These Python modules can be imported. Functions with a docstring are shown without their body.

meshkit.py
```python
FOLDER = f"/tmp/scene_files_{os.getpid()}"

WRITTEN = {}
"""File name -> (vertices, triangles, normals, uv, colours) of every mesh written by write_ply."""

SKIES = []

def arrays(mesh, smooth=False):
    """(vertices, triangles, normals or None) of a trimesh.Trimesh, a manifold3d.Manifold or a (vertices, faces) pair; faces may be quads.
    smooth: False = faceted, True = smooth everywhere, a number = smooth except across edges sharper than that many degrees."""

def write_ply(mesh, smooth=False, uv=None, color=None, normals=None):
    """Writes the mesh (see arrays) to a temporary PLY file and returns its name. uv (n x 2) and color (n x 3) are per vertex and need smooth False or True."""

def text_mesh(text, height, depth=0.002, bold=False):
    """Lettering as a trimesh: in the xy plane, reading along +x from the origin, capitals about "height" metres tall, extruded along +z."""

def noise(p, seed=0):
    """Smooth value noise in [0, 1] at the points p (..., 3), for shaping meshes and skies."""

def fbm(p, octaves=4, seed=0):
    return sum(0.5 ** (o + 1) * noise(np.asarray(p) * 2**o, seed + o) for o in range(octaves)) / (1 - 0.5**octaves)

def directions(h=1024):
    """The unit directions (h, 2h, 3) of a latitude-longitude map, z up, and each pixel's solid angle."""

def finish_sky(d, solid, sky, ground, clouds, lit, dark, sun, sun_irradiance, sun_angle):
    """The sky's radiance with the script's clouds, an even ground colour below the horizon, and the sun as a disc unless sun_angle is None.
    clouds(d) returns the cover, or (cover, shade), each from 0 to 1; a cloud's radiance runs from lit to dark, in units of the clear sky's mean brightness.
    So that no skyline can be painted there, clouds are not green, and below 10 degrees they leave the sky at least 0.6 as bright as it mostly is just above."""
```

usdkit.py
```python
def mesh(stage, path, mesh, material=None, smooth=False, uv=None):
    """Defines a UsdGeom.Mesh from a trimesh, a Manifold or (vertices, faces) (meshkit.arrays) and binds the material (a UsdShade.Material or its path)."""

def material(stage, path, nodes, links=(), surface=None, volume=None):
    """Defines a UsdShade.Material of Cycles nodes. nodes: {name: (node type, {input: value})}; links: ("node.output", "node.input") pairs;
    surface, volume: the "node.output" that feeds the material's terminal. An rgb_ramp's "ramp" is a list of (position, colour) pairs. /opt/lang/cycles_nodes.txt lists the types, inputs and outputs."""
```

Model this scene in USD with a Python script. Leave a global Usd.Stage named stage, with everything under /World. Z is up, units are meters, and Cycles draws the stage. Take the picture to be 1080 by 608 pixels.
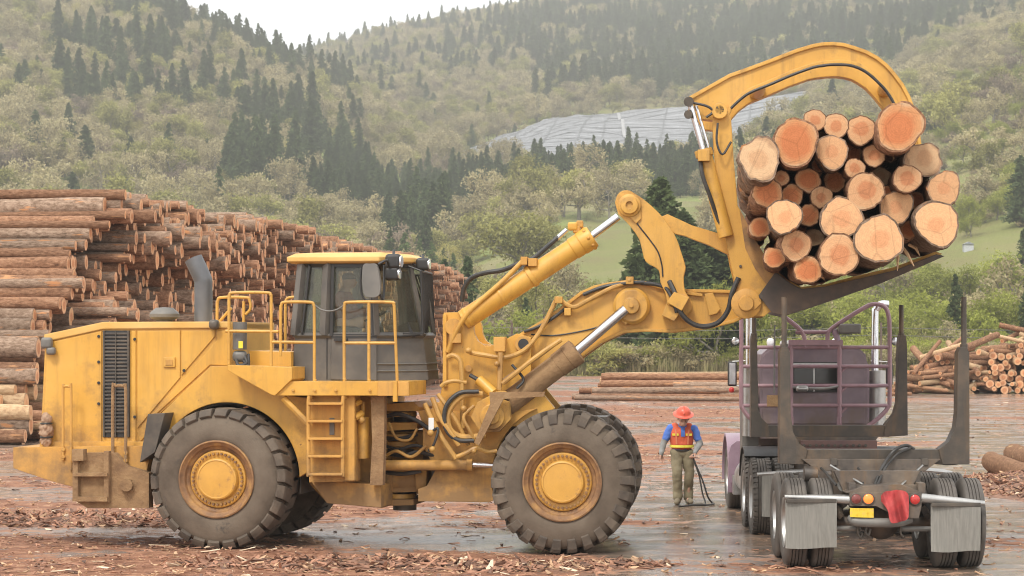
import math, random
import numpy as np
import trimesh
import manifold3d as m3
from scipy.interpolate import PchipInterpolator
from shapely.geometry import Polygon, Point
from pxr import Usd, UsdGeom, UsdLux, UsdShade, Gf, Sdf, Vt
import usdkit
from meshkit import fbm, noise

stage = Usd.Stage.CreateInMemory()
UsdGeom.SetStageUpAxis(stage, UsdGeom.Tokens.z)
UsdGeom.SetStageMetersPerUnit(stage, 1.0)
World = UsdGeom.Xform.Define(stage, '/World')
stage.SetDefaultPrim(World.GetPrim())

# ---------------------------------------------------------------- camera, sky, sun, exposure
CAM_H, FPX, HZ = 2.9, 2500.0, 360.0          # eye height; focal length and horizon row in pixels of a 1080 x 608 picture
cam = UsdGeom.Camera.Define(stage, '/World/camera')
cam.CreateHorizontalApertureAttr(36.0)
cam.CreateVerticalApertureAttr(36.0 * 576 / 1024)
cam.CreateFocalLengthAttr(36.0 * FPX / 1080)
cam.CreateVerticalApertureOffsetAttr(36.0 * (HZ - 304) / 1080)
cam.CreateFStopAttr(7.0)
cam.CreateFocusDistanceAttr(33.0)
cam.CreateClippingRangeAttr((0.1, 20000.0))
cam.CreateExposureAttr(0.98)
cam.AddTranslateOp().Set((0, 0, CAM_H))
cam.AddRotateXOp().Set(90.0)

SUN_AZ, SUN_EL = math.radians(205), math.radians(50)   # clockwise from +y: behind the camera, a little to its left
sd = (math.sin(SUN_AZ) * math.cos(SUN_EL), math.cos(SUN_AZ) * math.cos(SUN_EL), math.sin(SUN_EL))
dome = UsdLux.DomeLight.Define(stage, '/World/sky')
dome.GetPrim().SetCustomDataByKey('kind', 'structure')
skymat = usdkit.material(stage, '/World/Looks/overcast_sky', {
    'sky': ('sky_texture', {'sky_type': 'single_scattering', 'sun_disc': False, 'sun_elevation': SUN_EL, 'sun_rotation': SUN_AZ,
                            'altitude': 100.0, 'air_density': 1.0, 'aerosol_density': 2.0}),
    'tc': ('texture_coordinate', {}),
    'n': ('noise_texture', {'scale': 2.2, 'detail': 5.0, 'roughness': 0.55}),
    'r': ('rgb_ramp', {'ramp': [(0.2, (0.80, 0.80, 0.80)), (0.6, (0.97, 0.97, 0.97))]}),
    'c': ('rgb_ramp', {'ramp': [(0.25, (7.6, 7.8, 8.1)), (0.7, (10.6, 10.5, 10.3))]}),
    'm': ('mix_color', {'use_clamp': False}),
    'b': ('background_shader', {'strength': 0.1}),
}, [('tc.generated', 'n.vector'), ('n.fac', 'r.fac'), ('n.fac', 'c.fac'), ('sky.color', 'm.a'), ('c.color', 'm.b'), ('r.color', 'm.fac'),
    ('m.result', 'b.color')], surface='b.background')
UsdShade.MaterialBindingAPI.Apply(dome.GetPrim()).Bind(skymat)
sun = UsdLux.DistantLight.Define(stage, '/World/sun')
sun.CreateNormalizeAttr(True)
sun.CreateIntensityAttr(0.4)
sun.CreateAngleAttr(12.0)
sun.CreateColorAttr((1.0, 0.95, 0.87))
sun.AddRotateXYZOp().Set((90 - math.degrees(SUN_EL), 0.0, 180 - math.degrees(SUN_AZ)))

# ---------------------------------------------------------------- helpers: prims
used = {}
def numbered(parent, name):
    k = (parent, name)
    n = used.get(k, -1) + 1
    used[k] = n
    return name if n == 0 else f'{name}_{n:03d}'
def tag(p, label=None, cat=None, group=None, kind=None):
    for k, v in (('label', label), ('category', cat), ('group', group), ('kind', kind)):
        if v:
            p.SetCustomDataByKey(k, v)
    return p
def path_of(parent):
    return '/World' if parent is None else str(parent.GetPath())
def thing(name, label, cat, loc=(0, 0, 0), group=None, rz=0.0, kind=None):
    x = UsdGeom.Xform.Define(stage, '/World/' + numbered('/World', name))
    x.AddTranslateOp().Set(Gf.Vec3d(*map(float, loc)))
    if rz:
        x.AddRotateZOp().Set(rz)
    return tag(x.GetPrim(), label, cat, group, kind)
def part(parent, name, mesh, m, smooth=35, label=None, kind=None, world=True):
    """One mesh under a thing, a part or /World. Its points are given in world coordinates unless world is False."""
    pp = path_of(parent)
    if isinstance(mesh, (list, tuple)):
        mesh = cat(*mesh)
    if hasattr(mesh, 'to_mesh'):
        q = mesh.to_mesh(); mesh = trimesh.Trimesh(q.vert_properties[:, :3], q.tri_verts, process=False)
    if world and parent is not None:
        t = np.array(UsdGeom.XformCache().GetLocalToWorldTransform(parent)).T
        mesh = trimesh.Trimesh(mesh.vertices - t[:3, 3], mesh.faces, process=False)
    u = usdkit.mesh(stage, pp + '/' + numbered(pp, name), mesh, m, smooth)
    return tag(u.GetPrim(), label, kind=kind)
KINDS = stage.CreateClassPrim('/World/Kinds')
def kind_of(name):
    return UsdGeom.Xform.Define(stage, '/World/Kinds/' + numbered('/World/Kinds', name)).GetPrim()
def copy_of(kind, name, label, cat_, matrix, group=None):
    x = UsdGeom.Xform.Define(stage, '/World/' + numbered('/World', name))
    p = x.GetPrim()
    p.GetReferences().AddInternalReference(kind.GetPath())
    p.SetInstanceable(True)
    x.AddTransformOp().Set(Gf.Matrix4d(*np.asarray(matrix, float).T.ravel()))
    return tag(p, label, cat_, group)
def scatter(name, kinds, mats, index, label=None, category=None, kind='stuff', parent=None):
    """One PointInstancer over kinds; mats: n x 4 x 4."""
    pp = path_of(parent)
    pi = UsdGeom.PointInstancer.Define(stage, pp + '/' + numbered(pp, name))
    for k in kinds:
        q = UsdGeom.Xform.Define(stage, str(pi.GetPath()) + '/kinds/' + k.GetName()).GetPrim()
        q.GetReferences().AddInternalReference(k.GetPath())
        pi.CreatePrototypesRel().AddTarget(q.GetPath())
    mats = np.asarray(mats, float)
    s = np.linalg.norm(mats[:, :3, :3], axis=1)
    R = mats[:, :3, :3] / s[:, None, :]
    from scipy.spatial.transform import Rotation
    q = Rotation.from_matrix(R).as_quat()
    pi.CreateProtoIndicesAttr(Vt.IntArray.FromNumpy(np.asarray(index, np.int32)))
    pi.CreatePositionsAttr(Vt.Vec3fArray.FromNumpy(mats[:, :3, 3].astype(np.float32)))
    pi.CreateScalesAttr(Vt.Vec3fArray.FromNumpy(s.astype(np.float32)))
    pi.CreateOrientationsAttr(Vt.QuathArray([Gf.Quath(float(w), float(x), float(y), float(z)) for x, y, z, w in q]))
    return tag(pi.GetPrim(), label, category, None, kind)
def trs(loc, rz=0.0, s=1.0):
    c, n = math.cos(rz), math.sin(rz)
    s = np.broadcast_to(s, 3)
    m = np.eye(4)
    m[:3, :3] = np.array([[c, -n, 0], [n, c, 0], [0, 0, 1]]) * s
    m[:3, 3] = loc
    return m

# ---------------------------------------------------------------- helpers: meshes
def tm(v, f):
    f = np.asarray(f, int)
    if f.shape[1] == 4:
        f = np.vstack([f[:, [0, 1, 2]], f[:, [0, 2, 3]]])
    return trimesh.Trimesh(np.asarray(v, float), f, process=False)
def cat(*ms):
    flat = []
    for m in ms:
        flat += list(m) if isinstance(m, (list, tuple)) else [m]
    return trimesh.util.concatenate(flat) if len(flat) > 1 else flat[0]
def at(px, py, Y):
    """World point at distance Y whose picture position is (px, py)."""
    return np.array([(px - 540) * Y / FPX, Y, CAM_H + (HZ - py) * Y / FPX])
def unit(v):
    v = np.asarray(v, float)
    return v / max(np.linalg.norm(v), 1e-12)
def spline(pts, n=6):
    p = np.asarray(pts, float)
    if len(p) < 3:
        return p
    q = np.vstack([2 * p[0] - p[1], p, 2 * p[-1] - p[-2]])
    out = []
    for i in range(1, len(q) - 2):
        for t in np.linspace(0, 1, n, endpoint=False):
            a, b, c, d = q[i - 1], q[i], q[i + 1], q[i + 2]
            out.append(0.5 * (2 * b + (c - a) * t + (2 * a - 5 * b + 4 * c - d) * t * t + (3 * b - a - 3 * c + d) * t ** 3))
    return np.vstack(out + [p[-1]])
def tube(pts, r, sides=10, caps=True):
    p = np.asarray(pts, float)
    n = len(p)
    r = np.broadcast_to(np.asarray(r, float), (n,))
    t = np.gradient(p, axis=0)
    t /= np.linalg.norm(t, axis=1, keepdims=True) + 1e-12
    a = unit(np.cross(t[0], [0, 0, 1.0] if abs(t[0][2]) < 0.9 else [1.0, 0, 0]))
    A = [a]
    for i in range(1, n):
        a = unit(A[-1] - np.dot(A[-1], t[i]) * t[i]); A.append(a)
    A = np.array(A); B = np.cross(t, A)
    ang = np.arange(sides) * 2 * np.pi / sides
    v = (p[:, None] + r[:, None, None] * (np.cos(ang)[None, :, None] * A[:, None] + np.sin(ang)[None, :, None] * B[:, None])).reshape(-1, 3)
    i, j = np.meshgrid(np.arange(n - 1), np.arange(sides), indexing='ij')
    f = np.stack([i * sides + j, i * sides + (j + 1) % sides, (i + 1) * sides + (j + 1) % sides, (i + 1) * sides + j], -1).reshape(-1, 4)
    f = np.vstack([f[:, [0, 1, 2]], f[:, [0, 2, 3]]])
    if caps:
        v = np.vstack([v, p[0], p[-1]]); c = n * sides
        k = np.arange(sides)
        f = np.vstack([f, np.stack([np.full(sides, c), (k + 1) % sides, k], 1), np.stack([np.full(sides, c + 1), (n - 1) * sides + k, (n - 1) * sides + (k + 1) % sides], 1)])
    return tm(v, f)
def rod(p0, p1, r, sides=16, r1=None):
    return tube([p0, p1], [r, r if r1 is None else r1], sides)
def lathe(profile, p, d, sides=32):
    """profile: (radius, distance along d) pairs, turned about the axis through p along d."""
    d = unit(d)
    a = unit(np.cross(d, [0, 0, 1.0] if abs(d[2]) < 0.9 else [1.0, 0, 0])); b = np.cross(d, a)
    pr = np.asarray(profile, float)
    ang = np.arange(sides) * 2 * np.pi / sides
    ring = np.cos(ang)[:, None] * a + np.sin(ang)[:, None] * b
    v = (np.asarray(p, float) + pr[:, 1][:, None, None] * d + pr[:, 0][:, None, None] * ring[None]).reshape(-1, 3)
    n = len(pr)
    i, j = np.meshgrid(np.arange(n - 1), np.arange(sides), indexing='ij')
    f = np.stack([i * sides + j, i * sides + (j + 1) % sides, (i + 1) * sides + (j + 1) % sides, (i + 1) * sides + j], -1).reshape(-1, 4)
    return tm(v, f)
def ball(c, r, n=1):
    m = trimesh.creation.icosphere(n, 1.0)
    return tm(m.vertices * r + np.asarray(c, float), m.faces)
class Frame:
    """A vertical reference frame: u along e1, w along e2 (into the picture), z up, from the world point o."""
    def __init__(s, o, yaw):
        s.o = np.asarray(o, float); s.e1 = np.array([math.cos(yaw), -math.sin(yaw), 0]); s.e2 = np.array([math.sin(yaw), math.cos(yaw), 0])
    def P(s, u, w, z):
        return np.array([s.o[0], s.o[1], 0]) + u * s.e1 + w * s.e2 + np.array([0, 0, z])
    def uz(s, px, py, w):
        """(u, z) of the point in the plane w = const. that stands at (px, py) in the picture."""
        k = (px - 540) / FPX
        Y = (w + s.o[:2] @ s.e2[:2]) / (k * s.e2[0] + s.e2[1])
        return ((np.array([k * Y, Y]) - s.o[:2]) @ s.e1[:2], CAM_H + (HZ - py) * Y / FPX)
    def at(s, px, py, w):
        u, z = s.uz(px, py, w)
        return s.P(u, w, z)
    def prism(s, poly, w0, w1):
        """The outline poly (u, z) made solid from w0 to w1."""
        pg = Polygon(poly)
        if not pg.is_valid:
            pg = pg.buffer(0)
        return s.solid(pg, w0, w1)
    def solid(s, pg, w0, w1):
        parts = getattr(pg, 'geoms', [pg])
        out = []
        for g in parts:
            if g.area < 1e-8:
                continue
            m = trimesh.creation.extrude_polygon(g, w1 - w0, engine='earcut')
            v = np.asarray(m.vertices)
            P = s.o * [1, 1, 0] + v[:, 0:1] * s.e1 + (w0 + v[:, 2:3]) * s.e2 + v[:, 1:2] * np.array([0, 0, 1.0])
            out.append(tm(P, np.asarray(m.faces)[:, ::-1]))
        return cat(*out)
    def trace(s, pts, w0, w1, wt=None):
        """An outline read off the picture at depth wt (default w0), made solid from w0 to w1."""
        wt = w0 if wt is None else wt
        return s.prism([s.uz(x, y, wt) for x, y in pts], w0, w1)
    def box(s, u0, u1, w0, w1, z0, z1):
        return s.prism([(u0, z0), (u1, z0), (u1, z1), (u0, z1)], w0, w1)
    def pbox(s, x0, x1, y0, y1, w0, w1, wt=None):
        return s.trace([(x0, y1), (x1, y1), (x1, y0), (x0, y0)], w0, w1, wt)
    def tube(s, pts, r, sides=10, n=6):
        """pts: (px, py, w)."""
        return tube(spline([s.at(*p) for p in pts], n), r, sides)
def arc_poly(pts, n=5):
    """Closed outline with a spline through the points."""
    return [tuple(p) for p in spline([list(p) for p in pts], n)]
def rbox(sx, sy, sz, r, seg=3):
    """Rounded box about the origin."""
    m = m3.Manifold.batch_hull([m3.Manifold.sphere(r, seg * 4).translate((x, y, z)) for x in (-sx / 2 + r, sx / 2 - r) for y in (-sy / 2 + r, sy / 2 - r) for z in (-sz / 2 + r, sz / 2 - r)])
    q = m.to_mesh()
    return trimesh.Trimesh(q.vert_properties[:, :3], q.tri_verts, process=False)
def moved(m, loc=(0, 0, 0), R=None):
    v = np.asarray(m.vertices)
    if R is not None:
        v = v @ np.asarray(R).T
    return trimesh.Trimesh(v + np.asarray(loc, float), m.faces, process=False)
def Rz(a):
    c, s = math.cos(a), math.sin(a); return np.array([[c, -s, 0], [s, c, 0], [0, 0, 1]])
def Rx(a):
    c, s = math.cos(a), math.sin(a); return np.array([[1, 0, 0], [0, c, -s], [0, s, c]])
def Ry(a):
    c, s = math.cos(a), math.sin(a); return np.array([[c, 0, s], [0, 1, 0], [-s, 0, c]])

# ---------------------------------------------------------------- materials
def pmat(name, cols, scale=2.0, detail=5.0, rough=0.5, rvar=0.1, metallic=0.0, bump=0.0, bscale=20.0, bevel=0.0, dirt=None, stretch=None, spec=0.5, obj=False, rnd=0.0, transl=None, wear=None):
    """cols: base colours met along a noise. dirt: (colour, noise scale, low, high, z0, z1): a second colour where the noise passes low..high, more of it from z1 down to z0."""
    N = {'g': ('geometry', {}), 'n': ('noise_texture', {'scale': scale, 'detail': detail, 'roughness': 0.6}),
         'r': ('rgb_ramp', {'ramp': [(0.3 + 0.4 * i / max(len(cols) - 1, 1), c) for i, c in enumerate(cols)] if len(cols) > 1 else [(0, cols[0]), (1, cols[0])]}),
         'p': ('principled_bsdf', {'metallic': metallic, 'roughness': rough, 'specular_ior_level': spec})}
    L = [('n.fac', 'r.fac')]
    pos = 'g.position'
    if obj:
        N['tc'] = ('texture_coordinate', {}); pos = 'tc.object'
    if stretch:
        N['mp'] = ('mapping', {'scale': stretch}); L.append((pos, 'mp.vector')); pos = 'mp.vector'
    L.append((pos, 'n.vector'))
    col = 'r.color'
    if rnd:
        N['oi'] = ('object_info', {}); N['rm'] = ('map_range', {'from_min': 0.0, 'from_max': 1.0, 'to_min': 1 - rnd, 'to_max': 1 + rnd})
        N['hv'] = ('hsv', {'hue': 0.5, 'saturation': 1.0, 'fac': 1.0})
        L += [('oi.random', 'rm.value'), ('rm.result', 'hv.value'), (col, 'hv.color')]; col = 'hv.color'
    if dirt:
        dc, ds, lo, hi, z0, z1 = dirt
        N['dn'] = ('noise_texture', {'scale': ds, 'detail': 8.0, 'roughness': 0.65})
        N['sx'] = ('separate_xyz', {}); N['zr'] = ('map_range', {'from_min': z0, 'from_max': z1, 'to_min': 0.38, 'to_max': 0.0, 'clamp': True})
        N['ad'] = ('math', {'math_type': 'add'}); N['dr'] = ('map_range', {'from_min': lo, 'from_max': hi, 'to_min': 0.0, 'to_max': 1.0, 'clamp': True})
        N['dm'] = ('mix_color', {'b': dc})
        N['rr'] = ('mix_float', {'a': rough, 'b': 0.9})
        L += [('g.position', 'dn.vector'), ('g.position', 'sx.vector'), ('sx.z', 'zr.value'), ('dn.fac', 'ad.value1'), ('zr.result', 'ad.value2'), ('ad.value', 'dr.value'),
              ('dr.result', 'dm.fac'), (col, 'dm.a'), ('dr.result', 'rr.fac'), ('rr.result', 'p.roughness')]
        col = 'dm.result'
    elif rvar:
        N['rv'] = ('map_range', {'from_min': 0.3, 'from_max': 0.7, 'to_min': max(rough - rvar, 0.02), 'to_max': min(rough + rvar, 1.0)})
        L += [('n.fac', 'rv.value'), ('rv.result', 'p.roughness')]
    if wear:                                                            # long dirty runs down the sheet metal, and small chips and rust spots
        run, spot = wear
        N['wm'] = ('mapping', {'scale': (4.5, 4.5, 0.45)}); N['wn'] = ('noise_texture', {'scale': 1.0, 'detail': 9.0, 'roughness': 0.68})
        N['wk'] = ('map_range', {'from_min': 0.50, 'from_max': 0.74, 'to_min': 0.0, 'to_max': run, 'clamp': True}); N['wx'] = ('mix_color', {'b': (0.21, 0.115, 0.045)})
        N['sn'] = ('noise_texture', {'scale': 13.0, 'detail': 8.0, 'roughness': 0.75, 'distortion': 0.5}); N['sk'] = ('map_range', {'from_min': 0.655, 'from_max': 0.69, 'to_min': 0.0, 'to_max': spot, 'clamp': True}); N['sm'] = ('mix_color', {'b': (0.11, 0.055, 0.03)})
        L += [('g.position', 'wm.vector'), ('wm.vector', 'wn.vector'), ('wn.fac', 'wk.value'), ('wk.result', 'wx.fac'), (col, 'wx.a'), ('g.position', 'sn.vector'), ('sn.fac', 'sk.value'), ('sk.result', 'sm.fac'), ('wx.result', 'sm.a')]
        col = 'sm.result'
    L.append((col, 'p.base_color'))
    nrm = None
    if bevel:
        N['bv'] = ('bevel', {'radius': bevel, 'samples': 4}); nrm = 'bv.bevel'
    if bump:
        N['bn'] = ('noise_texture', {'scale': bscale, 'detail': 6.0, 'roughness': 0.6}); N['bp'] = ('bump', {'strength': bump, 'distance': 0.02})
        L += [(pos, 'bn.vector'), ('bn.fac', 'bp.height')]
        if nrm:
            L.append((nrm, 'bp.normal'))
        nrm = 'bp.normal'
    if nrm:
        L.append((nrm, 'p.normal'))
    out = 'p.BSDF'
    if transl:
        N['tl'] = ('translucent_bsdf', {}); N['mx'] = ('mix_closure', {'fac': transl})
        L += [(col, 'tl.color'), ('p.BSDF', 'mx.closure1'), ('tl.BSDF', 'mx.closure2')]; out = 'mx.closure'
    return usdkit.material(stage, '/World/Looks/' + name, N, L, surface=out)

MUD = (0.20, 0.115, 0.06)
M = {}
M['yellow'] = pmat('yellow_paint', [(0.53, 0.27, 0.04), (0.61, 0.325, 0.052), (0.655, 0.37, 0.08)], 0.9, 6, 0.42, bump=0.06, bscale=14, bevel=0.02, dirt=((0.25, 0.14, 0.06), 2.2, 0.62, 0.90, 0.6, 2.8), wear=(0.42, 0.9))
M['yellow_boom'] = pmat('yellow_boom_paint', [(0.50, 0.26, 0.05), (0.59, 0.32, 0.06), (0.63, 0.36, 0.09)], 1.1, 6, 0.42, bump=0.06, bscale=14, bevel=0.02, dirt=((0.24, 0.13, 0.055), 2.4, 0.55, 0.80, 0.0, 2.2), wear=(0.6, 0.85))
M['yellow_dirty'] = pmat('muddy_yellow_paint', [(0.50, 0.25, 0.05), (0.58, 0.31, 0.07)], 1.5, 6, 0.6, bump=0.15, bscale=18, bevel=0.015, dirt=((0.27, 0.16, 0.07), 2.6, 0.54, 0.80, 0.4, 1.6), wear=(0.6, 0.8))
M['pipe'] = pmat('dirty_yellow_pipe', [(0.34, 0.18, 0.05), (0.47, 0.26, 0.065), (0.56, 0.32, 0.08)], 3, 6, 0.5, bump=0.1, bscale=30, wear=(0.7, 0.8))
M['mud'] = pmat('caked_mud', [(0.17, 0.095, 0.045), (0.26, 0.155, 0.075), (0.33, 0.21, 0.105)], 4, 7, 0.92, bump=0.8, bscale=22)
M['steel'] = pmat('dark_worn_steel', [(0.05, 0.045, 0.04), (0.10, 0.085, 0.07), (0.15, 0.12, 0.09)], 3, 6, 0.5, metallic=0.4, bump=0.1, bscale=20, bevel=0.012)
M['black'] = pmat('black_plastic', [(0.018, 0.017, 0.016), (0.035, 0.032, 0.03)], 4, 4, 0.45, bevel=0.008)
M['hose'] = pmat('black_hose', [(0.02, 0.019, 0.018), (0.05, 0.045, 0.04)], 5, 4, 0.5)
M['chrome'] = pmat('chrome_rod', [(0.62, 0.63, 0.65), (0.72, 0.73, 0.75)], 2, 3, 0.18, metallic=1.0)
M['rust'] = pmat('rusty_rim', [(0.13, 0.068, 0.036), (0.24, 0.125, 0.055), (0.42, 0.23, 0.075)], 5, 6, 0.7, bump=0.25, bscale=30, bevel=0.01)
M['hub'] = pmat('yellow_hub_paint', [(0.50, 0.26, 0.05), (0.62, 0.33, 0.06)], 3, 6, 0.45, bump=0.08, bscale=25, bevel=0.01, dirt=((0.30, 0.15, 0.06), 7, 0.58, 0.72, -5, -4))
M['tyre'] = pmat('dusty_tyre_rubber', [(0.075, 0.055, 0.038), (0.125, 0.095, 0.068), (0.165, 0.13, 0.095)], 1.6, 7, 0.85, bump=0.25, bscale=26, bevel=0.012, dirt=((0.045, 0.04, 0.037), 2.2, 0.62, 0.72, -5, -4))
M['lug'] = pmat('tyre_tread_rubber', [(0.05, 0.038, 0.029), (0.10, 0.077, 0.057), (0.17, 0.132, 0.097)], 2.4, 7, 0.8, bump=0.3, bscale=20, bevel=0.015)
M['cab_grey'] = pmat('grey_cab_paint', [(0.075, 0.07, 0.064), (0.11, 0.10, 0.088), (0.16, 0.14, 0.115)], 1.8, 7, 0.45, bump=0.05, bscale=15, bevel=0.012)
M['roof_yellow'] = pmat('dusty_roof_paint', [(0.60, 0.34, 0.08), (0.70, 0.44, 0.15)], 1.5, 5, 0.5, bevel=0.03)
M['lamp_lens'] = pmat('lamp_lens', [(0.55, 0.56, 0.58), (0.7, 0.7, 0.7)], 4, 3, 0.12, metallic=0.6)
M['grey'] = pmat('grey_metal', [(0.13, 0.125, 0.115), (0.20, 0.185, 0.165)], 3, 5, 0.55, metallic=0.3, bevel=0.012, bump=0.06)
M['glass'] = usdkit.material(stage, '/World/Looks/window_glass', {
    't': ('transparent_bsdf', {'color': (0.88, 0.92, 0.86)}), 'g': ('glossy_bsdf', {'color': (0.9, 0.9, 0.9), 'roughness': 0.04}),
    'd': ('diffuse_bsdf', {'color': (0.34, 0.29, 0.22)}), 'm2': ('mix_closure', {'fac': 0.05}),
    'f': ('fresnel', {'IOR': 1.38}), 'm': ('mix_closure', {})}, [('f.fac', 'm.fac'), ('t.BSDF', 'm2.closure1'), ('d.BSDF', 'm2.closure2'), ('m2.closure', 'm.closure1'), ('g.BSDF', 'm.closure2')], surface='m.closure')
# ---------------------------------------------------------------- yard
yard_mat = usdkit.material(stage, '/World/Looks/wet_yard', {
    'g': ('geometry', {}),
    'mp': ('mapping', {'scale': (0.55, 1.0, 1.0)}),
    'big': ('attribute', {'attribute': 'mulch'}),
    'fine': ('noise_texture', {'scale': 2.6, 'detail': 9.0, 'roughness': 0.72}),
    'grit': ('noise_texture', {'scale': 22.0, 'detail': 6.0, 'roughness': 0.7}),
    'sum': ('math', {'math_type': 'multiply_add', 'value2': 0.85}),
    'wet': ('rgb_ramp', {'ramp': [(0.875, (0, 0, 0)), (0.985, (1, 1, 1))]}),
    'mulch': ('rgb_ramp', {'ramp': [(0.28, (0.085, 0.042, 0.027)), (0.42, (0.20, 0.09, 0.052)), (0.55, (0.33, 0.165, 0.10)), (0.66, (0.47, 0.28, 0.175)), (0.76, (0.60, 0.45, 0.32))]}),
    'slick': ('rgb_ramp', {'ramp': [(0.3, (0.08, 0.058, 0.044)), (0.48, (0.15, 0.112, 0.088)), (0.57, (0.27, 0.185, 0.13)), (0.68, (0.38, 0.235, 0.155))]}),
    'mix': ('mix_color', {}),
    'rv': ('noise_texture', {'scale': 0.9, 'detail': 5.0, 'roughness': 0.6}), 'ra': ('map_range', {'from_min': 0.40, 'from_max': 0.60, 'to_min': 0.04, 'to_max': 0.30, 'clamp': True}), 'rg': ('mix_float', {'b': 0.9}),
    'sp': ('mix_float', {'a': 0.6, 'b': 0.25}),
    'pud': ('rgb_ramp', {'ramp': [(0.50, (1, 1, 1)), (0.62, (0.12, 0.12, 0.12))]}),
    'bh': ('math', {'math_type': 'multiply_add', 'value2': 0.55}),
    'bst': ('mix_float', {'a': 0.11, 'b': 1.0}),
    'bp': ('bump', {'distance': 0.05}),
    'p': ('principled_bsdf', {}),
}, [('g.position', 'mp.vector'), ('g.position', 'fine.vector'), ('g.position', 'grit.vector'),
    ('fine.fac', 'sum.value1'), ('big.fac', 'sum.value3'), ('sum.value', 'wet.fac'), ('fine.fac', 'mulch.fac'), ('fine.fac', 'slick.fac'),
    ('wet.color', 'mix.fac'), ('slick.color', 'mix.a'), ('mulch.color', 'mix.b'), ('mix.result', 'p.base_color'), ('wet.color', 'rg.fac'), ('mp.vector', 'rv.vector'), ('rv.fac', 'ra.value'), ('ra.result', 'rg.a'), ('rg.result', 'p.roughness'),
    ('wet.color', 'sp.fac'), ('sp.result', 'p.specular_ior_level'),
    ('grit.fac', 'bh.value1'), ('fine.fac', 'bh.value3'), ('bh.value', 'bp.height'), ('wet.color', 'bst.fac'), ('bst.result', 'bp.strength'), ('bp.normal', 'p.normal')], surface='p.BSDF')
def mulch_amount(X, Y):
    """How thick the bark lies on the yard, about 0 to 1; below 0.5 the wet hard ground shows."""
    a = fbm(np.stack([X * 0.10 + 3, Y * 0.20, X * 0], -1), 4, 51) + 0.45 * (fbm(np.stack([X * 0.5, Y * 0.9, X * 0], -1), 3, 52) - 0.5)
    def g(v, c, w): return np.exp(-((v - c) / w) ** 2)
    px = 540 + FPX * X / np.maximum(Y, 5)
    a = a - 0.04
    a = a + 0.20 * g(Y, 90, 18) * (1 / (1 + np.exp((px - 840) / 25)))
    a = a - 0.10 * (Y > 52) * (1 / (1 + np.exp(-(px - 880) / 30)))
    a = a + 0.26 * g(X, 12.5, 3.2) * g(Y, 47, 6)
    a = a + 0.17 * g(Y, 29.5, 2.6) * (1 / (1 + np.exp((px - 640) / 40)))
    a = a - 0.13 * (1 / (1 + np.exp(-(px - 655) / 25))) * (Y < 52)
    a = a + 0.15 * g(Y, 40.5, 1.6) * (px < 420) - 0.12 * g(Y, 36.2, 1.3)
    return a
def sheet(xs, ys, zf):
    X, Y = np.meshgrid(xs, ys, indexing='ij')
    Z = zf(X, Y)
    n, m = X.shape
    i, j = np.meshgrid(np.arange(n - 1), np.arange(m - 1), indexing='ij')
    f = np.stack([i * m + j, (i + 1) * m + j, (i + 1) * m + j + 1, i * m + j + 1], -1).reshape(-1, 4)
    return tm(np.stack([X, Y, Z], -1).reshape(-1, 3), f)
def yard_z(X, Y):
    P = np.stack([X * 0.22, Y * 0.22, X * 0], -1)
    return (fbm(P, 4, 3) - 0.5) * 0.10 + (fbm(P * 5, 3, 5) - 0.5) * 0.03 - 0.01
xs = np.concatenate([[-900, -400, -150, -60], np.arange(-30, 30.1, 0.3), [60, 150, 400, 900]])
ys = np.concatenate([[-420, -200, -60, 0, 15], np.arange(22, 75, 0.3), np.arange(75, 212, 2.5)])
ysheet = sheet(xs, ys, yard_z)
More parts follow.
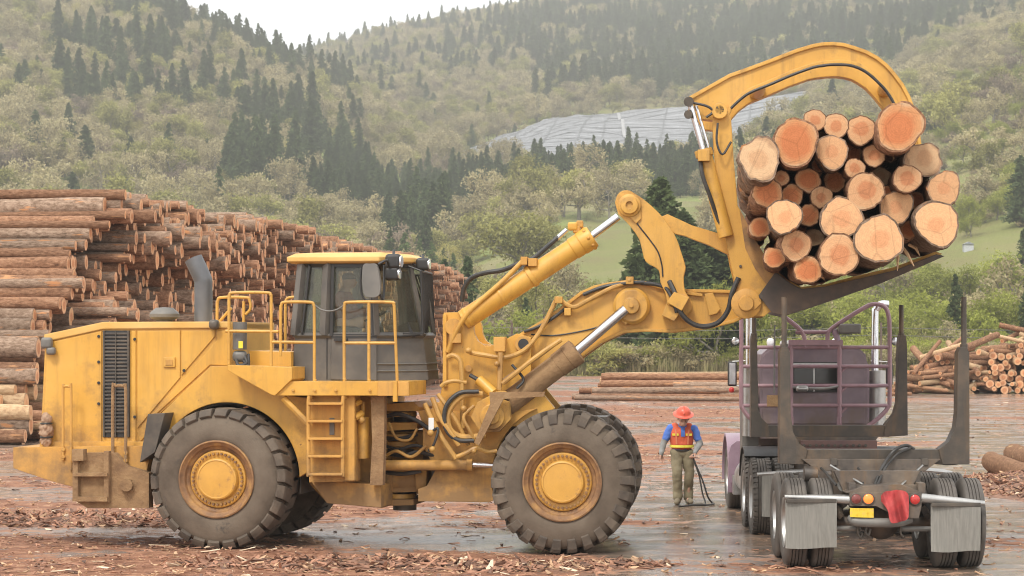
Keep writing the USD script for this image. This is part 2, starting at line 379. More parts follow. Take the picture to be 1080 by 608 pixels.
yard = part(None, 'yard_ground', ysheet, yard_mat, True)
UsdGeom.PrimvarsAPI(yard).CreatePrimvar('mulch', Sdf.ValueTypeNames.FloatArray, 'vertex').Set(Vt.FloatArray.FromNumpy(mulch_amount(ysheet.vertices[:, 0], ysheet.vertices[:, 1]).astype(np.float32)))
tag(yard, kind='structure')

# ---------------------------------------------------------------- the hills: picture row of the bare ground at each distance, along columns of the picture
RY = np.array([195, 230, 260, 350, 450, 600, 800, 1000, 1250, 1600, 2200, 2700], float)
COL = {-900: [397, 384, 370, 330, 285, 220, 140, 62, -10, -40, -60, -60],
       0:    [397, 386, 374, 335, 290, 232, 152, 76, -4, -30, -40, -45],
       150:  [397, 387, 376, 340, 298, 243, 165, 90, 20, 8, 16, 18],
       230:  [397, 387, 377, 343, 303, 250, 175, 106, 52, 52, 60, 62],
       300:  [397, 388, 378, 346, 308, 257, 185, 122, 82, 84, 72, 76],
       450:  [397, 389, 380, 352, 318, 272, 214, 178, 140, 88, 37, 50],
       600:  [397, 389, 381, 352, 308, 232, 197, 168, 122, 72, 2, 0],
       750:  [397, 389, 382, 350, 303, 226, 192, 162, 118, 64, -20, -40],
       900:  [397, 388, 379, 340, 285, 205, 150, 122, 92, 40, -40, -60],
       1080: [397, 385, 371, 315, 238, 152, 96, 62, 34, 8, -50, -70],
       1900: [397, 383, 365, 300, 210, 120, 70, 40, 12, -20, -80, -100]}
cx = np.array(sorted(COL), float)
tab = np.array([COL[c] for c in sorted(COL)], float)
lnY = np.log(RY)
rowf = [PchipInterpolator(lnY, t) for t in tab]
def land_row(px, Y):
    px, Y = np.broadcast_arrays(np.clip(px, cx[0], cx[-1]), Y)
    ly = np.log(np.clip(Y, RY[0], RY[-1]))
    vals = np.stack([f(ly) for f in rowf], 0)
    k = np.clip(np.searchsorted(cx, px) - 1, 0, len(cx) - 2)
    t = (px - cx[k]) / (cx[k + 1] - cx[k])
    t = t * t * (3 - 2 * t) * 0.5 + t * 0.5
    return np.take_along_axis(vals, k[None], 0)[0] * (1 - t) + np.take_along_axis(vals, k[None] + 1, 0)[0] * t
def land_z(X, Y):
    px = 540 + FPX * X / Y
    z = CAM_H + (HZ - land_row(px, Y)) * Y / FPX
    P = np.stack([X / 55, Y / 55, X * 0], -1)
    amp = np.clip((Y - 195) / 250, 0, 1) * (3 + Y / 260)
    return z + (fbm(P, 4, 11) - 0.5) * amp * 1.4 - 0.03
pxs = np.concatenate([np.linspace(-4200, -500, 30), np.arange(-480, 1580, 12), np.linspace(1620, 5400, 30)])
yy = np.geomspace(196, 2700, 190)
PX, YY = np.meshgrid(pxs, yy, indexing='ij')
XX = (PX - 540) * YY / FPX
n_, m_ = PX.shape
i_, j_ = np.meshgrid(np.arange(n_ - 1), np.arange(m_ - 1), indexing='ij')
hill_mesh = tm(np.stack([XX, YY, land_z(XX, YY)], -1).reshape(-1, 3), np.stack([i_ * m_ + j_, (i_ + 1) * m_ + j_, (i_ + 1) * m_ + j_ + 1, i_ * m_ + j_ + 1], -1).reshape(-1, 4))
hill_mat = usdkit.material(stage, '/World/Looks/hillside_ground', {
    'g': ('geometry', {}), 'n': ('noise_texture', {'scale': 0.011, 'detail': 6.0, 'roughness': 0.6, 'distortion': 0.4}), 'f': ('noise_texture', {'scale': 0.16, 'detail': 8.0, 'roughness': 0.7}),
    's': ('math', {'math_type': 'multiply_add', 'value2': 0.45}),
    'r': ('rgb_ramp', {'ramp': [(0.52, (0.19, 0.16, 0.09)), (0.68, (0.23, 0.21, 0.10)), (0.78, (0.21, 0.24, 0.08)), (0.9, (0.24, 0.28, 0.09))]}),
    'p': ('principled_bsdf', {'roughness': 0.95, 'specular_ior_level': 0.1})},
    [('g.position', 'n.vector'), ('g.position', 'f.vector'), ('f.fac', 's.value1'), ('n.fac', 's.value3'), ('s.value', 'r.fac'), ('r.color', 'p.base_color')], surface='p.BSDF')
tag(part(None, 'hills', hill_mesh, hill_mat, True), kind='structure')
# meadows: sheets of grass laid on the slopes
grass_mat = pmat('meadow_grass', [(0.175, 0.15, 0.068), (0.175, 0.185, 0.062), (0.215, 0.19, 0.09)], 0.05, 8, 0.95, spec=0.1)
def draped(poly, lift, step=3.0):
    """A sheet on the slope. poly: (px, distance) corners."""
    pg = Polygon([(x, math.log(y)) for x, y in poly])
    x0, l0, x1, l1 = pg.bounds
    px = np.arange(x0, x1 + 8, 8.0); ll = np.linspace(l0, l1, 60)
    A, B = np.meshgrid(px, ll, indexing='ij')
    from shapely import contains_xy
    inside = contains_xy(pg, A, B)
    Y = np.exp(B); X = (A - 540) * Y / FPX
    edge = (fbm(np.stack([X / 14, Y / 14, X * 0], -1), 3, 8) - 0.5) * 0
    n, m = A.shape
    i, j = np.meshgrid(np.arange(n - 1), np.arange(m - 1), indexing='ij')
    f = np.stack([i * m + j, (i + 1) * m + j, (i + 1) * m + j + 1, i * m + j + 1], -1).reshape(-1, 4)
    f = f[inside.ravel()[f].all(1)]
    M_ = tm(np.stack([X, Y, land_z(X, Y) + lift + edge], -1).reshape(-1, 3), f)
    M_.remove_unreferenced_vertices()
    return M_
tag(part(None, 'meadow', [draped([(395, 470), (560, 400), (705, 385), (770, 420), (760, 620), (640, 660), (600, 560), (480, 500), (400, 505)], 0.35)], grass_mat, True), kind='structure')
tag(part(None, 'meadow', [draped([(905, 520), (1000, 360), (1260, 300), (1300, 1100), (1040, 1020), (930, 800), (880, 640)], 0.35)], grass_mat, True), kind='structure')
cover_mat = usdkit.material(stage, '/World/Looks/grey_row_cover', {
    'g': ('geometry', {}), 'w': ('wave_texture', {'wave_type': 'bands', 'bands_direction': 'y', 'scale': 0.042, 'distortion': 1.2, 'detail': 3.0, 'detail_scale': 0.4}),
    'n': ('noise_texture', {'scale': 0.09, 'detail': 8.0, 'roughness': 0.7}), 'a': ('math', {'math_type': 'multiply_add', 'value2': 0.35}),
    'r': ('rgb_ramp', {'ramp': [(0.38, (0.13, 0.135, 0.14)), (0.75, (0.21, 0.215, 0.225)), (0.95, (0.29, 0.30, 0.31))]}),
    'p': ('principled_bsdf', {'roughness': 0.7})},
    [('g.position', 'w.vector'), ('g.position', 'n.vector'), ('w.fac', 'a.value1'), ('n.fac', 'a.value3'), ('a.value', 'r.fac'), ('r.color', 'p.base_color')], surface='p.BSDF')
cov_top = ([448, 545, 612, 650, 760, 850], [1012, 1150, 1255, 1268, 1262, 1225])
cov_bot = ([448, 560, 650, 760, 850], [1005, 955, 940, 950, 1050])
cov_poly = list(zip(*cov_top)) + list(zip(*cov_bot))[::-1]
def on_cover(px, t, lift=3.0):
    Y = np.interp(px, *cov_bot) * (1 - t) + np.interp(px, *cov_top) * t
    X = (px - 540) * Y / FPX
    return np.stack([X, Y, land_z(X, Y) + lift], -1)
A_, B_ = np.meshgrid(np.linspace(448, 850, 120), np.linspace(0, 1, 50), indexing='ij')
ci_, cj_ = np.meshgrid(np.arange(119), np.arange(49), indexing='ij')
cover_mesh = tm(on_cover(A_, B_).reshape(-1, 3), np.stack([ci_ * 50 + cj_, (ci_ + 1) * 50 + cj_, (ci_ + 1) * 50 + cj_ + 1, ci_ * 50 + cj_ + 1], -1).reshape(-1, 4))
cover = part(None, 'covered_field', cover_mesh, cover_mat, True)
tag(cover, kind='structure')
def strip(pts, wd):
    p = np.asarray(pts, float); q = p + wd
    return tm(np.vstack([p, q]), [[i, i + 1, len(p) + i + 1, len(p) + i] for i in range(len(p) - 1)])
seam_m = pmat('dark_cover_seam', [(0.125, 0.13, 0.135), (0.17, 0.175, 0.18)], 0.3, 3, 0.8)
for t in np.linspace(0.10, 0.95, 13):
    part(cover, 'seam', strip(on_cover(np.linspace(454, 846, 60), np.full(60, t), 3.25), [0, 2.2, 0.25]), seam_m, False)
for px in (520, 560, 596, 628, 690, 722, 780, 815):
    part(cover, 'seam', strip(on_cover(px + np.linspace(0, 14, 30) * (1 if px > 600 else 2), np.linspace(0.02, 0.98, 30), 3.3), [0.8, 0, 0]), seam_m, False)
part(cover, 'pale_track', strip(on_cover(np.linspace(664, 650, 30), np.linspace(0.02, 0.98, 30), 3.5), [1.6, 0, 0]), pmat('pale_track_gravel', [(0.33, 0.33, 0.33)], rough=0.9), False)

# ---------------------------------------------------------------- trees
def leaf_mat(name, cols, rnd=0.25, scale=0.35, tr=0.25):
    return pmat(name, cols, scale, 4, 0.8, spec=0.15, rnd=rnd, transl=tr)
L_con = leaf_mat('conifer_needles', [(0.056, 0.082, 0.035), (0.09, 0.122, 0.05), (0.13, 0.165, 0.065)])
L_con2 = leaf_mat('young_conifer_needles', [(0.06, 0.10, 0.035), (0.10, 0.145, 0.045), (0.13, 0.18, 0.055)])
L_grey = leaf_mat('bare_grey_twigs', [(0.26, 0.215, 0.118), (0.38, 0.325, 0.178), (0.47, 0.41, 0.235)])
L_olive = leaf_mat('olive_spring_foliage', [(0.215, 0.20, 0.068), (0.31, 0.295, 0.098), (0.39, 0.37, 0.135)])
L_green = leaf_mat('fresh_green_foliage', [(0.18, 0.20, 0.045), (0.28, 0.30, 0.065), (0.36, 0.37, 0.10)], tr=0.35)
L_yel = leaf_mat('yellow_willow_foliage', [(0.32, 0.28, 0.10), (0.44, 0.39, 0.14)], tr=0.35)
L_brown = leaf_mat('brown_twigs', [(0.21, 0.165, 0.12), (0.30, 0.235, 0.165)])
trunk_mat = pmat('tree_trunk_bark', [(0.09, 0.065, 0.05), (0.16, 0.115, 0.085)], 1.5, 6, 0.9, bump=0.5, bscale=9)
grey_trunk_mat = pmat('grey_tree_bark', [(0.14, 0.125, 0.10), (0.24, 0.215, 0.17)], 1.5, 6, 0.9)
def cards(c, size, rng, flat=0.0, aspect=0.6, nrm=None):
    """A small bent leaf clump (two triangles) at each centre."""
    c = np.asarray(c, float); n = len(c)
    a = rng.normal(size=(n, 3)); a[:, 2] *= 1 - flat; a /= np.linalg.norm(a, axis=1, keepdims=True)
    b = rng.normal(size=(n, 3)); b -= (b * a).sum(1, keepdims=True) * a; b /= np.linalg.norm(b, axis=1, keepdims=True)
    s = (np.asarray(size) * rng.uniform(0.6, 1.35, n))[:, None]
    nn = np.cross(a, b)
    v = np.stack([c - a * s, c + b * s * aspect + nn * s * 0.25, c + a * s, c - b * s * aspect + nn * s * 0.25], 1).reshape(-1, 3)
    k = np.arange(n)[:, None] * 4
    f = np.vstack([k + [0, 1, 2], k + [0, 2, 3]])
    return tm(v, f)
def conifer(name, h, r, n, mat, seed, bare=0.06, droop=0.25, ragged=0.3):
    rng = np.random.default_rng(seed)
    k = kind_of(name)
    m = tube([[0, 0, -0.5], [0.02 * h * rng.normal() * 0.2, 0, h * 0.5], [0, 0, h * 0.97]], [h * 0.017, h * 0.011, h * 0.002], 6)
    part(k, 'trunk', m, trunk_mat, True, world=False)
    nb = int(n / 14)
    cs, ss = [], []
    for i in range(nb):
        t = bare + (1 - bare) * (i + rng.uniform()) / nb
        az = rng.uniform(0, 2 * np.pi)
        L = r * (1 - t) ** 0.7 * rng.uniform(1 - ragged, 1.12) + 0.02 * h
        if t < 0.16: L *= 0.5 + 3 * t
        for q in np.linspace(0.15, 1, 14):
            d = L * q
            side = rng.normal() * 0.16 * L * (1.15 - q)
            cs.append([d * math.cos(az) - side * math.sin(az), d * math.sin(az) + side * math.cos(az), t * h + 0.05 * h * (1 - t) - droop * d * q + rng.normal() * 0.10 * L])
            ss.append((0.019 * h + 0.085 * L) * (1.15 - 0.45 * q))
    part(k, 'crown', cards(cs, np.array(ss), rng, flat=0.35, aspect=0.55), mat, True, world=False)
    return k
def broadleaf(name, h, w, n, mat, seed, leafy=0.5, tr_mat=None, low=0.12, twig=True, lean=0.0, clump=0.6, asp=0.4):
    rng = np.random.default_rng(seed)
    k = kind_of(name)
    limbs = []
    tips = []
    def grow(p, d, L, r, lev):
        q = p + d * L
        mid = (p + q) / 2 + rng.normal(size=3) * L * 0.06
        limbs.append(tube([p, mid, q], [r, r * 0.82, r * 0.6], 6 if lev < 2 else 4, False))
        if lev >= 3:
            tips.append((q, L)); return
        for _ in range(3 if lev else 4):
            nd = unit(d * 0.55 + rng.normal(size=3) * [0.75, 0.75, 0.45] + [0, 0, 0.28])
            grow(q - d * L * rng.uniform(0, 0.3), nd, L * rng.uniform(0.6, 0.85), r * 0.55, lev + 1)
        tips.append((q, L))
    grow(np.array([0, 0, -0.3]), unit([lean, 0, 1]), h * 0.28, h * 0.022, 0)
    T = cat(*limbs)
    allt = np.array([t[0] for t in tips])
    sx = w / max(np.ptp(allt[:, 0]), np.ptp(allt[:, 1])); sz = h / allt[:, 2].max()
    T = tm(T.vertices * [sx, sx, sz], T.faces)
    part(k, 'trunk', T, tr_mat or grey_trunk_mat, True, world=False)
    allt = allt * [sx, sx, sz]
    cs = allt[rng.integers(0, len(allt), n)] + rng.normal(size=(n, 3)) * [w * 0.075 * clump / 0.6, w * 0.075 * clump / 0.6, h * 0.055]
    cs[:, 2] = np.maximum(cs[:, 2], h * low * rng.uniform(0.7, 1.3, n))
    part(k, 'crown', cards(cs, leafy, rng, aspect=asp), mat, True, world=False)
    return k
conifers = [conifer('tall_fir', 24, 5.0, 2100, L_con, 1), conifer('fir', 20, 5.0, 2000, L_con, 2, ragged=0.45), conifer('broad_fir', 16, 5.6, 2000, L_con, 3, droop=0.15),
            conifer('slender_fir', 22, 4.0, 1700, L_con, 4), conifer('young_fir', 12, 3.6, 1500, L_con2, 5)]
oaks = [broadleaf('grey_oak', 10, 11, 1500, L_grey, 11, 0.42), broadleaf('grey_oak', 12, 10, 1600, L_grey, 12, 0.40), broadleaf('olive_oak', 10, 10, 1700, L_olive, 13, 0.42),
        broadleaf('olive_oak', 12, 11, 1700, L_olive, 14, 0.42), broadleaf('brown_oak', 9, 10, 1500, L_brown, 15, 0.38)]
greens = [broadleaf('green_tree', 10, 8, 2600, L_green, 21, 0.27), broadleaf('green_tree', 8, 9, 2400, L_green, 22, 0.27), broadleaf('willow', 12, 10, 2600, L_yel, 23, 0.26)]
shrubs = [broadleaf('green_shrub', 4, 5.5, 1100, L_green, 31, 0.2, low=0.03), broadleaf('olive_shrub', 4, 5.5, 1100, L_olive, 32, 0.2, low=0.03), broadleaf('grey_shrub', 3.6, 5, 900, L_grey, 33, 0.2, low=0.03), broadleaf('brown_shrub', 3.5, 5, 900, L_brown, 34, 0.18, low=0.03)]
forest_kinds = conifers + oaks + greens + shrubs
NC, NO, NG = len(conifers), len(oaks), len(greens)
from shapely import contains_xy
def poly_mask(pts, x, y):
    return contains_xy(Polygon(pts), x, y)
rng = np.random.default_rng(77)
mats, idx = [], []
grid_y = [232.0]
while grid_y[-1] < 2450:
    grid_y.append(grid_y[-1] + (4.6 if grid_y[-1] < 480 else 6.0 if grid_y[-1] < 800 else 8.2))
cover_pg = Polygon([(x, y) for x, y in cov_poly]).buffer(6)
mead = [Polygon([(395, 470), (560, 400), (705, 385), (770, 420), (760, 620), (640, 660), (600, 560), (480, 500), (400, 505)]), Polygon([(905, 520), (1000, 360), (1260, 300), (1300, 1100), (1040, 1020), (930, 800), (880, 640)])]
for Y0 in grid_y:
    step = (4.6 if Y0 < 480 else 6.0 if Y0 < 800 else 8.2)
    x = np.arange(-330, 1420, step * FPX / Y0)
    x = x + rng.uniform(-0.5, 0.5, len(x)) * step * FPX / Y0
    Y = Y0 + rng.uniform(-0.5, 0.5, len(x)) * step
    row = land_row(x, Y)
    X = (x - 540) * Y / FPX
    cl = fbm(np.stack([X / 60, Y / 60, X * 0], -1), 3, 21)
    c2 = fbm(np.stack([X / 28, Y / 28, X * 0], -1), 3, 22)
    Z = land_z(X, Y)
    inm = contains_xy(mead[0], x, Y) | contains_xy(mead[1], x, Y)
    inc = contains_xy(cover_pg, x, Y)
    for a, b, yr, c, d, Xw, Zw, im_, ic_ in zip(x, Y, row, cl, c2, X, Z, inm, inc):
        dark = 0.06
        green = 0.10
        keep = 0.88
        if b > 1300:
            dark = 0.22
            if a > 560: dark = 0.62
            elif a > 470: dark = 0.32
        elif a < 330 + 0.35 * max(yr - 60, 0) and yr < 120 and a > 60: dark = 0.50
        elif a < 60: dark = 0.30 if yr < 110 else 0.10
        elif 235 < a < 380 and 90 < yr < 215: dark = 0.52
        if 330 < a < 760 and 690 < b < 880: dark = 1.2; keep = 1.4
        if 470 < a < 760 and 480 < b < 690: keep = 0.30; dark = -0.2
        if 400 < a < 470 and 420 < b < 660: dark = 0.45
        if 880 < a and b < 1300: dark = 0.02
        if a > 300 and b < 520: green = 0.26; dark *= 0.6
        if a > 780 and b < 520: green = 0.55; dark = 0.02
        if a < 420 and b < 700: keep = 0.35
        if im_:
            keep = 0.03 if b < 520 else 0.04
            if a > 850 and b > 440: keep = 0.60
            dark = -0.1
        if ic_ or (560 < a < 860 and 880 < b < 960 and rng.uniform() < 0.55):
            continue
        if rng.uniform() > keep * (0.5 + 1.0 * d + 0.12):
            continue
        t = (c - 0.5) * 1.5 + dark + rng.normal() * 0.17
        if t > 0.5:
            k = rng.integers(0, 4) if b > 500 else rng.integers(0, 5)
            s = rng.uniform(0.35, 0.98) ** 0.9
            if 330 < a < 760 and 690 < b < 880: s = rng.uniform(0.38, 0.66)
            if b < 480: s *= 0.5
        elif rng.uniform() < green + (d - 0.5) * 0.4 * (green > 0.1):
            k = NC + NO + rng.integers(0, 2 if a > 640 else 3); s = rng.uniform(0.55, 1.0) * (0.62 if b < 480 else 0.8)
        elif b < 420 and rng.uniform() < 0.75:
            k = NC + NO + NG + rng.integers(0, 4); s = rng.uniform(0.6, 1.3)
        else:
            k = NC + rng.choice([0, 1, 2, 3, 4], p=[0.34, 0.3, 0.14, 0.12, 0.1]) if not (im_ and rng.uniform() < 0.8) else NC + NO + NG + rng.integers(0, 4); s = rng.uniform(0.45, 1.25) * (0.66 if b < 480 else 0.92)
        mats.append(trs((Xw, b, Zw - 0.3), rng.uniform(0, 6.28), s * np.array([1, 1, rng.uniform(0.85, 1.2)]))); idx.append(k)
scatter('hillside_forest', forest_kinds, mats, idx, 'mixed fir and bare oak woods covering the hills behind the yard', 'woods')
print('forest', len(idx))
# trees one can tell apart
def tree(kind, name, label, px, base, Y, h_px, own_h, group=None, wide=1.0, cat_='tree'):
    X = (px - 540) * Y / FPX
    z = float(land_z(np.array([X]), np.array([Y]))[0])
    s = (h_px * Y / FPX) / own_h
    copy_of(kind, name, label, cat_, trs((X, Y, z - 0.1), px * 1.7, (s * wide, s * wide, s)), group)
    return z
dk_m = leaf_mat('dark_evergreen_foliage', [(0.045, 0.066, 0.028), (0.075, 0.10, 0.036), (0.105, 0.135, 0.05)], tr=0.2)
big_dark = conifer('big_evergreen', 17, 4.6, 9000, dk_m, 41, bare=0.2, droop=0.1, ragged=0.55)
big_dark2 = conifer('big_evergreen', 16, 4.2, 9000, dk_m, 42, bare=0.08, droop=0.05, ragged=0.5)
tree(big_dark, 'evergreen_tree', 'tall dark evergreen with a bare brown trunk behind the lifted loader boom', 721, 0, 205, 172, 17, wide=1.15)
tree(big_dark2, 'evergreen_tree', 'dark bushy evergreen rising left of the boom behind the tall one', 697, 0, 212, 205, 16, wide=1.15)
tree(big_dark2, 'evergreen_tree', 'lower dark bushy evergreen just right of the bare brown trunk', 750, 0, 208, 150, 16, wide=1.6)
tree(greens[1], 'green_tree', 'light green leafy tree beside the truck mirror and exhaust stack', 755, 0, 200, 92, 8, wide=0.75)
tree(greens[0], 'green_tree', 'pale green young tree behind the mirror and the flat log rows', 783, 0, 206, 118, 10, wide=0.8)
tree(greens[2], 'willow_tree', 'pale yellow willow standing on the green meadow above the tilt cylinder', 595, 0, 600, 40, 12)
tree(broadleaf('round_oak', 11, 11, 3600, L_olive, 45, 0.3), 'oak_tree', 'round grey green oak standing above the tilt cylinder rod', 552, 0, 395, 98, 11, wide=1.1)
tree(conifers[1], 'fir_tree', 'dark lone fir on the lower left hillside above the log deck', 90, 0, 705, 60, 20, wide=1.25)
tree(conifers[2], 'fir_tree', 'dark bushy tree alone on the green slope right of the clamp', 984, 0, 690, 40, 17, wide=1.2)
tree(conifers[1], 'fir_tree', 'dark fir at the right picture edge beside the green slope', 1076, 0, 440, 78, 20, wide=1.3)
tree(conifers[3], 'fir_tree', 'dark fir low at the right picture edge above the right log pile', 1080, 0, 370, 58, 22, wide=1.4)
tree(conifers[4], 'fir_tree', 'small dark fir high on the green slope at right', 1041, 0, 870, 15, 12)
for i, (px, Y, hp) in enumerate([(412, 520, 62), (427, 500, 74), (443, 515, 58), (455, 490, 66), (468, 505, 50), (400, 540, 50), (478, 470, 52), (389, 530, 40)]):
    tree(conifers[[4, 4, 4, 4, 4, 4, 4, 4][i]], 'fir_tree', 'young green fir in the clump above the cab roof', px, 0, Y, hp * 0.8, 12, 'young firs above the cab roof', 0.9)
for i, (px, Y, hp) in enumerate([(872, 640, 40), (848, 640, 45), (886, 650, 30)]):
    tree(conifers[i % 3], 'fir_tree', 'dark fir seen through the loop of the clamp', px, 0, Y, hp, [24, 20, 17][i], 'firs behind the clamp', 1.2)
for i, (px, Y, hp, k) in enumerate([(505, 330, 60, 1), (525, 300, 55, 0), (545, 270, 40, 1), (575, 260, 36, 0), (610, 250, 40, 1), (640, 262, 48, 0), (835, 240, 62, 1), (862, 236, 70, 0), (905, 232, 66, 1), (938, 250, 60, 0), (965, 262, 66, 1), (998, 255, 58, 0), (1035, 246, 62, 1), (1066, 258, 66, 0), (890, 300, 60, 0), (980, 320, 60, 1), (1020, 310, 64, 0), (1060, 330, 60, 1), (930, 340, 56, 1)]):
    tree(greens[k] if px > 800 else oaks[2 + k], 'yard_edge_tree', 'pale green leafing tree along the far edge of the yard' if px > 800 else 'olive leafing tree between the loader tower and the boom', px, 0, Y, hp, [10, 8][k] if px > 800 else [10, 12][k], 'green trees behind the truck' if px > 800 else 'olive trees seen under the tilt cylinder', 1.15)
# brush along the far edge of the yard
rng = np.random.default_rng(5)
bm, bi = [], []
brush_grass = kind_of('dry_grass')
gc = rng.uniform([-1.2, -0.6, 0.0], [1.2, 0.6, 0.1], (260, 3))
tips = gc + rng.normal(size=(260, 3)) * [0.12, 0.12, 0.0] + np.c_[np.zeros(260), np.zeros(260), rng.uniform(0.4, 1.3, 260)]
side = rng.normal(size=(260, 3)) * [0.035, 0.035, 0]
part(brush_grass, 'blades', tm(np.stack([gc - side, gc + side, tips], 1).reshape(-1, 3), np.arange(780).reshape(-1, 3)), leaf_mat('dry_grass_blades', [(0.20, 0.17, 0.085), (0.30, 0.255, 0.14), (0.24, 0.25, 0.09)]), False, world=False)
bk = [brush_grass] + shrubs
for i in range(2600):
    Y = 198 + 40 * rng.uniform() ** 1.6
    px = rng.uniform(420, 1300)
    X = (px - 540) * Y / FPX
    k = rng.choice([0, 1, 2, 3, 4], p=[0.62, 0.08, 0.1, 0.14, 0.06])
    s = rng.uniform(0.7, 1.5) if k == 0 else rng.uniform(0.3, 0.75)
    bm.append(trs((X, Y, float(land_z(np.array([X]), np.array([Y]))[0]) - 0.02), rng.uniform(0, 6.28), s)); bi.append(k)
scatter('roadside_brush', bk, bm, bi, 'dry grass and low bushes along the far edge of the yard', 'brush')
# ---------------------------------------------------------------- the wheel loader
RF = Frame(at(228, 506, 33.0), math.radians(10.5))
_h = RF.P(2.38, 1.7, 0)
FFd = math.radians(5)
FF = Frame(_h + 2.31 * np.array([math.cos(FFd), -math.sin(FFd), 0]) - 1.7 * np.array([math.sin(FFd), math.cos(FFd), 0]), FFd)
LD = thing('wheel_loader', 'big muddy yellow wheel loader lifting a bundle of logs in its fork', 'loader', (-2.0, 34.0, 0))
Y_, YD, YB = M['yellow'], M['yellow_dirty'], M['yellow_boom']
def sector(profile, a0, a1, c, d, up, n=3, skew=0.0):
    """A tyre lug: the outline (t along d, radius) swept between two angles; skew turns it with t."""
    d = unit(d); x = unit(up); y = np.cross(d, x)
    pr = np.asarray(profile, float); k = len(pr)
    V = []
    for a in np.linspace(a0, a1, n):
        aa = a + skew * pr[:, 0]
        V.append(np.asarray(c) + pr[:, :1] * d + pr[:, 1:2] * (np.cos(aa)[:, None] * x + np.sin(aa)[:, None] * y))
    V = np.vstack(V); F = []
    for i in range(n - 1):
        for j in range(k):
            F.append([i * k + j, i * k + (j + 1) % k, (i + 1) * k + (j + 1) % k, (i + 1) * k + j])
    T = [[0, j, j + 1] for j in range(1, k - 1)] + [[(n - 1) * k, (n - 1) * k + j + 1, (n - 1) * k + j] for j in range(1, k - 1)]
    F = np.asarray(F)
    m = tm(V, np.vstack([F[:, [0, 1, 2]], F[:, [0, 2, 3]], T]))
    m.fix_normals()
    return m
def loader_wheel(fr, w, out, zc, worn, spin, label=None):
    """out = -1: the outer side faces the camera."""
    c = fr.P(0, w, zc); d = fr.e2 * -out                       # t runs from the outer side inwards along d
    W = thing_part = UsdGeom.Xform.Define(stage, str(LD.GetPath()) + '/' + numbered(str(LD.GetPath()), 'wheel')).GetPrim()
    pr = [(0.50, 0.07), (0.535, 0.02), (0.60, 0.0), (0.70, 0.004), (0.80, 0.025), (0.88, 0.06), (0.925, 0.115), (0.935, 0.2), (0.935, 0.65), (0.925, 0.735), (0.88, 0.79), (0.70, 0.845), (0.55, 0.83), (0.5, 0.78)]
    part(W, 'tyre', lathe(pr, c, d, 72), M['tyre'], 40)
    L = []
    n = 26
    frac = 0.78 if worn else 0.56
    for i in range(n):
        a = 2 * np.pi * (i + spin) / n; h = np.pi / n * frac
        lo = 0.775 if not worn else 0.86
        near = [(0.028 if lo < 0.85 else 0.05, lo), (0.012, lo + 0.03), (0.03, 0.93), (0.062, 0.978), (0.10, 0.988), (0.45, 0.992), (0.45, 0.91), (0.13, 0.90)]
        L.append(sector(near, a - h, a + h, c, d, [0, 0, 1], 3, 0.22))
        far = [(0.85 - t, r) for t, r in near][::-1]
        b = a + np.pi / n
        L.append(sector(far, b - h - 0.1, b + h - 0.1, c, d, [0, 0, 1], 3, -0.22 + 0.12))
    part(W, 'tread', L, M['lug'], False)
    o = -d
    rim = part(W, 'rim', lathe([(0.545, -0.07), (0.545, 0.012), (0.525, 0.02), (0.505, -0.01), (0.47, -0.03), (0.455, -0.075), (0.43, -0.085), (0.415, -0.10), (0.40, -0.12)], c, o, 64), M['rust'], 30)
    part(W, 'hub', lathe([(0.405, -0.13), (0.40, -0.085), (0.385, -0.075), (0.315, -0.08), (0.30, -0.085), (0.295, -0.03), (0.285, -0.006), (0.262, 0.003), (0.258, -0.004), (0.24, -0.004), (0.0, 0.004)], c, o, 56), M['hub'], 30)
    x = np.array([0, 0, 1.0]); y = np.cross(o, x)
    part(W, 'wheel_bolts', [rod(c + o * -0.07 + 0.355 * (math.cos(q) * x + math.sin(q) * y), c + o * -0.035 + 0.355 * (math.cos(q) * x + math.sin(q) * y), 0.018, 6) for q in np.arange(38) * 2 * np.pi / 38], M['rust'], False)
    return W
loader_wheel(RF, 0.0, -1, 0.975, True, 0.2)
loader_wheel(RF, 3.4, 1, 0.975, True, 0.6)
loader_wheel(FF, 0.0, -1, 0.975, False, 0.35)
loader_wheel(FF, 3.4, 1, 0.975, False, 0.1)
SPLIT = {'hinge_pin', 'valve_block', 'pipe_bracket', 'clamp_tube', 'hinge_plate', 'clamp_pin', 'fork_bolt', 'platform_bolt', 'handle_foot', 'tower_boss', 'hose_fitting', 'hinge_hose', 'cylinder_port', 'arm_patch', 'crank_block', 'rear_lamp', 'dryer_hose', 'hinge_tube', 'cylinder_lug', 'pipe_clamp'}
def lp(name, mesh, m, smooth=35, label=None, parent=None):
    if isinstance(mesh, list) and name in SPLIT:
        return [part(parent or LD, name, q, m, smooth, label) for q in mesh][0]
    return part(parent or LD, name, mesh, m, smooth, label)
def poly_minus(fr, pts, wt, r, zc=0.975, uc=0.0):
    return Polygon([fr.uz(x, y, wt) for x, y in pts]).difference(Point(uc, zc).buffer(r, 24))
# axles
for fr in (RF, FF):
    lp('axle', [rod(fr.P(0, 0.5, 0.975), fr.P(0, 2.9, 0.975), 0.22, 20), ball(fr.P(0, 1.7, 0.975), 0.45, 2)], YD)
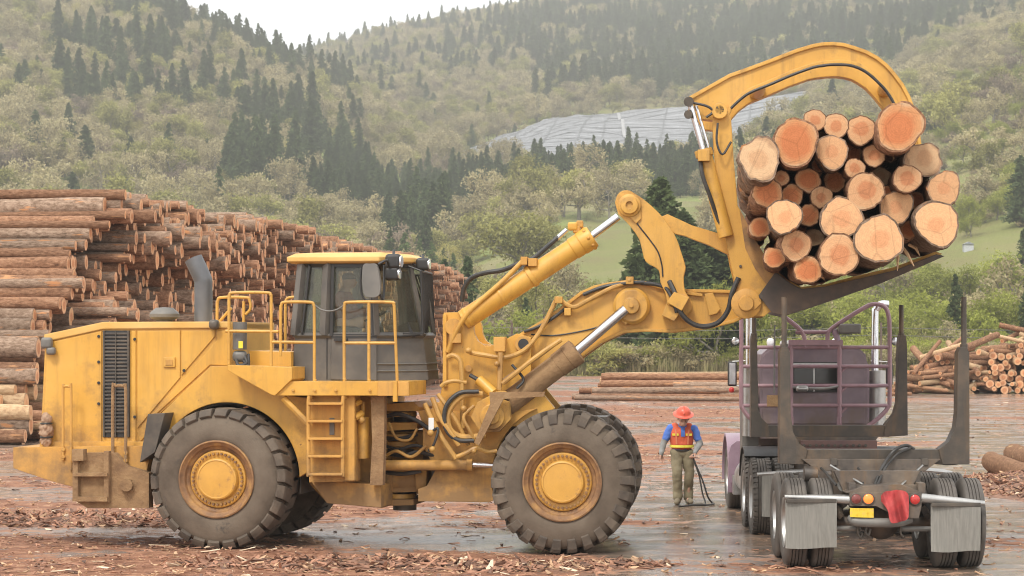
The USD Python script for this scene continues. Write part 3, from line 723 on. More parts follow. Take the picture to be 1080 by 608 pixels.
# rear body: hood
wh = 0.62
hood = lp('hood', RF.trace([(42.5, 471), (48, 356), (109, 342), (243, 341.5), (243, 395), (222, 389), (168, 437), (160, 471)], wh, 2.8), Y_)
lp('hood_top', RF.trace([(47.5, 353), (109.5, 339.8), (243, 339.3), (243, 346), (110, 347.2), (47, 361)], wh - 0.03, 2.83, wh), M['roof_yellow'], parent=hood)
def panel(pts, name='hood_panel', m=Y_, t=0.018, parent=hood):
    return lp(name, RF.solid(Polygon([RF.uz(x, y, wh) for x, y in pts]), wh - t, wh + 0.02), m, parent=parent)
panel([(50, 362), (107.5, 349.3), (107.5, 468), (45.5, 468)])
panel([(139, 349), (143.6, 349), (143.6, 468), (139, 468)])
panel([(145.2, 349), (190.3, 348.8), (190.3, 398.5), (145.2, 452)], 'side_door')
panel([(191.8, 348.8), (227, 348.8), (227, 355), (191.8, 396)], 'side_door')
panel([(145.2, 456), (229, 359), (229, 349), (241, 349), (241, 386), (222, 385), (166, 436), (160, 452), (147, 468)])
sd_ = lp('door_plate', RF.pbox(173.5, 185.5, 377, 387.5, wh - 0.045, wh, wh), Y_, parent=hood)
lp('door_plate_recess', RF.pbox(176, 183.5, 379.5, 385.5, wh - 0.052, wh - 0.04, wh), YD, parent=hood)
for px, py in [(104, 382), (104, 404), (104, 426), (194, 391), (104, 355), (142, 358), (142, 440)]:
    lp('door_latch', rod(RF.at(px, py, wh - 0.035), RF.at(px, py, wh), 0.022, 10), M['black'], parent=hood)
gr = lp('grille', RF.pbox(109.3, 137.2, 348.8, 461.5, wh - 0.012, wh + 0.02, wh), M['black'])
for i in range(28):
    y = 352 + i * 3.82
    a, b = RF.at(111, y, wh - 0.03), RF.at(135.6, y, wh - 0.03)
    lp('slat', [RF.trace([(111, y + 1.1), (135.6, y + 1.1), (135.6, y - 0.9), (111, y - 0.9)], wh - 0.035, wh - 0.01, wh)], M['steel'], False, parent=gr)
lp('grille_rail', [RF.pbox(109.6, 111.4, 349, 461, wh - 0.045, wh, wh), RF.pbox(135.2, 137, 349, 461, wh - 0.045, wh, wh)], M['steel'], parent=gr)
for x in (123,):
    lp('grille_bar', RF.pbox(x - 0.5, x + 0.5, 350, 461, wh - 0.046, wh - 0.03, wh), M['steel'], parent=gr)
# counterweight, steps at the tail
cw = lp('counterweight', RF.trace([(14, 472), (118, 471), (150, 471), (157, 486), (150, 520), (78, 514), (55, 508), (14, 494)], 0.35, 3.05), YD, label='yellow counterweight at the tail, muddy towards the steps')
lp('counterweight_top', RF.trace([(42, 466), (160, 466), (160, 473), (42, 473)], 0.55, 2.87), Y_)
st = lp('step_box', RF.trace([(77, 478), (120, 478), (133, 492), (157, 499), (157, 536), (92, 536), (77, 527)], 0.18, 0.36), M['mud'])
lp('step_frame', [RF.pbox(77, 82.5, 474, 529, 0.10, 0.2, 0.12), RF.pbox(110, 115, 476, 530, 0.10, 0.2, 0.12), RF.pbox(78, 114, 499, 502.5, 0.06, 0.24, 0.1), RF.pbox(78, 114, 524, 529, 0.06, 0.24, 0.1), RF.pbox(77, 89, 474, 486, 0.05, 0.2, 0.1)], M['mud'], parent=st)
lp('step_lug', [rod(RF.at(133, 512, 0.08), RF.at(133, 512, 0.2), 0.09, 10), RF.pbox(129, 137, 507, 518, 0.1, 0.2)], M['mud'], parent=st)
lp('grab_handle', RF.tube([(66.5, 486, 0.33), (66.5, 412, 0.33), (68, 408, 0.33), (73.5, 408, 0.33), (75, 412, 0.33), (75, 496, 0.33)], 0.02, 8, 3), YD)
lp('grab_handle', RF.tube([(119, 500, 0.3), (119, 412, 0.3), (122, 407.5, 0.3), (130, 407.5, 0.3), (132.5, 412, 0.3), (132.5, 488, 0.3)], 0.024, 8, 3), M['mud'])
lp('handle_foot', [rod(RF.at(66.5, y, 0.31), RF.at(66.5, y, 0.62), 0.03, 8) for y in (482, 474)] + [rod(RF.at(132.5, y, 0.28), RF.at(132.5, y, 0.62), 0.03, 8) for y in (486, 478)], YD)
lp('rear_flap', RF.trace([(156, 437), (174, 436), (163.5, 477), (147.5, 488)], 0.12, 0.55), M['steel'], label='dark leaning mud slab ahead of the rear tyre')
lp('rear_lamp', [moved(rbox(0.16, 0.14, 0.16, 0.04), RF.at(49.5, 362, 0.52)), moved(rbox(0.13, 0.12, 0.11, 0.035), RF.at(54, 370.5, 0.52))], M['grey'])
lp('rear_lamp', [moved(rbox(0.14, 0.2, 0.14, 0.05), RF.at(226, 342.5, 0.55))], M['steel'])
# rear fender and deck
lp('rear_fender', RF.solid(poly_minus(RF, [(164, 442), (222, 386.5), (243, 386.5), (290, 416), (326, 420), (326, 497), (312, 506), (160, 500)], 0.5, 1.06), 0.5, 0.66), Y_)
lp('fender_liner', RF.solid(poly_minus(RF, [(166, 445), (226, 400), (243, 394), (300, 417), (322, 425), (322, 520), (170, 520)], 0.9, 1.03), 0.66, 2.8), M['steel'])
lp('fender_deck', RF.trace([(240, 385), (308, 387.5), (308, 400), (290, 417.5), (286, 416.5), (240, 391)], 0.06, 1.0), Y_)
lp('deck_box', RF.trace([(263, 370), (307, 371.5), (307, 388), (263, 386.5)], 0.6, 1.5), Y_)
lp('air_dryer', [rod(RF.at(253, 340, 0.3), RF.at(253, 369, 0.3), 0.10, 14), moved(rbox(0.2, 0.2, 0.16, 0.06), RF.at(253, 376, 0.3))], M['grey'])
lp('dryer_label', RF.pbox(251.5, 256, 360, 367.5, 0.185, 0.2), pmat('yellow_sticker', [(0.75, 0.62, 0.05)], rough=0.4))
lp('dryer_hose', [RF.tube([(249, 380, 0.2), (252, 386, 0.14), (260, 383, 0.2), (258, 376, 0.25)], 0.025), RF.tube([(256, 380, 0.2), (262, 386, 0.2), (262, 374, 0.3)], 0.02)], M['hose'])
# chimney and pre-cleaner
ex = [RF.at(214.5, 345, 1.9), RF.at(214.5, 302, 1.9), RF.at(213.5, 294, 1.9), RF.at(204, 273, 1.9)]
lp('exhaust_pipe', tube(spline(ex, 5), 0.135, 20), pmat('grey_exhaust_steel', [(0.10, 0.10, 0.105), (0.17, 0.17, 0.175)], 2, 5, 0.45, metallic=0.5, bump=0.1))
lp('exhaust_mouth', rod(ex[3] - unit(ex[3] - ex[2]) * 0.02, ex[3] + unit(ex[3] - ex[2]) * 0.006, 0.115, 16), M['black'])
pc = RF.at(173.5, 340, 1.7)
lp('pre_cleaner', lathe([(0.12, -0.1), (0.12, 0.02), (0.16, 0.04), (0.215, 0.07), (0.22, 0.12), (0.20, 0.15), (0.15, 0.19), (0.13, 0.21), (0.0, 0.22)], pc, [0, 0, 1], 32), M['grey'])
# chassis behind the ladder
lp('rear_frame', [RF.trace([(240, 420), (326, 430), (326, 510), (345, 531), (403, 536), (403, 420), (330, 405)], 1.0, 2.4), RF.trace([(326, 505), (402, 512), (402, 535.5), (345, 531)], 0.55, 2.85)], YD)
lp('ladder_box', RF.trace([(324, 416), (374.5, 416), (374.5, 508), (326, 509)], 0.30, 0.6), YD, label='box behind the ladder with a rusty worn front')
ladder = UsdGeom.Xform.Define(stage, str(LD.GetPath()) + '/ladder').GetPrim()
for x in (325.3, 361.5):
    part(ladder, 'ladder_rail', RF.tube([(x, 503, 0.12), (x, 424, 0.12), (x + 2.5, 419.5, 0.16), (x + 4, 419, 0.28)], 0.028, 8, 3), YD)
for y in (426, 444.5, 463, 481.5, 500.5):
    part(ladder, 'rung', RF.pbox(325, 361.5, y - 1.3, y + 1.3, 0.08, 0.3, 0.1), YD)
lp('ladder_plate', [RF.pbox(347.5, 352.5, 441, 459, 0.285, 0.3)], M['grey'])
lp('ladder_side', RF.pbox(364, 374.5, 417, 507, 0.22, 0.32, 0.25), YD)
lp('brace', RF.tube([(299, 420, 0.2), (325, 447, 0.2)], 0.05, 6), Y_)
lp('upright_cylinder', [rod(RF.at(383, 484, 0.5), RF.at(383, 440, 0.5), 0.085, 16), rod(RF.at(383, 440, 0.5), RF.at(383, 424, 0.5), 0.03, 10)], Y_)
lp('cylinder_port', [RF.tube([(374, 441, 0.3), (382, 436, 0.4)], 0.05, 8), RF.tube([(374, 427, 0.3), (380, 424, 0.4)], 0.04, 8)], Y_)
lp('port_cap', ball(RF.at(381.5, 443, 0.38), 0.055, 2), M['pipe'])
lp('side_flap', RF.trace([(391, 418), (405.5, 418), (405, 470), (403.5, 512), (390, 512), (392.5, 465)], 0.35, 0.5), M['mud'])
# platform and railings
lp('platform', RF.trace([(289.5, 402.5), (431, 402.5), (431, 417.5), (290, 417.5)], 0.10, 1.2), Y_)
lp('platform_end', RF.pbox(398.5, 431.5, 403, 417.8, 0.09, 0.12, 0.1), YD)
lp('platform_bracket', RF.pbox(415, 419.5, 402, 424, 0.06, 0.12, 0.1), Y_)
lp('platform_bolt', [rod(RF.at(x, 412, 0.07), RF.at(x, 412, 0.12), 0.02, 8) for x in (309, 332, 354, 390)], YD)
wr = 0.14
def rail(pts, w=wr, r=0.022, n=4, name='railing'):
    return lp(name, RF.tube([(x, y, w) for x, y in pts], r, 8, n), M['yellow_boom'])
def hoop(x0, x1, yt, y0, y1, w=wr, x0b=None, x1b=None):
    return rail([(x0b or x0, y0), (x0, yt + 12), (x0 + 0.8, yt + 3), (x0 + 5, yt), (x1 - 5, yt), (x1 - 0.8, yt + 3), (x1, yt + 12), (x1b or x1, y1)], w)
hoop(241.5, 286, 309, 380, 415)
rail([(238, 349.5), (294, 350)])
hoop(296, 331.5, 319, 376, 404)
rail([(287, 361), (331.5, 361.5)])
hoop(363, 416, 319, 405, 404, x1b=419)
rail([(389, 319), (389, 405)])
rail([(363, 362), (418, 362)])
hoop(229, 264, 314, 342, 332, 1.2, x1b=259)
rail([(231, 340), (244, 325)], 1.2)
rail([(257, 318), (257, 342)], 1.2)
hoop(301, 322, 314, 372, 350, 2.7)
rail([(241.5, 311), (241.5, 385)])
for x, y in [(331.5, 404), (363, 404), (389, 404), (286, 392)]:
    lp('rail_foot', RF.pbox(x - 1.6, x + 1.6, y - 4, y + 8, wr - 0.03, wr + 0.01), Y_)
lp('gate_chain', RF.tube([(332, 322, wr), (338, 326.5, wr), (347, 328.5, wr), (356, 326.5, wr), (363, 322, wr)], 0.012, 5), M['grey'])
# cab
zl = lambda y, w=0.7: RF.uz(350, y, w)[1]
def plan(px_r, px_s, px_n, y):
    """Corners (near side, nose, far side) of the cab at a height: rear, end of the side, nose."""
    ur, us = RF.uz(px_r, y, 0.72)[0], RF.uz(px_s, y, 0.72)[0]
    un = RF.uz(px_n, y, 1.25)[0]
    z = zl(y)
    return [RF.P(ur, 0.72, z), RF.P(us, 0.72, z), RF.P(un, 1.25, z), RF.P(un, 1.95, z), RF.P(us, 2.48, z), RF.P(ur, 2.48, z)]
def loft(levels):
    k = len(levels[0]); V = np.vstack(levels); F = []
    for i in range(len(levels) - 1):
        for j in range(k):
            F += [[i * k + j, i * k + (j + 1) % k, (i + 1) * k + (j + 1) % k], [i * k + j, (i + 1) * k + (j + 1) % k, (i + 1) * k + j]]
    n = len(levels) - 1
    for j in range(1, k - 1):
        F += [[0, j + 1, j], [n * k, n * k + j, n * k + j + 1]]
    m = tm(V, F); m.fix_normals(); return m
cabx = UsdGeom.Xform.Define(stage, str(LD.GetPath()) + '/cab').GetPrim()
B0, B1, B2, B3 = plan(308, 396, 437, 411), plan(306.5, 396, 452, 401), plan(311.5, 396, 446, 354), plan(319, 392, 432, 278)
part(cabx, 'cab_lower', loft([B0, B1, B2]), M['cab_grey'], 20)
def lerp(a, b, t): return a + (b - a) * t
def bar(a, b, r): return tube([a, b], [r, r], 4)
for j, r in [(0, 0.06), (1, 0.05), (2, 0.035), (3, 0.035), (4, 0.05), (5, 0.06)]:
    part(cabx, 'pillar', bar(B2[j], B3[j], r * 1.25), M['cab_grey'], 20)
qx = [(344, 349), (347, 352)]
sp0, sp1 = RF.at(343, 354, 0.72), RF.at(346.5, 278, 0.72)
part(cabx, 'pillar', tube([sp0, sp1], 0.085, 4), M['cab_grey'], 20)
part(cabx, 'pillar', tube([sp0 + RF.e2 * 1.76, sp1 + RF.e2 * 1.76], 0.085, 4), M['cab_grey'], 20)
part(cabx, 'sill_bar', [bar(lerp(B2[j], B2[(j + 1) % 6], 0), B2[(j + 1) % 6], 0.045) for j in range(6)], M['cab_grey'], 20)
part(cabx, 'header_bar', [bar(B3[j], B3[(j + 1) % 6], 0.06) for j in range(6)], M['black'], 20)
def pane(q, t=0.006):
    q = [np.asarray(x) for x in q]
    n = unit(np.cross(q[1] - q[0], q[2] - q[0])) * t
    V = np.vstack([[x - n for x in q], [x + n for x in q]])
    m = tm(V, [[0, 1, 2], [0, 2, 3], [4, 6, 5], [4, 7, 6]] + [f for i in range(4) for f in ([i, (i + 1) % 4, 4 + (i + 1) % 4], [i, 4 + (i + 1) % 4, 4 + i])])
    m.fix_normals(); return m
for j in range(6):
    a, b, c_, d_ = B2[j], B2[(j + 1) % 6], B3[(j + 1) % 6], B3[j]
    if j in (0, 4):
        s0, s1 = (sp0, sp1) if j == 0 else (sp0 + RF.e2 * 1.76, sp1 + RF.e2 * 1.76)
        for e0, e1 in ((d_, a), (c_, b)) if j == 0 else ((c_, b), (d_, a)):
            part(cabx, 'window', pane([e1, s0, s1, e0]), M['glass'], False)
    else:
        part(cabx, 'window', pane([a, b, c_, d_]), M['glass'], False)
part(cabx, 'quarter_window_frame', [RF.trace([(319, 352), (327, 281), (325, 280), (317, 352)], 0.66, 0.7)], M['black'])
dr = part(cabx, 'door', [RF.trace([(348.5, 400.5), (397, 401.5), (397, 354), (350, 354)], 0.685, 0.73)], M['cab_grey'])
part(dr, 'door_frame', [RF.trace([(347.5, 355), (350.8, 355), (352.5, 279), (349.5, 279)], 0.67, 0.73), RF.trace([(392, 355), (395.5, 355), (393.5, 279), (390.5, 279)], 0.67, 0.73), RF.trace([(349, 357), (397, 357), (397, 352), (349, 352)], 0.68, 0.73), RF.trace([(350, 282), (393, 282), (393, 277.5), (350, 277.5)], 0.675, 0.73)], M['black'])
part(dr, 'handle', RF.pbox(352, 366, 357.5, 360, 0.64, 0.69), M['black'])
part(dr, 'seam', [RF.pbox(344.3, 345.2, 355, 400.5, 0.712, 0.735)], M['black'])
part(cabx, 'nose_trim', [tube([lerp(B1[1], B2[1], t), lerp(B1[2], B2[2], t), lerp(B1[3], B2[3], t)], 0.014, 6) for t in (0.2, 0.36)], M['grey'])
# roof
rz0 = zl(277.5); rz1 = zl(268.5)
def roof_ring(inset, z):
    ur, uf = RF.uz(305, 275, 0.72)[0] + inset, RF.uz(437, 275, 1.25)[0] - inset
    us = RF.uz(400, 275, 0.6)[0]
    a = [(ur, 0.6 + inset), (us, 0.6 + inset), (uf, 1.2 + inset * 0.5), (uf, 2.0 - inset * 0.5), (us, 2.6 - inset), (ur, 2.6 - inset)]
    return [RF.P(u, w, z) for u, w in a]
part(cabx, 'roof', loft([roof_ring(0.05, rz0 - 0.01), roof_ring(0, rz0 + 0.02), roof_ring(0.0, rz1 - 0.04), roof_ring(0.1, rz1 + 0.015), roof_ring(0.35, rz1 + 0.035)]), M['roof_yellow'], 40)
def work_lamp(px, py, w, s=0.17, fr=RF):
    c = fr.at(px, py, w)
    l = part(cabx, 'work_lamp', [moved(rbox(s * 1.15, s * 0.8, s * 1.05, s * 0.25), c), rod(c + [0, 0, s * 0.4], c + [0, 0.1, s * 0.8], 0.02, 6)], M['black'])
    part(l, 'lens', rod(c + fr.e1 * s * 0.5, c + fr.e1 * s * 0.62, s * 0.42, 14), M['lamp_lens'], 30)
work_lamp(415, 276, 0.62, 0.2)
work_lamp(414, 289, 0.62, 0.18)
work_lamp(446, 279, 1.3, 0.17)
work_lamp(443, 280, 2.1, 0.17)
mc = [RF.at(382.5, 312, 0.35), RF.at(384, 279, 0.35), RF.at(399, 279, 0.35), RF.at(402, 312, 0.35)]
ctr = sum(mc) / 4
mi = part(cabx, 'mirror', RF.trace(arc_poly([(384, 309), (382.6, 296), (384, 280), (391, 278.5), (398, 280), (401.5, 296), (401.5, 309), (398, 313.5), (391, 314), (386, 313)], 4), 0.30, 0.38, 0.35), M['grey'], 30)
part(mi, 'mirror_arm', [RF.tube([(399, 279, 0.34), (408, 275, 0.4), (410, 283, 0.6)], 0.018, 8), RF.tube([(401, 311, 0.34), (404, 316, 0.4), (405, 300, 0.6), (405, 280, 0.68)], 0.018, 8), RF.tube([(381, 284, 0.33), (380.3, 300, 0.33), (383, 314, 0.33), (392, 318, 0.33)], 0.014, 8)], M['black'])
# windscreen guard
gw = [RF.at(444, 286, 1.05), RF.at(455, 289, 2.35), RF.at(458, 356, 2.35), RF.at(446, 352, 1.05)]
gd = part(cabx, 'screen_guard', [tube([gw[0], gw[1], gw[2], gw[3], gw[0]], 0.018, 6)], M['black'])
part(gd, 'guard_bar', [rod(lerp(gw[0], gw[1], t), lerp(gw[3], gw[2], t), 0.013, 6) for t in np.linspace(0.06, 0.94, 10)], M['black'])
part(gd, 'guard_arm', [rod(RF.at(431, 281, 1.1), gw[0], 0.015, 6), rod(RF.at(425, 352, 0.9), gw[3], 0.014, 6), RF.tube([(420, 355, 0.9), (443, 353.5, 1.1)], 0.014)], M['black'])
# inside the cab
st_ = part(cabx, 'seat', [moved(rbox(0.5, 0.5, 0.16, 0.06), RF.at(362, 350, 1.6)), moved(rbox(0.16, 0.5, 0.75, 0.06), RF.at(349, 325, 1.6) ), moved(rbox(0.14, 0.3, 0.22, 0.05), RF.at(351, 294, 1.6))], M['black'])
part(cabx, 'steering_column', [RF.tube([(405, 360, 1.5), (396, 335, 1.5)], 0.05, 8), moved(lathe([(0.16, -0.015), (0.19, -0.015), (0.19, 0.015), (0.16, 0.015), (0.16, -0.015)], [0, 0, 0], [-0.4, 0, 0.9], 24), RF.at(396, 334, 1.5))], M['black'])
part(cabx, 'dash', RF.trace([(420, 356), (420, 344), (430, 340), (438, 356)], 1.1, 2.1), M['black'])
# hinge between the two frames
lp('hinge_plate', [RF.trace([(403, 427), (436, 424), (442, 430), (442, 434), (403, 434)], 1.2, 2.2), RF.trace([(403, 446), (440, 446), (440, 453), (403, 455)], 1.2, 2.2)], YD)
lp('hinge_pin', [rod(RF.at(427, 424, 1.7), RF.at(427, 455, 1.7), 0.16, 20), rod(RF.at(427, 508, 1.7), RF.at(427, 538, 1.7), 0.17, 20)], M['steel'])
lp('hinge_plate', [RF.trace([(403, 514), (440, 513), (440, 519), (403, 520)], 1.2, 2.2), RF.trace([(403, 527), (436, 527), (436, 533), (403, 534)], 1.2, 2.2)], YD)
lp('hinge_core', [RF.trace([(403, 455), (446, 455), (446, 515), (403, 515)], 1.6, 2.3)], YD)
for y, r in ((430, 0.2), (437, 0.24), (460, 0.2), (468, 0.24), (476, 0.2), (523, 0.22)):
    lp('hinge_ring', lathe([(r * 0.7, -0.03), (r, -0.03), (r, 0.03), (r * 0.7, 0.03)], RF.at(422, y, 1.45), [0, 0, 1], 24), M['pipe'] if y != 476 else M['steel'])
for q, r, m in [([(404, 440, 1.0), (420, 437, 0.9), (438, 443, 0.9), (452, 452, 0.9)], 0.03, 'hose'), ([(405, 482, 0.95), (418, 476, 0.85), (434, 482, 0.85), (450, 470, 0.85)], 0.024, 'pipe'), ([(404, 498, 1.0), (424, 500, 0.9), (444, 497, 0.9)], 0.03, 'hose'), ([(410, 446, 0.95), (418, 462, 0.88), (432, 464, 0.88), (440, 452, 0.9)], 0.02, 'pipe')]:
    lp('hinge_hose', tube(spline([RF.at(*p) for p in q], 6), r, 8), M[m])
lp('drive_shaft', [rod(RF.at(405, 505, 1.3), FF.at(452, 505, 1.3), 0.17, 20), lathe([(0.2, 0), (0.22, 0.05), (0.22, 0.12), (0.18, 0.16)], RF.at(405, 505, 1.3), RF.e1, 20), lathe([(0.2, 0), (0.23, 0.05), (0.23, 0.14), (0.16, 0.16)], RF.at(452, 505, 1.3), -RF.e1, 20)], YD)
scy = [RF.at(402, 491, 0.8), FF.at(497, 490.5, 0.8), FF.at(521, 491, 0.8)]
lp('steering_cylinder', [rod(scy[0], scy[1], 0.075, 18), rod(scy[1] - FF.e1 * 0.06, scy[1] + FF.e1 * 0.02, 0.09, 18)], YD)
lp('cylinder_rod', rod(scy[1], scy[2], 0.038, 14), M['chrome'])
lp('hinge_hose', [tube(spline([RF.at(405, 470, 1.1), RF.at(420, 474, 0.95), RF.at(438, 470, 0.95), FF.at(455, 476, 1.0)], 6), 0.022, 8), tube(spline([RF.at(405, 478, 1.1), RF.at(425, 481, 0.9), RF.at(440, 477, 0.9), FF.at(462, 482, 1.0)], 6), 0.026, 8), tube(spline([RF.at(405, 462, 1.2), RF.at(422, 463, 1.0), RF.at(440, 458, 1.0)], 6), 0.03, 8)], M['hose'])
# front frame
lp('front_frame', FF.solid(poly_minus(FF, [(441, 434), (463, 430), (500, 440), (560, 432), (584, 430), (640, 470), (640, 520), (545, 500), (545, 517), (516, 530), (441, 529), (441, 516), (455, 511), (460, 497), (446, 470), (446, 448)], 0.95, 1.06).union(Polygon([FF.uz(x, y, 0.95) for x, y in [(441, 529), (460, 495), (520, 495), (540, 494), (528, 499), (516, 512), (512, 529)]])), 0.95, 2.45), YD)
lp('front_core', FF.trace([(455, 440), (640, 440), (640, 505), (455, 505)], 1.3, 2.1), M['steel'])
tower = [(467.5, 334), (468, 330), (494, 329), (499, 343), (500, 352), (504, 360), (512, 365.5), (522, 364), (545, 352), (560, 356), (560, 400), (585, 431), (560, 450), (470, 450), (462, 432), (467.5, 400)]
lp('tower_plate', FF.trace(tower, 1.02, 1.2), Y_)
lp('tower_plate', FF.trace(tower, 2.2, 2.38, 1.02), Y_)
lp('tower_web', FF.trace([(467.8, 333), (474, 332), (474, 430), (467.8, 400)], 1.2, 2.2, 1.02), Y_)
lp('tower_edge', FF.pbox(467.0, 471.0, 332, 408, 0.97, 1.02), Y_)
lp('tower_boss', [rod(FF.at(478, 345, 0.93), FF.at(478, 345, 1.05), 0.12, 20), rod(FF.at(496, 341, 0.98), FF.at(496, 341, 1.05), 0.06, 12), rod(FF.at(552, 363, 0.98), FF.at(552, 363, 1.25), 0.12, 20), rod(FF.at(494, 389, 0.97), FF.at(494, 389, 1.05), 0.05, 12)], YD)
lp('pin_hole', rod(FF.at(552, 363, 0.965), FF.at(552, 363, 0.985), 0.075, 16), M['black'])
lp('valve_block', FF.pbox(520.5, 532.5, 355.5, 371, 0.8, 1.1), YD)
lp('valve_block', [FF.pbox(474, 486, 352, 362, 0.9, 1.05), FF.pbox(456, 470, 425, 445, 0.7, 1.0)], YD)
# lower pivot plates of the lift cylinder, mud guard bracket
lp('lift_pivot', [FF.solid(Polygon([FF.uz(x, y, 0.8) for x, y in [(498, 440), (505, 424), (520, 416), (538, 424), (540, 442), (528, 455), (508, 456)]]), 0.62, 0.78), rod(FF.at(519, 440, 0.55), FF.at(519, 440, 0.66), 0.17, 24), rod(FF.at(519, 440, 0.5), FF.at(519, 440, 0.6), 0.1, 20)], Y_)
lp('stay', [FF.trace([(516, 414), (575, 413.5), (573, 418.5), (531, 421), (505, 470), (500, 467), (517, 426)], 0.42, 0.5)], M['mud'])
lp('stub', rod(FF.at(505, 401, 0.8), FF.at(521, 415, 0.7), 0.075, 12), Y_)
# boom
boom_out = [(500, 362), (520, 365), (545, 354), (571.5, 338), (590, 325), (612, 308), (626, 301.5), (640, 298.5), (662, 295.5), (680, 296.5), (696, 301.5), (721, 305), (768, 306), (785, 309), (800, 310), (812, 318), (813, 326), (806, 330), (790, 333), (774, 340.5), (752, 346), (738, 348), (710, 351.3), (680, 350), (658, 351.5), (635, 362), (614, 377), (590, 398), (545, 402), (505, 392)]
lp('lift_arm', FF.trace(boom_out, 1.2, 1.44), YB)
lp('lift_arm', FF.trace(boom_out, 2.0, 2.24, 1.2), YB)
inner = Polygon([FF.uz(x, y, 1.2) for x, y in boom_out]).buffer(-0.12)
lp('arm_web', FF.solid(inner, 1.44, 2.0), YB)
edge = Polygon([FF.uz(x, y, 1.2) for x, y in boom_out])
lp('arm_flange', FF.solid(edge.difference(edge.buffer(-0.045)), 1.155, 1.2), YB)
piv = FF.at(666.5, 323, 1.2)
lp('arm_boss', [lathe([(0.26, 0.02), (0.26, 0.12), (0.22, 0.17), (0.0, 0.17)], piv, -FF.e2, 32), lathe([(0.12, 0.15), (0.11, 0.24), (0.0, 0.25)], piv, -FF.e2, 24), FF.trace([(650, 334), (650, 325), (664, 318), (668, 336), (660, 343)], 1.05, 1.2)], YB)
lp('boss_bolt', rod(piv - FF.e2 * 0.24, piv - FF.e2 * 0.27, 0.03, 8), YD)
lp('arm_seam', FF.tube([(560, 353, 1.19), (585, 354, 1.19), (620, 348, 1.19), (650, 339, 1.19)], 0.011, 6), M['hose'])
lp('arm_patch', [FF.trace([(743, 310), (752, 309), (760, 326), (756, 331), (748, 333)], 1.13, 1.16), FF.trace([(724, 307), (741, 310), (741, 313), (724, 311)], 1.14, 1.165)], YB)
# tilt cylinder
t0, t1, t2 = FF.at(489, 338, 1.05), FF.at(620, 252.5, 1.05), FF.at(652, 228.5, 1.05)
ax = unit(t1 - t0)
lp('tilt_cylinder', [rod(t0, t1, 0.148, 32), lathe([(0.148, -0.34), (0.16, -0.33), (0.16, -0.2), (0.17, -0.19), (0.17, -0.03), (0.155, 0.0), (0.0, 0.0)], t1 + ax * 0.08, ax, 32), lathe([(0.15, 0), (0.156, 0.01), (0.156, 0.03), (0.15, 0.04)], t0 + ax * 0.62, ax, 32), lathe([(0.15, 0), (0.156, 0.01), (0.156, 0.04), (0.15, 0.05)], t0 + ax * 0.05, ax, 32)], Y_, label='clean bright yellow upper cylinder tilting the fork')
up = unit(np.cross(ax, FF.e2)); up = up if up[2] > 0 else -up
lp('cylinder_lug', [moved(rbox(0.1, 0.12, 0.1, 0.02), t1 + ax * -0.06 + up * 0.2), moved(rbox(0.1, 0.1, 0.1, 0.02), t1 + ax * 0.02 + up * 0.24)], YD)
for q in np.arange(8) * np.pi / 4:
    lp('flange_bolt', ball(t1 + ax * 0.02 + 0.158 * (math.cos(q) * up + math.sin(q) * FF.e2), 0.03, 1), YD)
lp('cylinder_rod', rod(t1, t2, 0.055, 18), M['chrome'])
lp('pipe_clamp', [FF.pbox(549, 556, 271, 279.5, 0.86, 1.15), FF.pbox(557, 566, 272.5, 281, 0.86, 1.1)], YD)
lp('clamp_strap', [lathe([(0.15, 0), (0.165, 0), (0.165, 0.07), (0.15, 0.07)], t0 + (t1 - t0) * 0.53, ax, 32)], Y_)
lp('hydraulic_pipe', tube(spline([FF.at(*p) for p in [(472, 372, 0.95), (480, 352, 0.92), (492, 332, 0.9), (506, 318, 0.9), (530, 297, 0.92), (551, 276, 0.95)]], 6), 0.036, 10), YB, label='yellow pipe running along the top of the tilt cylinder')
lp('hose', tube(spline([FF.at(*p) for p in [(487, 318, 1.3), (490, 303, 1.25), (498, 293, 1.2), (512, 288, 1.1), (530, 285, 1.05), (548, 278, 1.0), (562, 273, 1.0), (580, 258, 1.0), (589, 250, 1.02)]], 6), 0.034, 10), M['hose'])
lp('hose_end', rod(FF.at(587, 252, 1.02), FF.at(598, 242.5, 1.02), 0.035, 10), M['chrome'])
lp('hose_block', moved(rbox(0.14, 0.12, 0.12, 0.03), FF.at(604, 239, 1.03)), Y_)
# lift cylinder
c0, c1, c2 = FF.at(522, 436, 0.98), FF.at(607, 371.5, 0.98), FF.at(660, 326, 0.98)
bx = unit(c1 - c0)
lp('lift_cylinder', [rod(c0, c1, 0.165, 28), lathe([(0.165, -0.32), (0.178, -0.3), (0.178, -0.14), (0.187, -0.13), (0.187, 0.02), (0.15, 0.035), (0, 0.035)], c1, bx, 28)], M['mud'], label='lift cylinder caked in brown mud')
lp('cylinder_rod', rod(c1, c2, 0.07, 18), M['chrome'])
lp('hydraulic_pipe', tube(spline([FF.at(*p) for p in [(530, 402, 0.8), (548, 390, 0.78), (572, 373, 0.76), (590, 359.5, 0.76)]], 5), 0.03, 8), M['mud'])
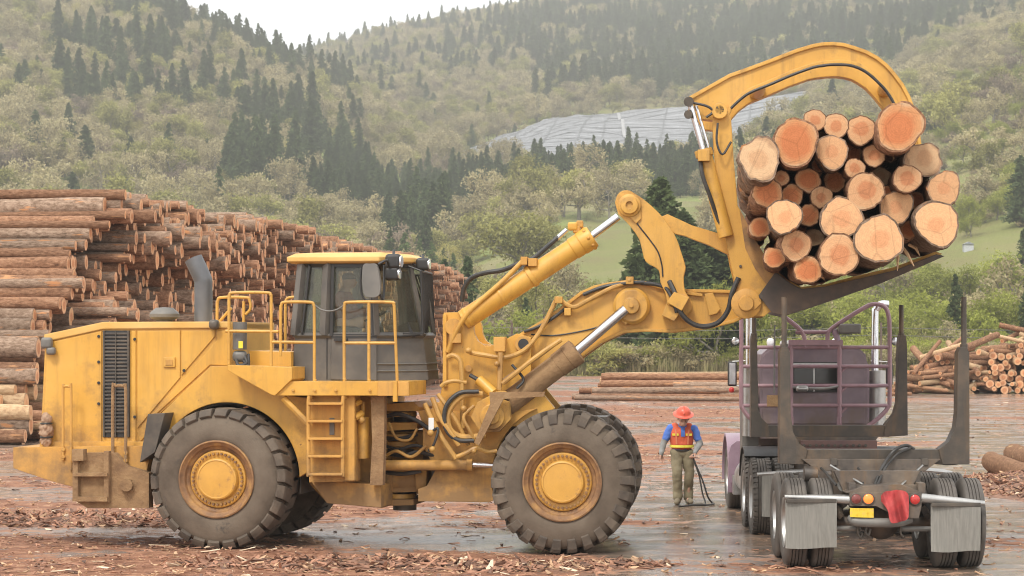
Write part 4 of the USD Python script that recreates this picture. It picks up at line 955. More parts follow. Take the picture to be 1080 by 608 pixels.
# bell crank and link
crank = arc_poly([(648.5, 214), (651, 206), (656.5, 201.5), (663, 201), (669, 204), (682, 213), (696, 226), (706, 239), (713.5, 252), (719, 268), (723, 282), (721, 293), (722.5, 307), (729, 318), (728, 327), (721, 333), (712, 332), (705, 325), (702, 310), (696.5, 298), (694.5, 285), (681, 276), (677, 263), (673.5, 251.5), (663, 237), (652, 226)], 3)
lp('bell_crank', FF.trace(crank, 0.93, 1.17), YB)
lp('crank_seam', FF.tube([(667, 229, 0.925), (675, 240, 0.925), (686, 254, 0.925), (694, 266, 0.925), (698, 280, 0.925), (699, 292, 0.925)], 0.011, 6), M['hose'])
lp('crank_boss', [lathe([(0.16, 0), (0.16, 0.05), (0.125, 0.06), (0.12, 0.11), (0.05, 0.12), (0.05, 0.09), (0, 0.09)], FF.at(664, 217, 0.93), -FF.e2, 28), FF.trace([(668, 222), (676, 218), (676, 231), (671, 236), (664, 229)], 0.9, 0.935)], YB)
lp('crank_boss', [lathe([(0.16, 0), (0.16, 0.07), (0.08, 0.1), (0, 0.1)], FF.at(718, 322, 0.93), -FF.e2, 28)], YD)
lp('crank_block', [FF.trace([(711, 308), (727, 314), (719, 328), (703, 319)], 0.7, 0.86), FF.trace([(703, 320), (717, 330), (711, 339), (698, 333)], 0.8, 1.18)], YB)
lp('link', FF.trace([(697, 229), (704, 226), (730, 238), (760, 247), (772, 251), (776, 268), (770, 270), (748, 259), (729, 252), (722, 249), (712, 247), (703, 240)], 0.97, 1.15), YB)
# fork
fw0, fw1 = 0.72, 1.02
fork_arm = [(751, 131), (752, 124), (757, 115), (765, 115), (771, 124), (774, 171), (778, 217), (787, 234), (795, 252), (803, 266), (818, 285), (832, 296), (845, 303), (870, 300), (900, 292), (943, 282), (987, 265.5), (994, 268), (970, 280), (928, 298), (890, 311), (865, 320), (845, 327), (828, 331.5), (812, 329), (806, 334), (790, 334), (779, 329), (775, 318), (776, 300), (771, 280), (765, 250), (759, 228), (754, 169)]
lp('fork_arm', FF.trace(fork_arm, fw0, fw1), M['fork'] if 'fork' in M else YB, label='near fork arm curving down into the fork')
lp('fork_arm', FF.trace(fork_arm, 2.5, 2.8, fw0), YB)
lp('fork_floor', FF.trace([(818, 287), (832, 298), (845, 305), (870, 302.5), (943, 285.5), (987, 268.5), (996, 270.5), (972, 281), (928, 299.5), (865, 321.5), (828, 333), (814, 330), (800, 312)], fw0 - 0.06, 2.86, fw0), pmat('scuffed_fork_steel', [(0.045, 0.037, 0.032), (0.095, 0.07, 0.055), (0.19, 0.13, 0.085)], 1.6, 6, 0.45, metallic=0.3, bump=0.15, bscale=12, bevel=0.01))
lp('fork_back', FF.trace([(757, 228), (779, 218), (804, 268), (818, 287), (800, 312), (785, 300), (771, 269)], fw1, 2.5, fw0), YB)
lp('wear_plate', FF.trace([(780, 222), (789, 238), (797, 254), (805, 267), (819, 286), (833, 297), (836, 307), (824, 318), (808, 300), (796, 283), (786, 262)], fw0 - 0.012, fw0 + 0.01), pmat('worn_fork_paint', [(0.10, 0.06, 0.035), (0.30, 0.16, 0.055), (0.45, 0.24, 0.07)], 2.6, 6, 0.5, bump=0.1))
lp('fork_boss', [lathe([(0.21, 0), (0.21, 0.05), (0.17, 0.07), (0.11, 0.08), (0.1, 0.13), (0.0, 0.13)], FF.at(787, 320.5, fw0), -FF.e2, 28), FF.trace([(789, 314), (800, 316), (803, 320), (797, 326), (789, 327)], fw0 - 0.09, fw0)], YD)
lp('fork_bolt', [rod(FF.at(766, 230, fw0 - 0.03), FF.at(766, 230, fw0), 0.04, 10), rod(FF.at(781, 281, fw0 - 0.02), FF.at(781, 281, fw0), 0.02, 8), rod(FF.at(803, 313, fw0 - 0.06), FF.at(803, 313, fw0), 0.035, 8)], M['steel'])
clamp = [(724, 104), (729, 101), (769, 78.4), (790, 71), (813, 62.5), (840, 52), (857, 47), (868, 45), (879, 44.7), (890, 45.8), (901, 49), (914, 53.5), (926, 60), (936, 68), (944, 77), (953, 89), (960, 102), (965, 116), (969, 133), (972, 155), (966, 175), (958, 160), (951, 130), (944, 111), (938, 100), (929, 89), (921, 80.5), (913, 75), (905, 70.5), (897, 68.4), (888, 67.3), (879, 67.5), (868, 68.5), (857, 70.6), (835, 78.4), (813, 88), (791, 97), (780, 105), (772, 114), (769, 122), (759, 128), (741, 126), (735, 117)]
lp('clamp_arm', FF.trace(clamp, 0.76, 1.02), YB, label='near arm of the top clamp closed over the logs')
lp('clamp_arm', FF.trace(clamp, 2.35, 2.62, 0.76), YB)
ce = Polygon([FF.uz(x, y, 0.76) for x, y in clamp])
lp('clamp_flange', FF.solid(ce.difference(ce.buffer(-0.05)), 0.725, 0.76), YB)
lp('clamp_seam', FF.tube([(x, y, 0.73) for x, y in [(771, 114.5), (780, 106), (791, 98), (813, 89), (835, 79.5), (857, 71.6), (868, 69.6), (879, 68.5), (897, 69.4), (913, 76), (929, 90), (938, 101), (944, 112)]], 0.022, 6, 4), M['hose'])
lp('clamp_tube', [rod(FF.at(800, 85, 0.9), FF.at(800, 85, 0.9) + FF.e2 * 1.6, 0.12, 16), rod(FF.at(759, 117, 0.6), FF.at(759, 117, 0.6) + FF.e2 * 2.2, 0.11, 16), rod(FF.at(940, 84, 0.9), FF.at(940, 84, 0.9) + FF.e2 * 1.6, 0.10, 16)], YB)
lp('clamp_pin', [lathe([(0.10, 0), (0.10, 0.06), (0.06, 0.08), (0, 0.08)], FF.at(759, 116.5, 0.68), -FF.e2, 20), rod(FF.at(726.5, 107.5, 0.55), FF.at(726.5, 107.5, 1.1), 0.07, 16), rod(FF.at(726, 121, 0.55), FF.at(726, 121, 0.8), 0.06, 16)], M['steel'])
k0, k1, k2 = FF.at(728, 110, 0.68), FF.at(741.5, 158, 0.68), FF.at(766, 250, 0.68)
lp('clamp_cylinder', [rod(k1, k2, 0.105, 18), lathe([(0.105, 0), (0.125, 0.0), (0.125, 0.1), (0.105, 0.1)], k1, unit(k2 - k1), 18), FF.pbox(736, 748.5, 158, 170, 0.5, 0.66)], YB)
lp('cylinder_rod', [rod(k0, k1, 0.042, 12), rod(k0 + [0.085, 0, -0.02], k1 + [0.085, 0, 0], 0.02, 10)], M['chrome'])
lp('hose', tube(spline([FF.at(*p) for p in [(738, 165, 0.6), (741, 185, 0.55), (748, 205, 0.55), (755, 225, 0.6), (763, 246, 0.62)]], 5), 0.028, 8), M['hose'])
lp('hose', tube(spline([FF.at(*p) for p in [(727, 108, 0.62), (745, 112, 0.6), (752, 118, 0.62), (745, 124, 0.6)]], 5), 0.018, 8), M['hose'])
lp('hose', tube(spline([FF.at(*p) for p in [(757, 130, 0.6), (756, 150, 0.58), (762, 163, 0.58), (771, 150, 0.64)]], 5), 0.016, 8), M['hose'])
# plumbing along the boom and tower
for pts, r, m in [
    ([(706, 297, 0.9), (712, 310, 0.8), (717, 328, 0.75), (728, 340, 0.78), (742, 344.5, 0.8), (758, 340, 0.78), (768, 327, 0.74), (772, 310, 0.7), (779, 293, 0.7)], 0.036, 'hose'),
    ([(676, 299, 1.15), (690, 300, 1.05), (702, 304, 0.95), (709, 315, 0.85), (714, 330, 0.8)], 0.028, 'hose'),
    ([(615, 311, 1.14), (636, 303, 1.12), (660, 299, 1.1), (680, 298, 1.12)], 0.026, 'hose'),
    ([(553, 350, 1.15), (565, 346, 1.12), (580, 338, 1.12), (596, 326, 1.12)], 0.022, 'hose')]:
    lp('hose', tube(spline([FF.at(*p) for p in pts], 6), r, 9), M[m])
for pts, r in [
    ([(664, 297, 1.12), (645, 304, 1.1), (620, 317, 1.1), (606, 324, 1.1), (597, 321, 1.1), (588, 316, 1.1), (582, 326, 1.1), (575, 340, 1.08), (566, 355, 1.05), (552, 370, 0.95), (533, 377, 0.85), (510, 374.5, 0.85), (496, 372, 0.9)], 0.034),
    ([(472, 377, 0.9), (478, 375, 0.88), (485, 380, 0.86), (487, 395, 0.86), (487.5, 425, 0.86), (488, 452, 0.84)], 0.036),
    ([(465, 408, 0.85), (470, 404, 0.84), (480, 402, 0.84), (492, 404, 0.86)], 0.03),
    ([(528, 372, 0.8), (527.5, 390, 0.78), (526.5, 412, 0.76)], 0.04),
    ([(530, 405, 0.75), (545, 393, 0.72), (560, 381, 0.72), (575, 370, 0.74), (592, 358.5, 0.76)], 0.034),
    ([(509, 416, 0.72), (490, 417, 0.68), (477, 428, 0.66), (472, 442, 0.66), (476, 455, 0.66), (487, 461, 0.66), (500, 461, 0.66), (512, 459, 0.68)], 0.045),
    ([(448, 426, 0.7), (458, 447, 0.64), (470, 468, 0.62), (481, 484, 0.62)], 0.036),
    ([(456, 420, 0.7), (464, 440, 0.62), (474, 455, 0.6), (484, 470, 0.62)], 0.036),
    ([(462, 416, 0.74), (472, 430, 0.68), (483, 447, 0.66), (494, 470, 0.7)], 0.03),
    ([(482, 482, 0.6), (492, 478, 0.58), (502, 473, 0.58), (514, 477, 0.62), (524, 476, 0.66)], 0.032),
    ([(500, 428, 0.66), (489, 440, 0.62), (496, 455, 0.62), (503, 470, 0.66)], 0.024)]:
    lp('hydraulic_pipe', tube(spline([FF.at(*p) for p in pts], 6), r, 9), M['pipe'])
for pts, r in [([(505, 413, 0.64), (484, 415, 0.62), (470, 430, 0.6), (470, 452, 0.6), (482, 464, 0.6), (500, 465, 0.62)], 0.03),
               ([(452, 458, 0.62), (462, 452, 0.58), (458, 468, 0.56), (452, 476, 0.6)], 0.018), ([(496, 396, 0.9), (510, 404, 0.8), (522, 412, 0.74)], 0.03), ([(540, 385, 0.85), (552, 400, 0.8), (545, 410, 0.76)], 0.02)]:
    lp('hose', tube(spline([FF.at(*p) for p in pts], 6), r, 8), M['hose'])
lp('hose_fitting', [ball(FF.at(x, y, w), r, 1) for x, y, w, r in [(489, 431, 0.62, 0.045), (494, 370, 0.82, 0.045), (524, 384, 0.72, 0.04), (454, 457, 0.56, 0.05), (456, 474, 0.56, 0.045), (588, 316, 1.06, 0.05), (664, 296, 1.06, 0.05), (500, 476, 0.56, 0.04)]], M['pipe'])
lp('pipe_bracket', [FF.pbox(585, 593, 313, 320, 1.0, 1.16), FF.pbox(660, 668, 292, 300, 1.02, 1.2), FF.pbox(595, 602, 325, 333, 1.05, 1.2), FF.pbox(519, 534, 413, 421, 0.68, 0.8)], YB)
lp('marker_plate', FF.pbox(452, 457.5, 441, 455, 0.6, 0.64), pmat('white_plate', [(0.7, 0.7, 0.68)], rough=0.4))
# ---------------------------------------------------------------- the log truck, seen from behind
TF = Frame([389.3 * 30.6 / FPX, 30.6, 0], math.radians(1.0))
TK = thing('log_truck', 'empty logging truck with purple cab and steel stakes waiting to be loaded', 'truck', TF.P(0, 5, 0))
M['purple'] = pmat('faded_purple_paint', [(0.135, 0.095, 0.11), (0.19, 0.14, 0.16), (0.26, 0.20, 0.215)], 1.2, 6, 0.35, bump=0.03, bevel=0.015, dirt=((0.20, 0.15, 0.12), 2.5, 0.56, 0.8, 0.8, 2.2))
M['purple_tube'] = pmat('purple_rack_paint', [(0.25, 0.145, 0.165), (0.35, 0.22, 0.24)], 2.5, 5, 0.4, bevel=0.005)
M['mauve'] = pmat('pale_mauve_fender_paint', [(0.26, 0.175, 0.225), (0.36, 0.26, 0.31)], 1.5, 5, 0.35, bevel=0.01)
M['truck_steel'] = pmat('muddy_frame_steel', [(0.05, 0.042, 0.036), (0.105, 0.085, 0.07), (0.19, 0.145, 0.105)], 2.5, 8, 0.55, metallic=0.15, bump=0.25, bscale=18, bevel=0.01, wear=(0.6, 0.6))
M['stake'] = pmat('stake_steel', [(0.045, 0.037, 0.030), (0.075, 0.061, 0.048), (0.15, 0.105, 0.07)], 2.2, 8, 0.5, metallic=0.2, bump=0.2, bscale=16, bevel=0.012, wear=(0.4, 0.8))
M['alu'] = pmat('dull_aluminium', [(0.34, 0.335, 0.32), (0.50, 0.49, 0.47)], 3, 5, 0.38, metallic=0.85, bump=0.04)
M['flap'] = pmat('dirty_grey_mudflap', [(0.185, 0.175, 0.155), (0.22, 0.21, 0.187), (0.265, 0.25, 0.222)], 5.0, 8, 0.85, bump=0.35, bscale=7, spec=0.2, rvar=0, stretch=(7.0, 7.0, 0.5))
M['ttyre'] = pmat('truck_tyre_rubber', [(0.05, 0.044, 0.038), (0.095, 0.082, 0.07), (0.14, 0.12, 0.10)], 3, 6, 0.7, bump=0.15, bscale=24)
def tp_(name, mesh, m, smooth=35, label=None, parent=None, split=False):
    if split:
        return [part(parent or TK, name, q, m, smooth, label) for q in mesh][0]
    return part(parent or TK, name, mesh, m, smooth, label)
def truck_wheel(u, w, wid, lugged, disc=True, R=0.572):
    """A tyre centred on u, its axle at w."""
    p = TF.P(u - wid / 2, w, R - 0.01); d = TF.e1
    W = UsdGeom.Xform.Define(stage, str(TK.GetPath()) + '/' + numbered(str(TK.GetPath()), 'wheel')).GetPrim()
    g = []
    ribs = 5
    a, b = 0.035, wid - 0.035
    for i in range(ribs):
        x0 = a + (b - a) * i / ribs; x1 = a + (b - a) * (i + 1) / ribs
        g += [(R, x0 + 0.006), (R, x1 - 0.006)] + ([(R - 0.02, x1 - 0.004), (R - 0.02, x1 + 0.004)] if i < ribs - 1 else [])
    pr = [(0.31, 0.03), (0.36, 0.0), (0.45, -0.008), (0.53, 0.008), (0.558, 0.02)] + g + [(0.558, wid - 0.02), (0.53, wid - 0.008), (0.45, wid + 0.008), (0.36, wid), (0.31, wid - 0.03)]
    part(W, 'tyre', lathe(pr, p, d, 48), M['ttyre'], 40)
    if lugged:
        L = []
        for i in range(42):
            aa = 2 * np.pi * i / 42
            for t0, t1 in ((-0.002, 0.07), (wid - 0.07, wid + 0.002)):
                L.append(sector([(t0, R - 0.05), (t0 + 0.004, R + 0.006), (t1, R + 0.012), (t1, R - 0.03)], aa, aa + 0.085, p, d, [0, 0, 1], 2))
        part(W, 'tread', L, M['ttyre'], False)
    part(W, 'rim', lathe([(0.315, 0.02), (0.325, 0.005), (0.30, 0.02), (0.285, 0.08), (0.16, 0.11), (0.15, 0.06), (0.10, 0.05), (0.0, 0.045)], p, d, 32), M['alu'], 30)
    return W
for w in (0.0, 1.32):
    for s in (-1, 1):
        truck_wheel(s * 1.125, w, 0.28, False); truck_wheel(s * 0.79, w, 0.28, False)
for w in (5.05, 6.4):
    for s in (-1, 1):
        truck_wheel(s * 1.125, w, 0.28, True); truck_wheel(s * 0.79, w, 0.28, True)
for s in (-1, 1):
    truck_wheel(s * 1.06, 10.7, 0.30, False)
for w in (0, 1.32, 5.05, 6.4, 10.7):
    tp_('axle', [rod(TF.P(-1.0, w, 0.56), TF.P(1.0, w, 0.56), 0.075, 14), ball(TF.P(0, w, 0.58), 0.24, 2)], M['truck_steel'])
for s in (-1, 1):
    tp_('frame_rail', TF.box(s * 0.44 - 0.045, s * 0.44 + 0.045, -0.55, 12.0, 0.84, 1.10), M['truck_steel'])
    for w in (0.65, 5.7):
        tp_('spring', [tube([TF.P(s * 0.56, w - 0.9, 0.66), TF.P(s * 0.56, w - 0.4, 0.80), TF.P(s * 0.56, w, 0.84), TF.P(s * 0.56, w + 0.4, 0.80), TF.P(s * 0.56, w + 0.9, 0.66)], 0.05, 4)], M['truck_steel'])
        tp_('air_bag', rod(TF.P(s * 0.62, w - 0.55, 0.62), TF.P(s * 0.62, w - 0.55, 0.86), 0.12, 16), M['black'])
for w in (-0.35, 0.65, 2.2, 3.6, 5.0, 6.4, 8.0):
    tp_('cross_member', TF.box(-0.395, 0.395, w - 0.08, w + 0.08, 0.87, 1.07), M['truck_steel'])
# stakes and bunks
bunk0 = tp_('bunk_beam', TF.trace([(834, 474.5), (1010, 474.5), (1010, 490.5), (998, 491), (960, 487), (948, 484.5), (882, 484.5), (872, 489), (834, 490)], 0.52, 0.80, 0.52), M['stake'])
tp_('stake', TF.trace([(822.3, 489.5), (822.6, 372), (825, 366.5), (831, 366.5), (833.3, 372), (834, 436), (836.5, 456), (843, 468), (852, 474.4), (848, 490)], 0.50, 0.78, 0.5), M['stake'])
tp_('stake', TF.trace([(1022.6, 490), (1022.3, 372), (1019.5, 366.5), (1013.5, 366.5), (1010.5, 372), (1009.5, 436), (1007.5, 452), (1001, 466), (990, 474.4), (994, 490)], 0.50, 0.78, 0.5), M['stake'])
for x in (827, 1016.6):
    p0, p1 = TF.at(x, 368, 0.64), TF.at(x, 313.5, 0.64)
    tp_('stake_pipe', [rod(p0, p1, 0.036, 12), rod(p0, p0 + [0, 0, 0.06], 0.05, 12)], M['stake'])
tp_('bunk_beam', TF.trace([(803, 449), (938, 449), (938, 461), (803, 461)], 5.78, 6.05, 5.78), M['stake'])
tp_('stake', TF.trace([(792, 461.5), (792.3, 360), (793, 354), (797.5, 354), (798.5, 362), (800, 432), (803, 441), (810, 448), (812, 461.5)], 5.76, 6.03, 5.76), M['stake'])
tp_('stake', TF.trace([(957.5, 459.5), (956.5, 362), (955, 354), (949, 354), (948, 362), (946.5, 425), (943, 437), (934, 448), (932, 461)], 5.76, 6.03, 5.76), M['stake'])
for x in (795.2, 950.6):
    p0, p1 = TF.at(x, 356, 5.9), TF.at(x, 322, 5.9)
    tp_('stake_pipe', [rod(p0, p1, 0.036, 12), rod(p0, p0 + [0, 0, 0.06], 0.05, 12)], M['stake'])
tp_('bunk_bolster', TF.trace([(846, 484.6), (992, 484.6), (976, 497), (862, 497)], 0.42, 0.9), M['truck_steel'])
tp_('bunk_bolster', TF.trace([(826, 461), (926, 461), (918, 474), (834, 474)], 5.7, 6.1), M['truck_steel'])
tp_('bunk_clip', [TF.pbox(876, 883, 484, 491, 0.40, 0.55), TF.pbox(972, 979, 484, 491, 0.40, 0.55)], M['steel'], split=True)
tp_('turntable', [rod(TF.P(0, 0.65, 1.08), TF.P(0, 0.65, 1.17), 0.5, 28)], M['steel'])
tp_('turntable', [rod(TF.P(0, 5.9, 1.08), TF.P(0, 5.9, 1.25), 0.5, 28)], M['steel'])
for i in range(11):
    x = 848 + i * 6.5
    tp_('beam_bolt', rod(TF.at(x, 470, 5.4), TF.at(x, 470, 5.5), 0.025, 8), M['steel'])
tp_('deck_plate', TF.trace([(845, 465), (925, 465), (925, 474), (845, 474)], 5.45, 5.6), pmat('rusty_purple_plate', [(0.13, 0.07, 0.07), (0.22, 0.12, 0.09)], 2, 6, 0.6, bevel=0.01, bump=0.1))
# tail of the truck
tp_('hanger_tube', tube([TF.at(827.5, 524.4, -0.66), TF.at(858, 525.5, -0.66), TF.at(897, 527, -0.66)], [0.03, 0.045, 0.062], 12), M['alu'])
tp_('hanger_tube', tube([TF.at(1038.5, 531, -0.66), TF.at(1010, 528.5, -0.66), TF.at(971, 525.5, -0.66)], [0.03, 0.045, 0.062], 12), M['alu'])
def flap(x0, x1, y0, y1, w, tilt=0.0):
    n = 8
    u0, z1 = TF.uz(x0, y0, w); u1, _ = TF.uz(x1, y0, w); z0 = TF.uz(x0, y1, w)[1]
    V, F = [], []
    for k, off in ((0, 0.0), (1, 0.012)):
        for i in range(n + 1):
            for j in range(n + 1):
                t, s = i / n, j / n
                V.append(TF.P(u0 + (u1 - u0) * t, w + off + 0.03 * math.sin(3 * t + 2 * s) * (1 - s * 0.3) - tilt * (1 - s), z0 + (z1 - z0) * s - 0.012 * math.sin(5 * t) * (1 - s)))
    N = (n + 1) ** 2
    for k in range(2):
        for i in range(n):
            for j in range(n):
                q = [k * N + i * (n + 1) + j, k * N + (i + 1) * (n + 1) + j, k * N + (i + 1) * (n + 1) + j + 1, k * N + i * (n + 1) + j + 1]
                F.append(q if k == 0 else q[::-1])
    ring = [i * (n + 1) for i in range(n + 1)] + [n * (n + 1) + j for j in range(1, n + 1)] + [i * (n + 1) + n for i in range(n - 1, -1, -1)] + [j for j in range(n - 1, 0, -1)]
    for a, b in zip(ring, ring[1:] + ring[:1]):
        F.append([a, N + a, N + b, b])
    m = tm(V, F); m.fix_normals(); return m
tp_('mudflap', flap(828.5, 882.5, 528, 578.5, -0.70), M['flap'])
tp_('mudflap', flap(982, 1034, 531, 582, -0.70), M['flap'])
tp_('flap_rim', [TF.pbox(829, 882, 526.5, 530.5, -0.725, -0.705, -0.71), TF.pbox(982.5, 1034, 530.5, 534.5, -0.725, -0.705, -0.71)], M['steel'], split=True)
lb = tp_('light_box', TF.trace([(896, 520), (972, 519.5), (972, 534), (969, 547), (950, 547), (924, 534), (896, 534)], -0.72, -0.5), M['truck_steel'])
tp_('light_box_top', TF.trace([(892, 520), (912, 513), (950, 511), (966, 517), (973, 520)], -0.7, -0.3), M['truck_steel'])
lr = pmat('red_lamp_lens', [(0.42, 0.03, 0.03), (0.55, 0.05, 0.04)], 30, 3, 0.15)
la = usdkit.material(stage, '/World/Looks/lit_amber_lamp', {'p': ('principled_bsdf', {'base_color': (0.8, 0.16, 0.03), 'roughness': 0.2, 'emission_color': (1.0, 0.18, 0.03), 'emission_strength': 0.7})}, [], surface='p.BSDF')
ldk = pmat('dark_red_lamp_lens', [(0.16, 0.035, 0.03), (0.2, 0.05, 0.04)], 30, 3, 0.2)
for x, y, m, lab in [(903, 526.5, ldk, 'dark unlit red lamp'), (915.8, 526.3, la, 'lit amber lamp'), (965, 527, lr, 'bright red lamp')]:
    c = TF.at(x, y, -0.73)
    q = tp_('tail_lamp', lathe([(0.062, -0.02), (0.062, 0.012), (0.045, 0.028), (0.0, 0.034)], c, -TF.e2, 24), m, 40, lab)
    tp_('lamp_ring', lathe([(0.078, -0.02), (0.078, 0.01), (0.063, 0.014), (0.063, -0.01)], c, -TF.e2, 24), M['steel'], parent=q)
tp_('licence_plate', TF.trace([(896.5, 536), (921.5, 536.5), (921.5, 546.5), (896.5, 545.5)], -0.735, -0.722), pmat('yellow_plate_paint', [(0.55, 0.34, 0.02), (0.72, 0.50, 0.04), (0.60, 0.40, 0.10)], 16, 4, 0.45))
tp_('bumper_tube', tube(spline([TF.at(897, 546, -0.62), TF.at(903, 550.5, -0.68), TF.at(925, 551.5, -0.7), TF.at(948, 551, -0.68), TF.at(960, 547, -0.62)], 5), 0.06, 14), M['grey'])
tp_('spray_bar', [rod(TF.at(882, 557.5, -0.5), TF.at(908, 557.5, -0.5), 0.035, 10), rod(TF.at(950, 558, -0.5), TF.at(982, 558, -0.5), 0.035, 10)], M['grey'], split=True)
tp_('tow_hook', [TF.tube([(905, 556, -0.55), (905, 563, -0.55), (908, 567, -0.55), (910, 562, -0.55)], 0.018, 8), TF.tube([(915, 553, -0.6), (913, 561, -0.6), (916, 565, -0.6), (918, 558, -0.6)], 0.018, 8), TF.tube([(950, 556, -0.55), (950, 563, -0.55), (953, 567, -0.55)], 0.016, 8)], M['steel'], split=True)
tp_('brake_chamber', [rod(TF.at(x, y, -0.25), TF.at(x, y, -0.02), 0.085, 14) for x, y in ((907, 505), (936, 505), (890, 512), (958, 510))], M['grey'], split=True)
tp_('air_tank', [rod(TF.at(848, 500, 0.2), TF.at(862, 500, 0.2), 0.10, 14)], M['truck_steel'])
tp_('hitch_plate', [TF.trace([(880, 497), (970, 497), (960, 520), (890, 520)], -0.3, -0.12)], M['truck_steel'])
tp_('stay_rod', [rod(TF.at(876, 491, 0.1), TF.at(910, 511, -0.45), 0.014, 6), rod(TF.at(973, 491, 0.1), TF.at(948, 514, -0.45), 0.014, 6)], M['alu'], split=True)
tp_('air_hose', [tube(spline([TF.at(*p) for p in q], 6), r, 8) for q, r in [
    ([(922, 513, -0.4), (928, 498, -0.2), (936, 484, 0.3), (945, 474, 0.4), (956, 470, 0.5), (964, 474, 0.55)], 0.022),
    ([(925, 512, -0.4), (932, 497, -0.2), (938, 488, 0.3), (948, 478, 0.42), (960, 473, 0.5)], 0.018),
    ([(882, 512, -0.35), (872, 500, -0.1), (866, 494, 0.3)], 0.018), ([(905, 516, -0.4), (912, 505, -0.2), (905, 494, 0.2)], 0.016)]], M['hose'], split=True)
tp_('spring_hanger', [TF.pbox(x - 5, x + 5, 497, 540, 0.2, 0.45) for x in (884, 966)], M['truck_steel'], split=True)
# drive axle flaps and fenders
tp_('hanger_tube', tube([TF.at(798.5, 500.5, 4.3), TF.at(835, 498.5, 4.3), TF.at(872, 496, 4.3)], [0.03, 0.04, 0.05], 10), M['alu'])
tp_('hanger_tube', tube([TF.at(972, 496, 4.3), TF.at(995, 498, 4.3), TF.at(1004, 499, 4.3)], [0.05, 0.04, 0.03], 10), M['alu'])
tp_('mudflap', flap(803.5, 850, 501, 545, 4.26), M['flap'])
tp_('mudflap', flap(955, 1000, 501, 545, 4.26), M['flap'])
def arch(u0, u1, w, z, r, a0, a1, t=0.02, n=14):
    pts = [(r * math.cos(a), r * math.sin(a)) for a in np.linspace(a0, a1, n)]
    ins = [((r - t) * math.cos(a), (r - t) * math.sin(a)) for a in np.linspace(a1, a0, n)]
    S = Frame(TF.P(0, w, 0), math.radians(1.0) - math.pi / 2)          # u runs forwards, w to the right... used for side outlines
    k = len(pts) * 2
    V = [TF.P(u, w + y, z + h) for u in (u0, u1) for y, h in pts + ins]
    F = [[i, (i + 1) % k, k + (i + 1) % k, k + i] for i in range(k)]
    for i in range(len(pts) - 1):
        F += [[i, k - 1 - i, k - 2 - i, i + 1]]
        F += [[k + i, k + i + 1, 2 * k - 2 - i, 2 * k - 1 - i]]
    m = tm(V, F); m.fix_normals(); return m
for s in (-1, 1):
    tp_('drive_fender', arch(s * 0.62, s * 1.28, 6.4, 0.56, 0.70, 0.3, 2.2), M['black'])
    fr_ = tp_('front_fender', arch(s * 0.82, s * 1.24, 10.7, 0.56, 0.74, -0.15, math.pi + 0.35, 0.05), M['mauve'], label='pale mauve wheel arch')
    tp_('fender_skin', [TF.prism([(s * 0.80, 1.20), (s * 1.10, 1.19), (s * 1.19, 1.12), (s * 1.235, 0.98), (s * 1.24, 0.62), (s * 1.20, 0.48), (s * 1.12, 0.44), (s * 0.80, 0.44)], 9.9, 9.98)], M['mauve'], parent=fr_)
    tp_('fuel_tank', [lathe([(0.0, 0.0), (0.28, 0.005), (0.315, 0.05), (0.315, 1.35), (0.28, 1.4), (0.0, 1.4)], TF.P(s * 0.86, 8.1, 0.62), TF.e2, 28)], M['alu'])
    tp_('tank_step', [TF.box(s * 1.02 - 0.16, s * 1.02 + 0.16, 9.5, 9.8, 0.30, 0.62)], M['alu'])
# cab, sleeper, stacks
sl = [(803, 450), (801.5, 440), (801, 384), (803, 374), (809, 368.5), (820, 367), (895, 367), (907, 368.5), (913, 374), (915, 384), (915, 440), (914, 450)]
slp = tp_('sleeper', TF.trace(sl + [(914, 463), (803, 463)], 7.95, 9.3, 7.95), M['purple'])
tp_('sleeper_rim', TF.solid(Polygon([TF.uz(x, y, 7.95) for x, y in arc_poly(sl, 3)]).buffer(-0.045), 7.925, 7.96), M['purple'], parent=slp)
dg = usdkit.material(stage, '/World/Looks/dark_window_glass', {'p': ('principled_bsdf', {'base_color': (0.02, 0.022, 0.02), 'roughness': 0.06, 'specular_ior_level': 0.6})}, [], surface='p.BSDF')
wf = tp_('sleeper_window', TF.pbox(835.5, 884.5, 382, 414, 7.905, 7.93, 7.92), M['black'])
tp_('pane', [TF.pbox(837.5, 857.3, 384, 412, 7.90, 7.908, 7.92)], dg, False, parent=wf)
tp_('pane', [TF.pbox(859.5, 882.5, 384, 412, 7.90, 7.908, 7.92)], dg, False, parent=wf)
tp_('window_divider', [TF.pbox(857.6, 859.2, 383, 413, 7.892, 7.91, 7.92), TF.pbox(836, 884, 383, 385, 7.892, 7.91, 7.92)], M['alu'], parent=wf)
tp_('cab', [TF.trace([(799, 470), (799, 388), (804, 374), (812, 367), (903, 367), (912, 374), (917, 388), (917, 470)], 9.32, 10.6, 9.3)], M['purple'])
tp_('bonnet', [TF.box(-0.62, 0.62, 10.6, 12.3, 1.0, 1.95)], M['purple'])
for s in (-1, 1):
    tp_('cab_lamp', [moved(rbox(0.12, 0.16, 0.14, 0.05), TF.P(s * 0.55, 9.6, 2.88)), moved(rbox(0.1, 0.5, 0.1, 0.045), TF.P(s * 0.3, 9.8, 2.86))], pmat('white_cab_lamp' if s < 0 else 'white_horn', [(0.6, 0.6, 0.6), (0.75, 0.75, 0.75)], 3, 3, 0.3), split=True)
for px in (834, 858, 872):
    tp_('cab_lamp', moved(rbox(0.14, 0.2, 0.12, 0.05), TF.at(px, 362.5, 9.4)), M['alu'])
la0 = TF.at(791, 395, 8.1)
zt_ = 3.75
ls = [TF.P(-1.13, 8.1, 1.2), TF.P(-1.13, 8.1, zt_), TF.P(-1.15, 8.0, zt_ + 0.2)]
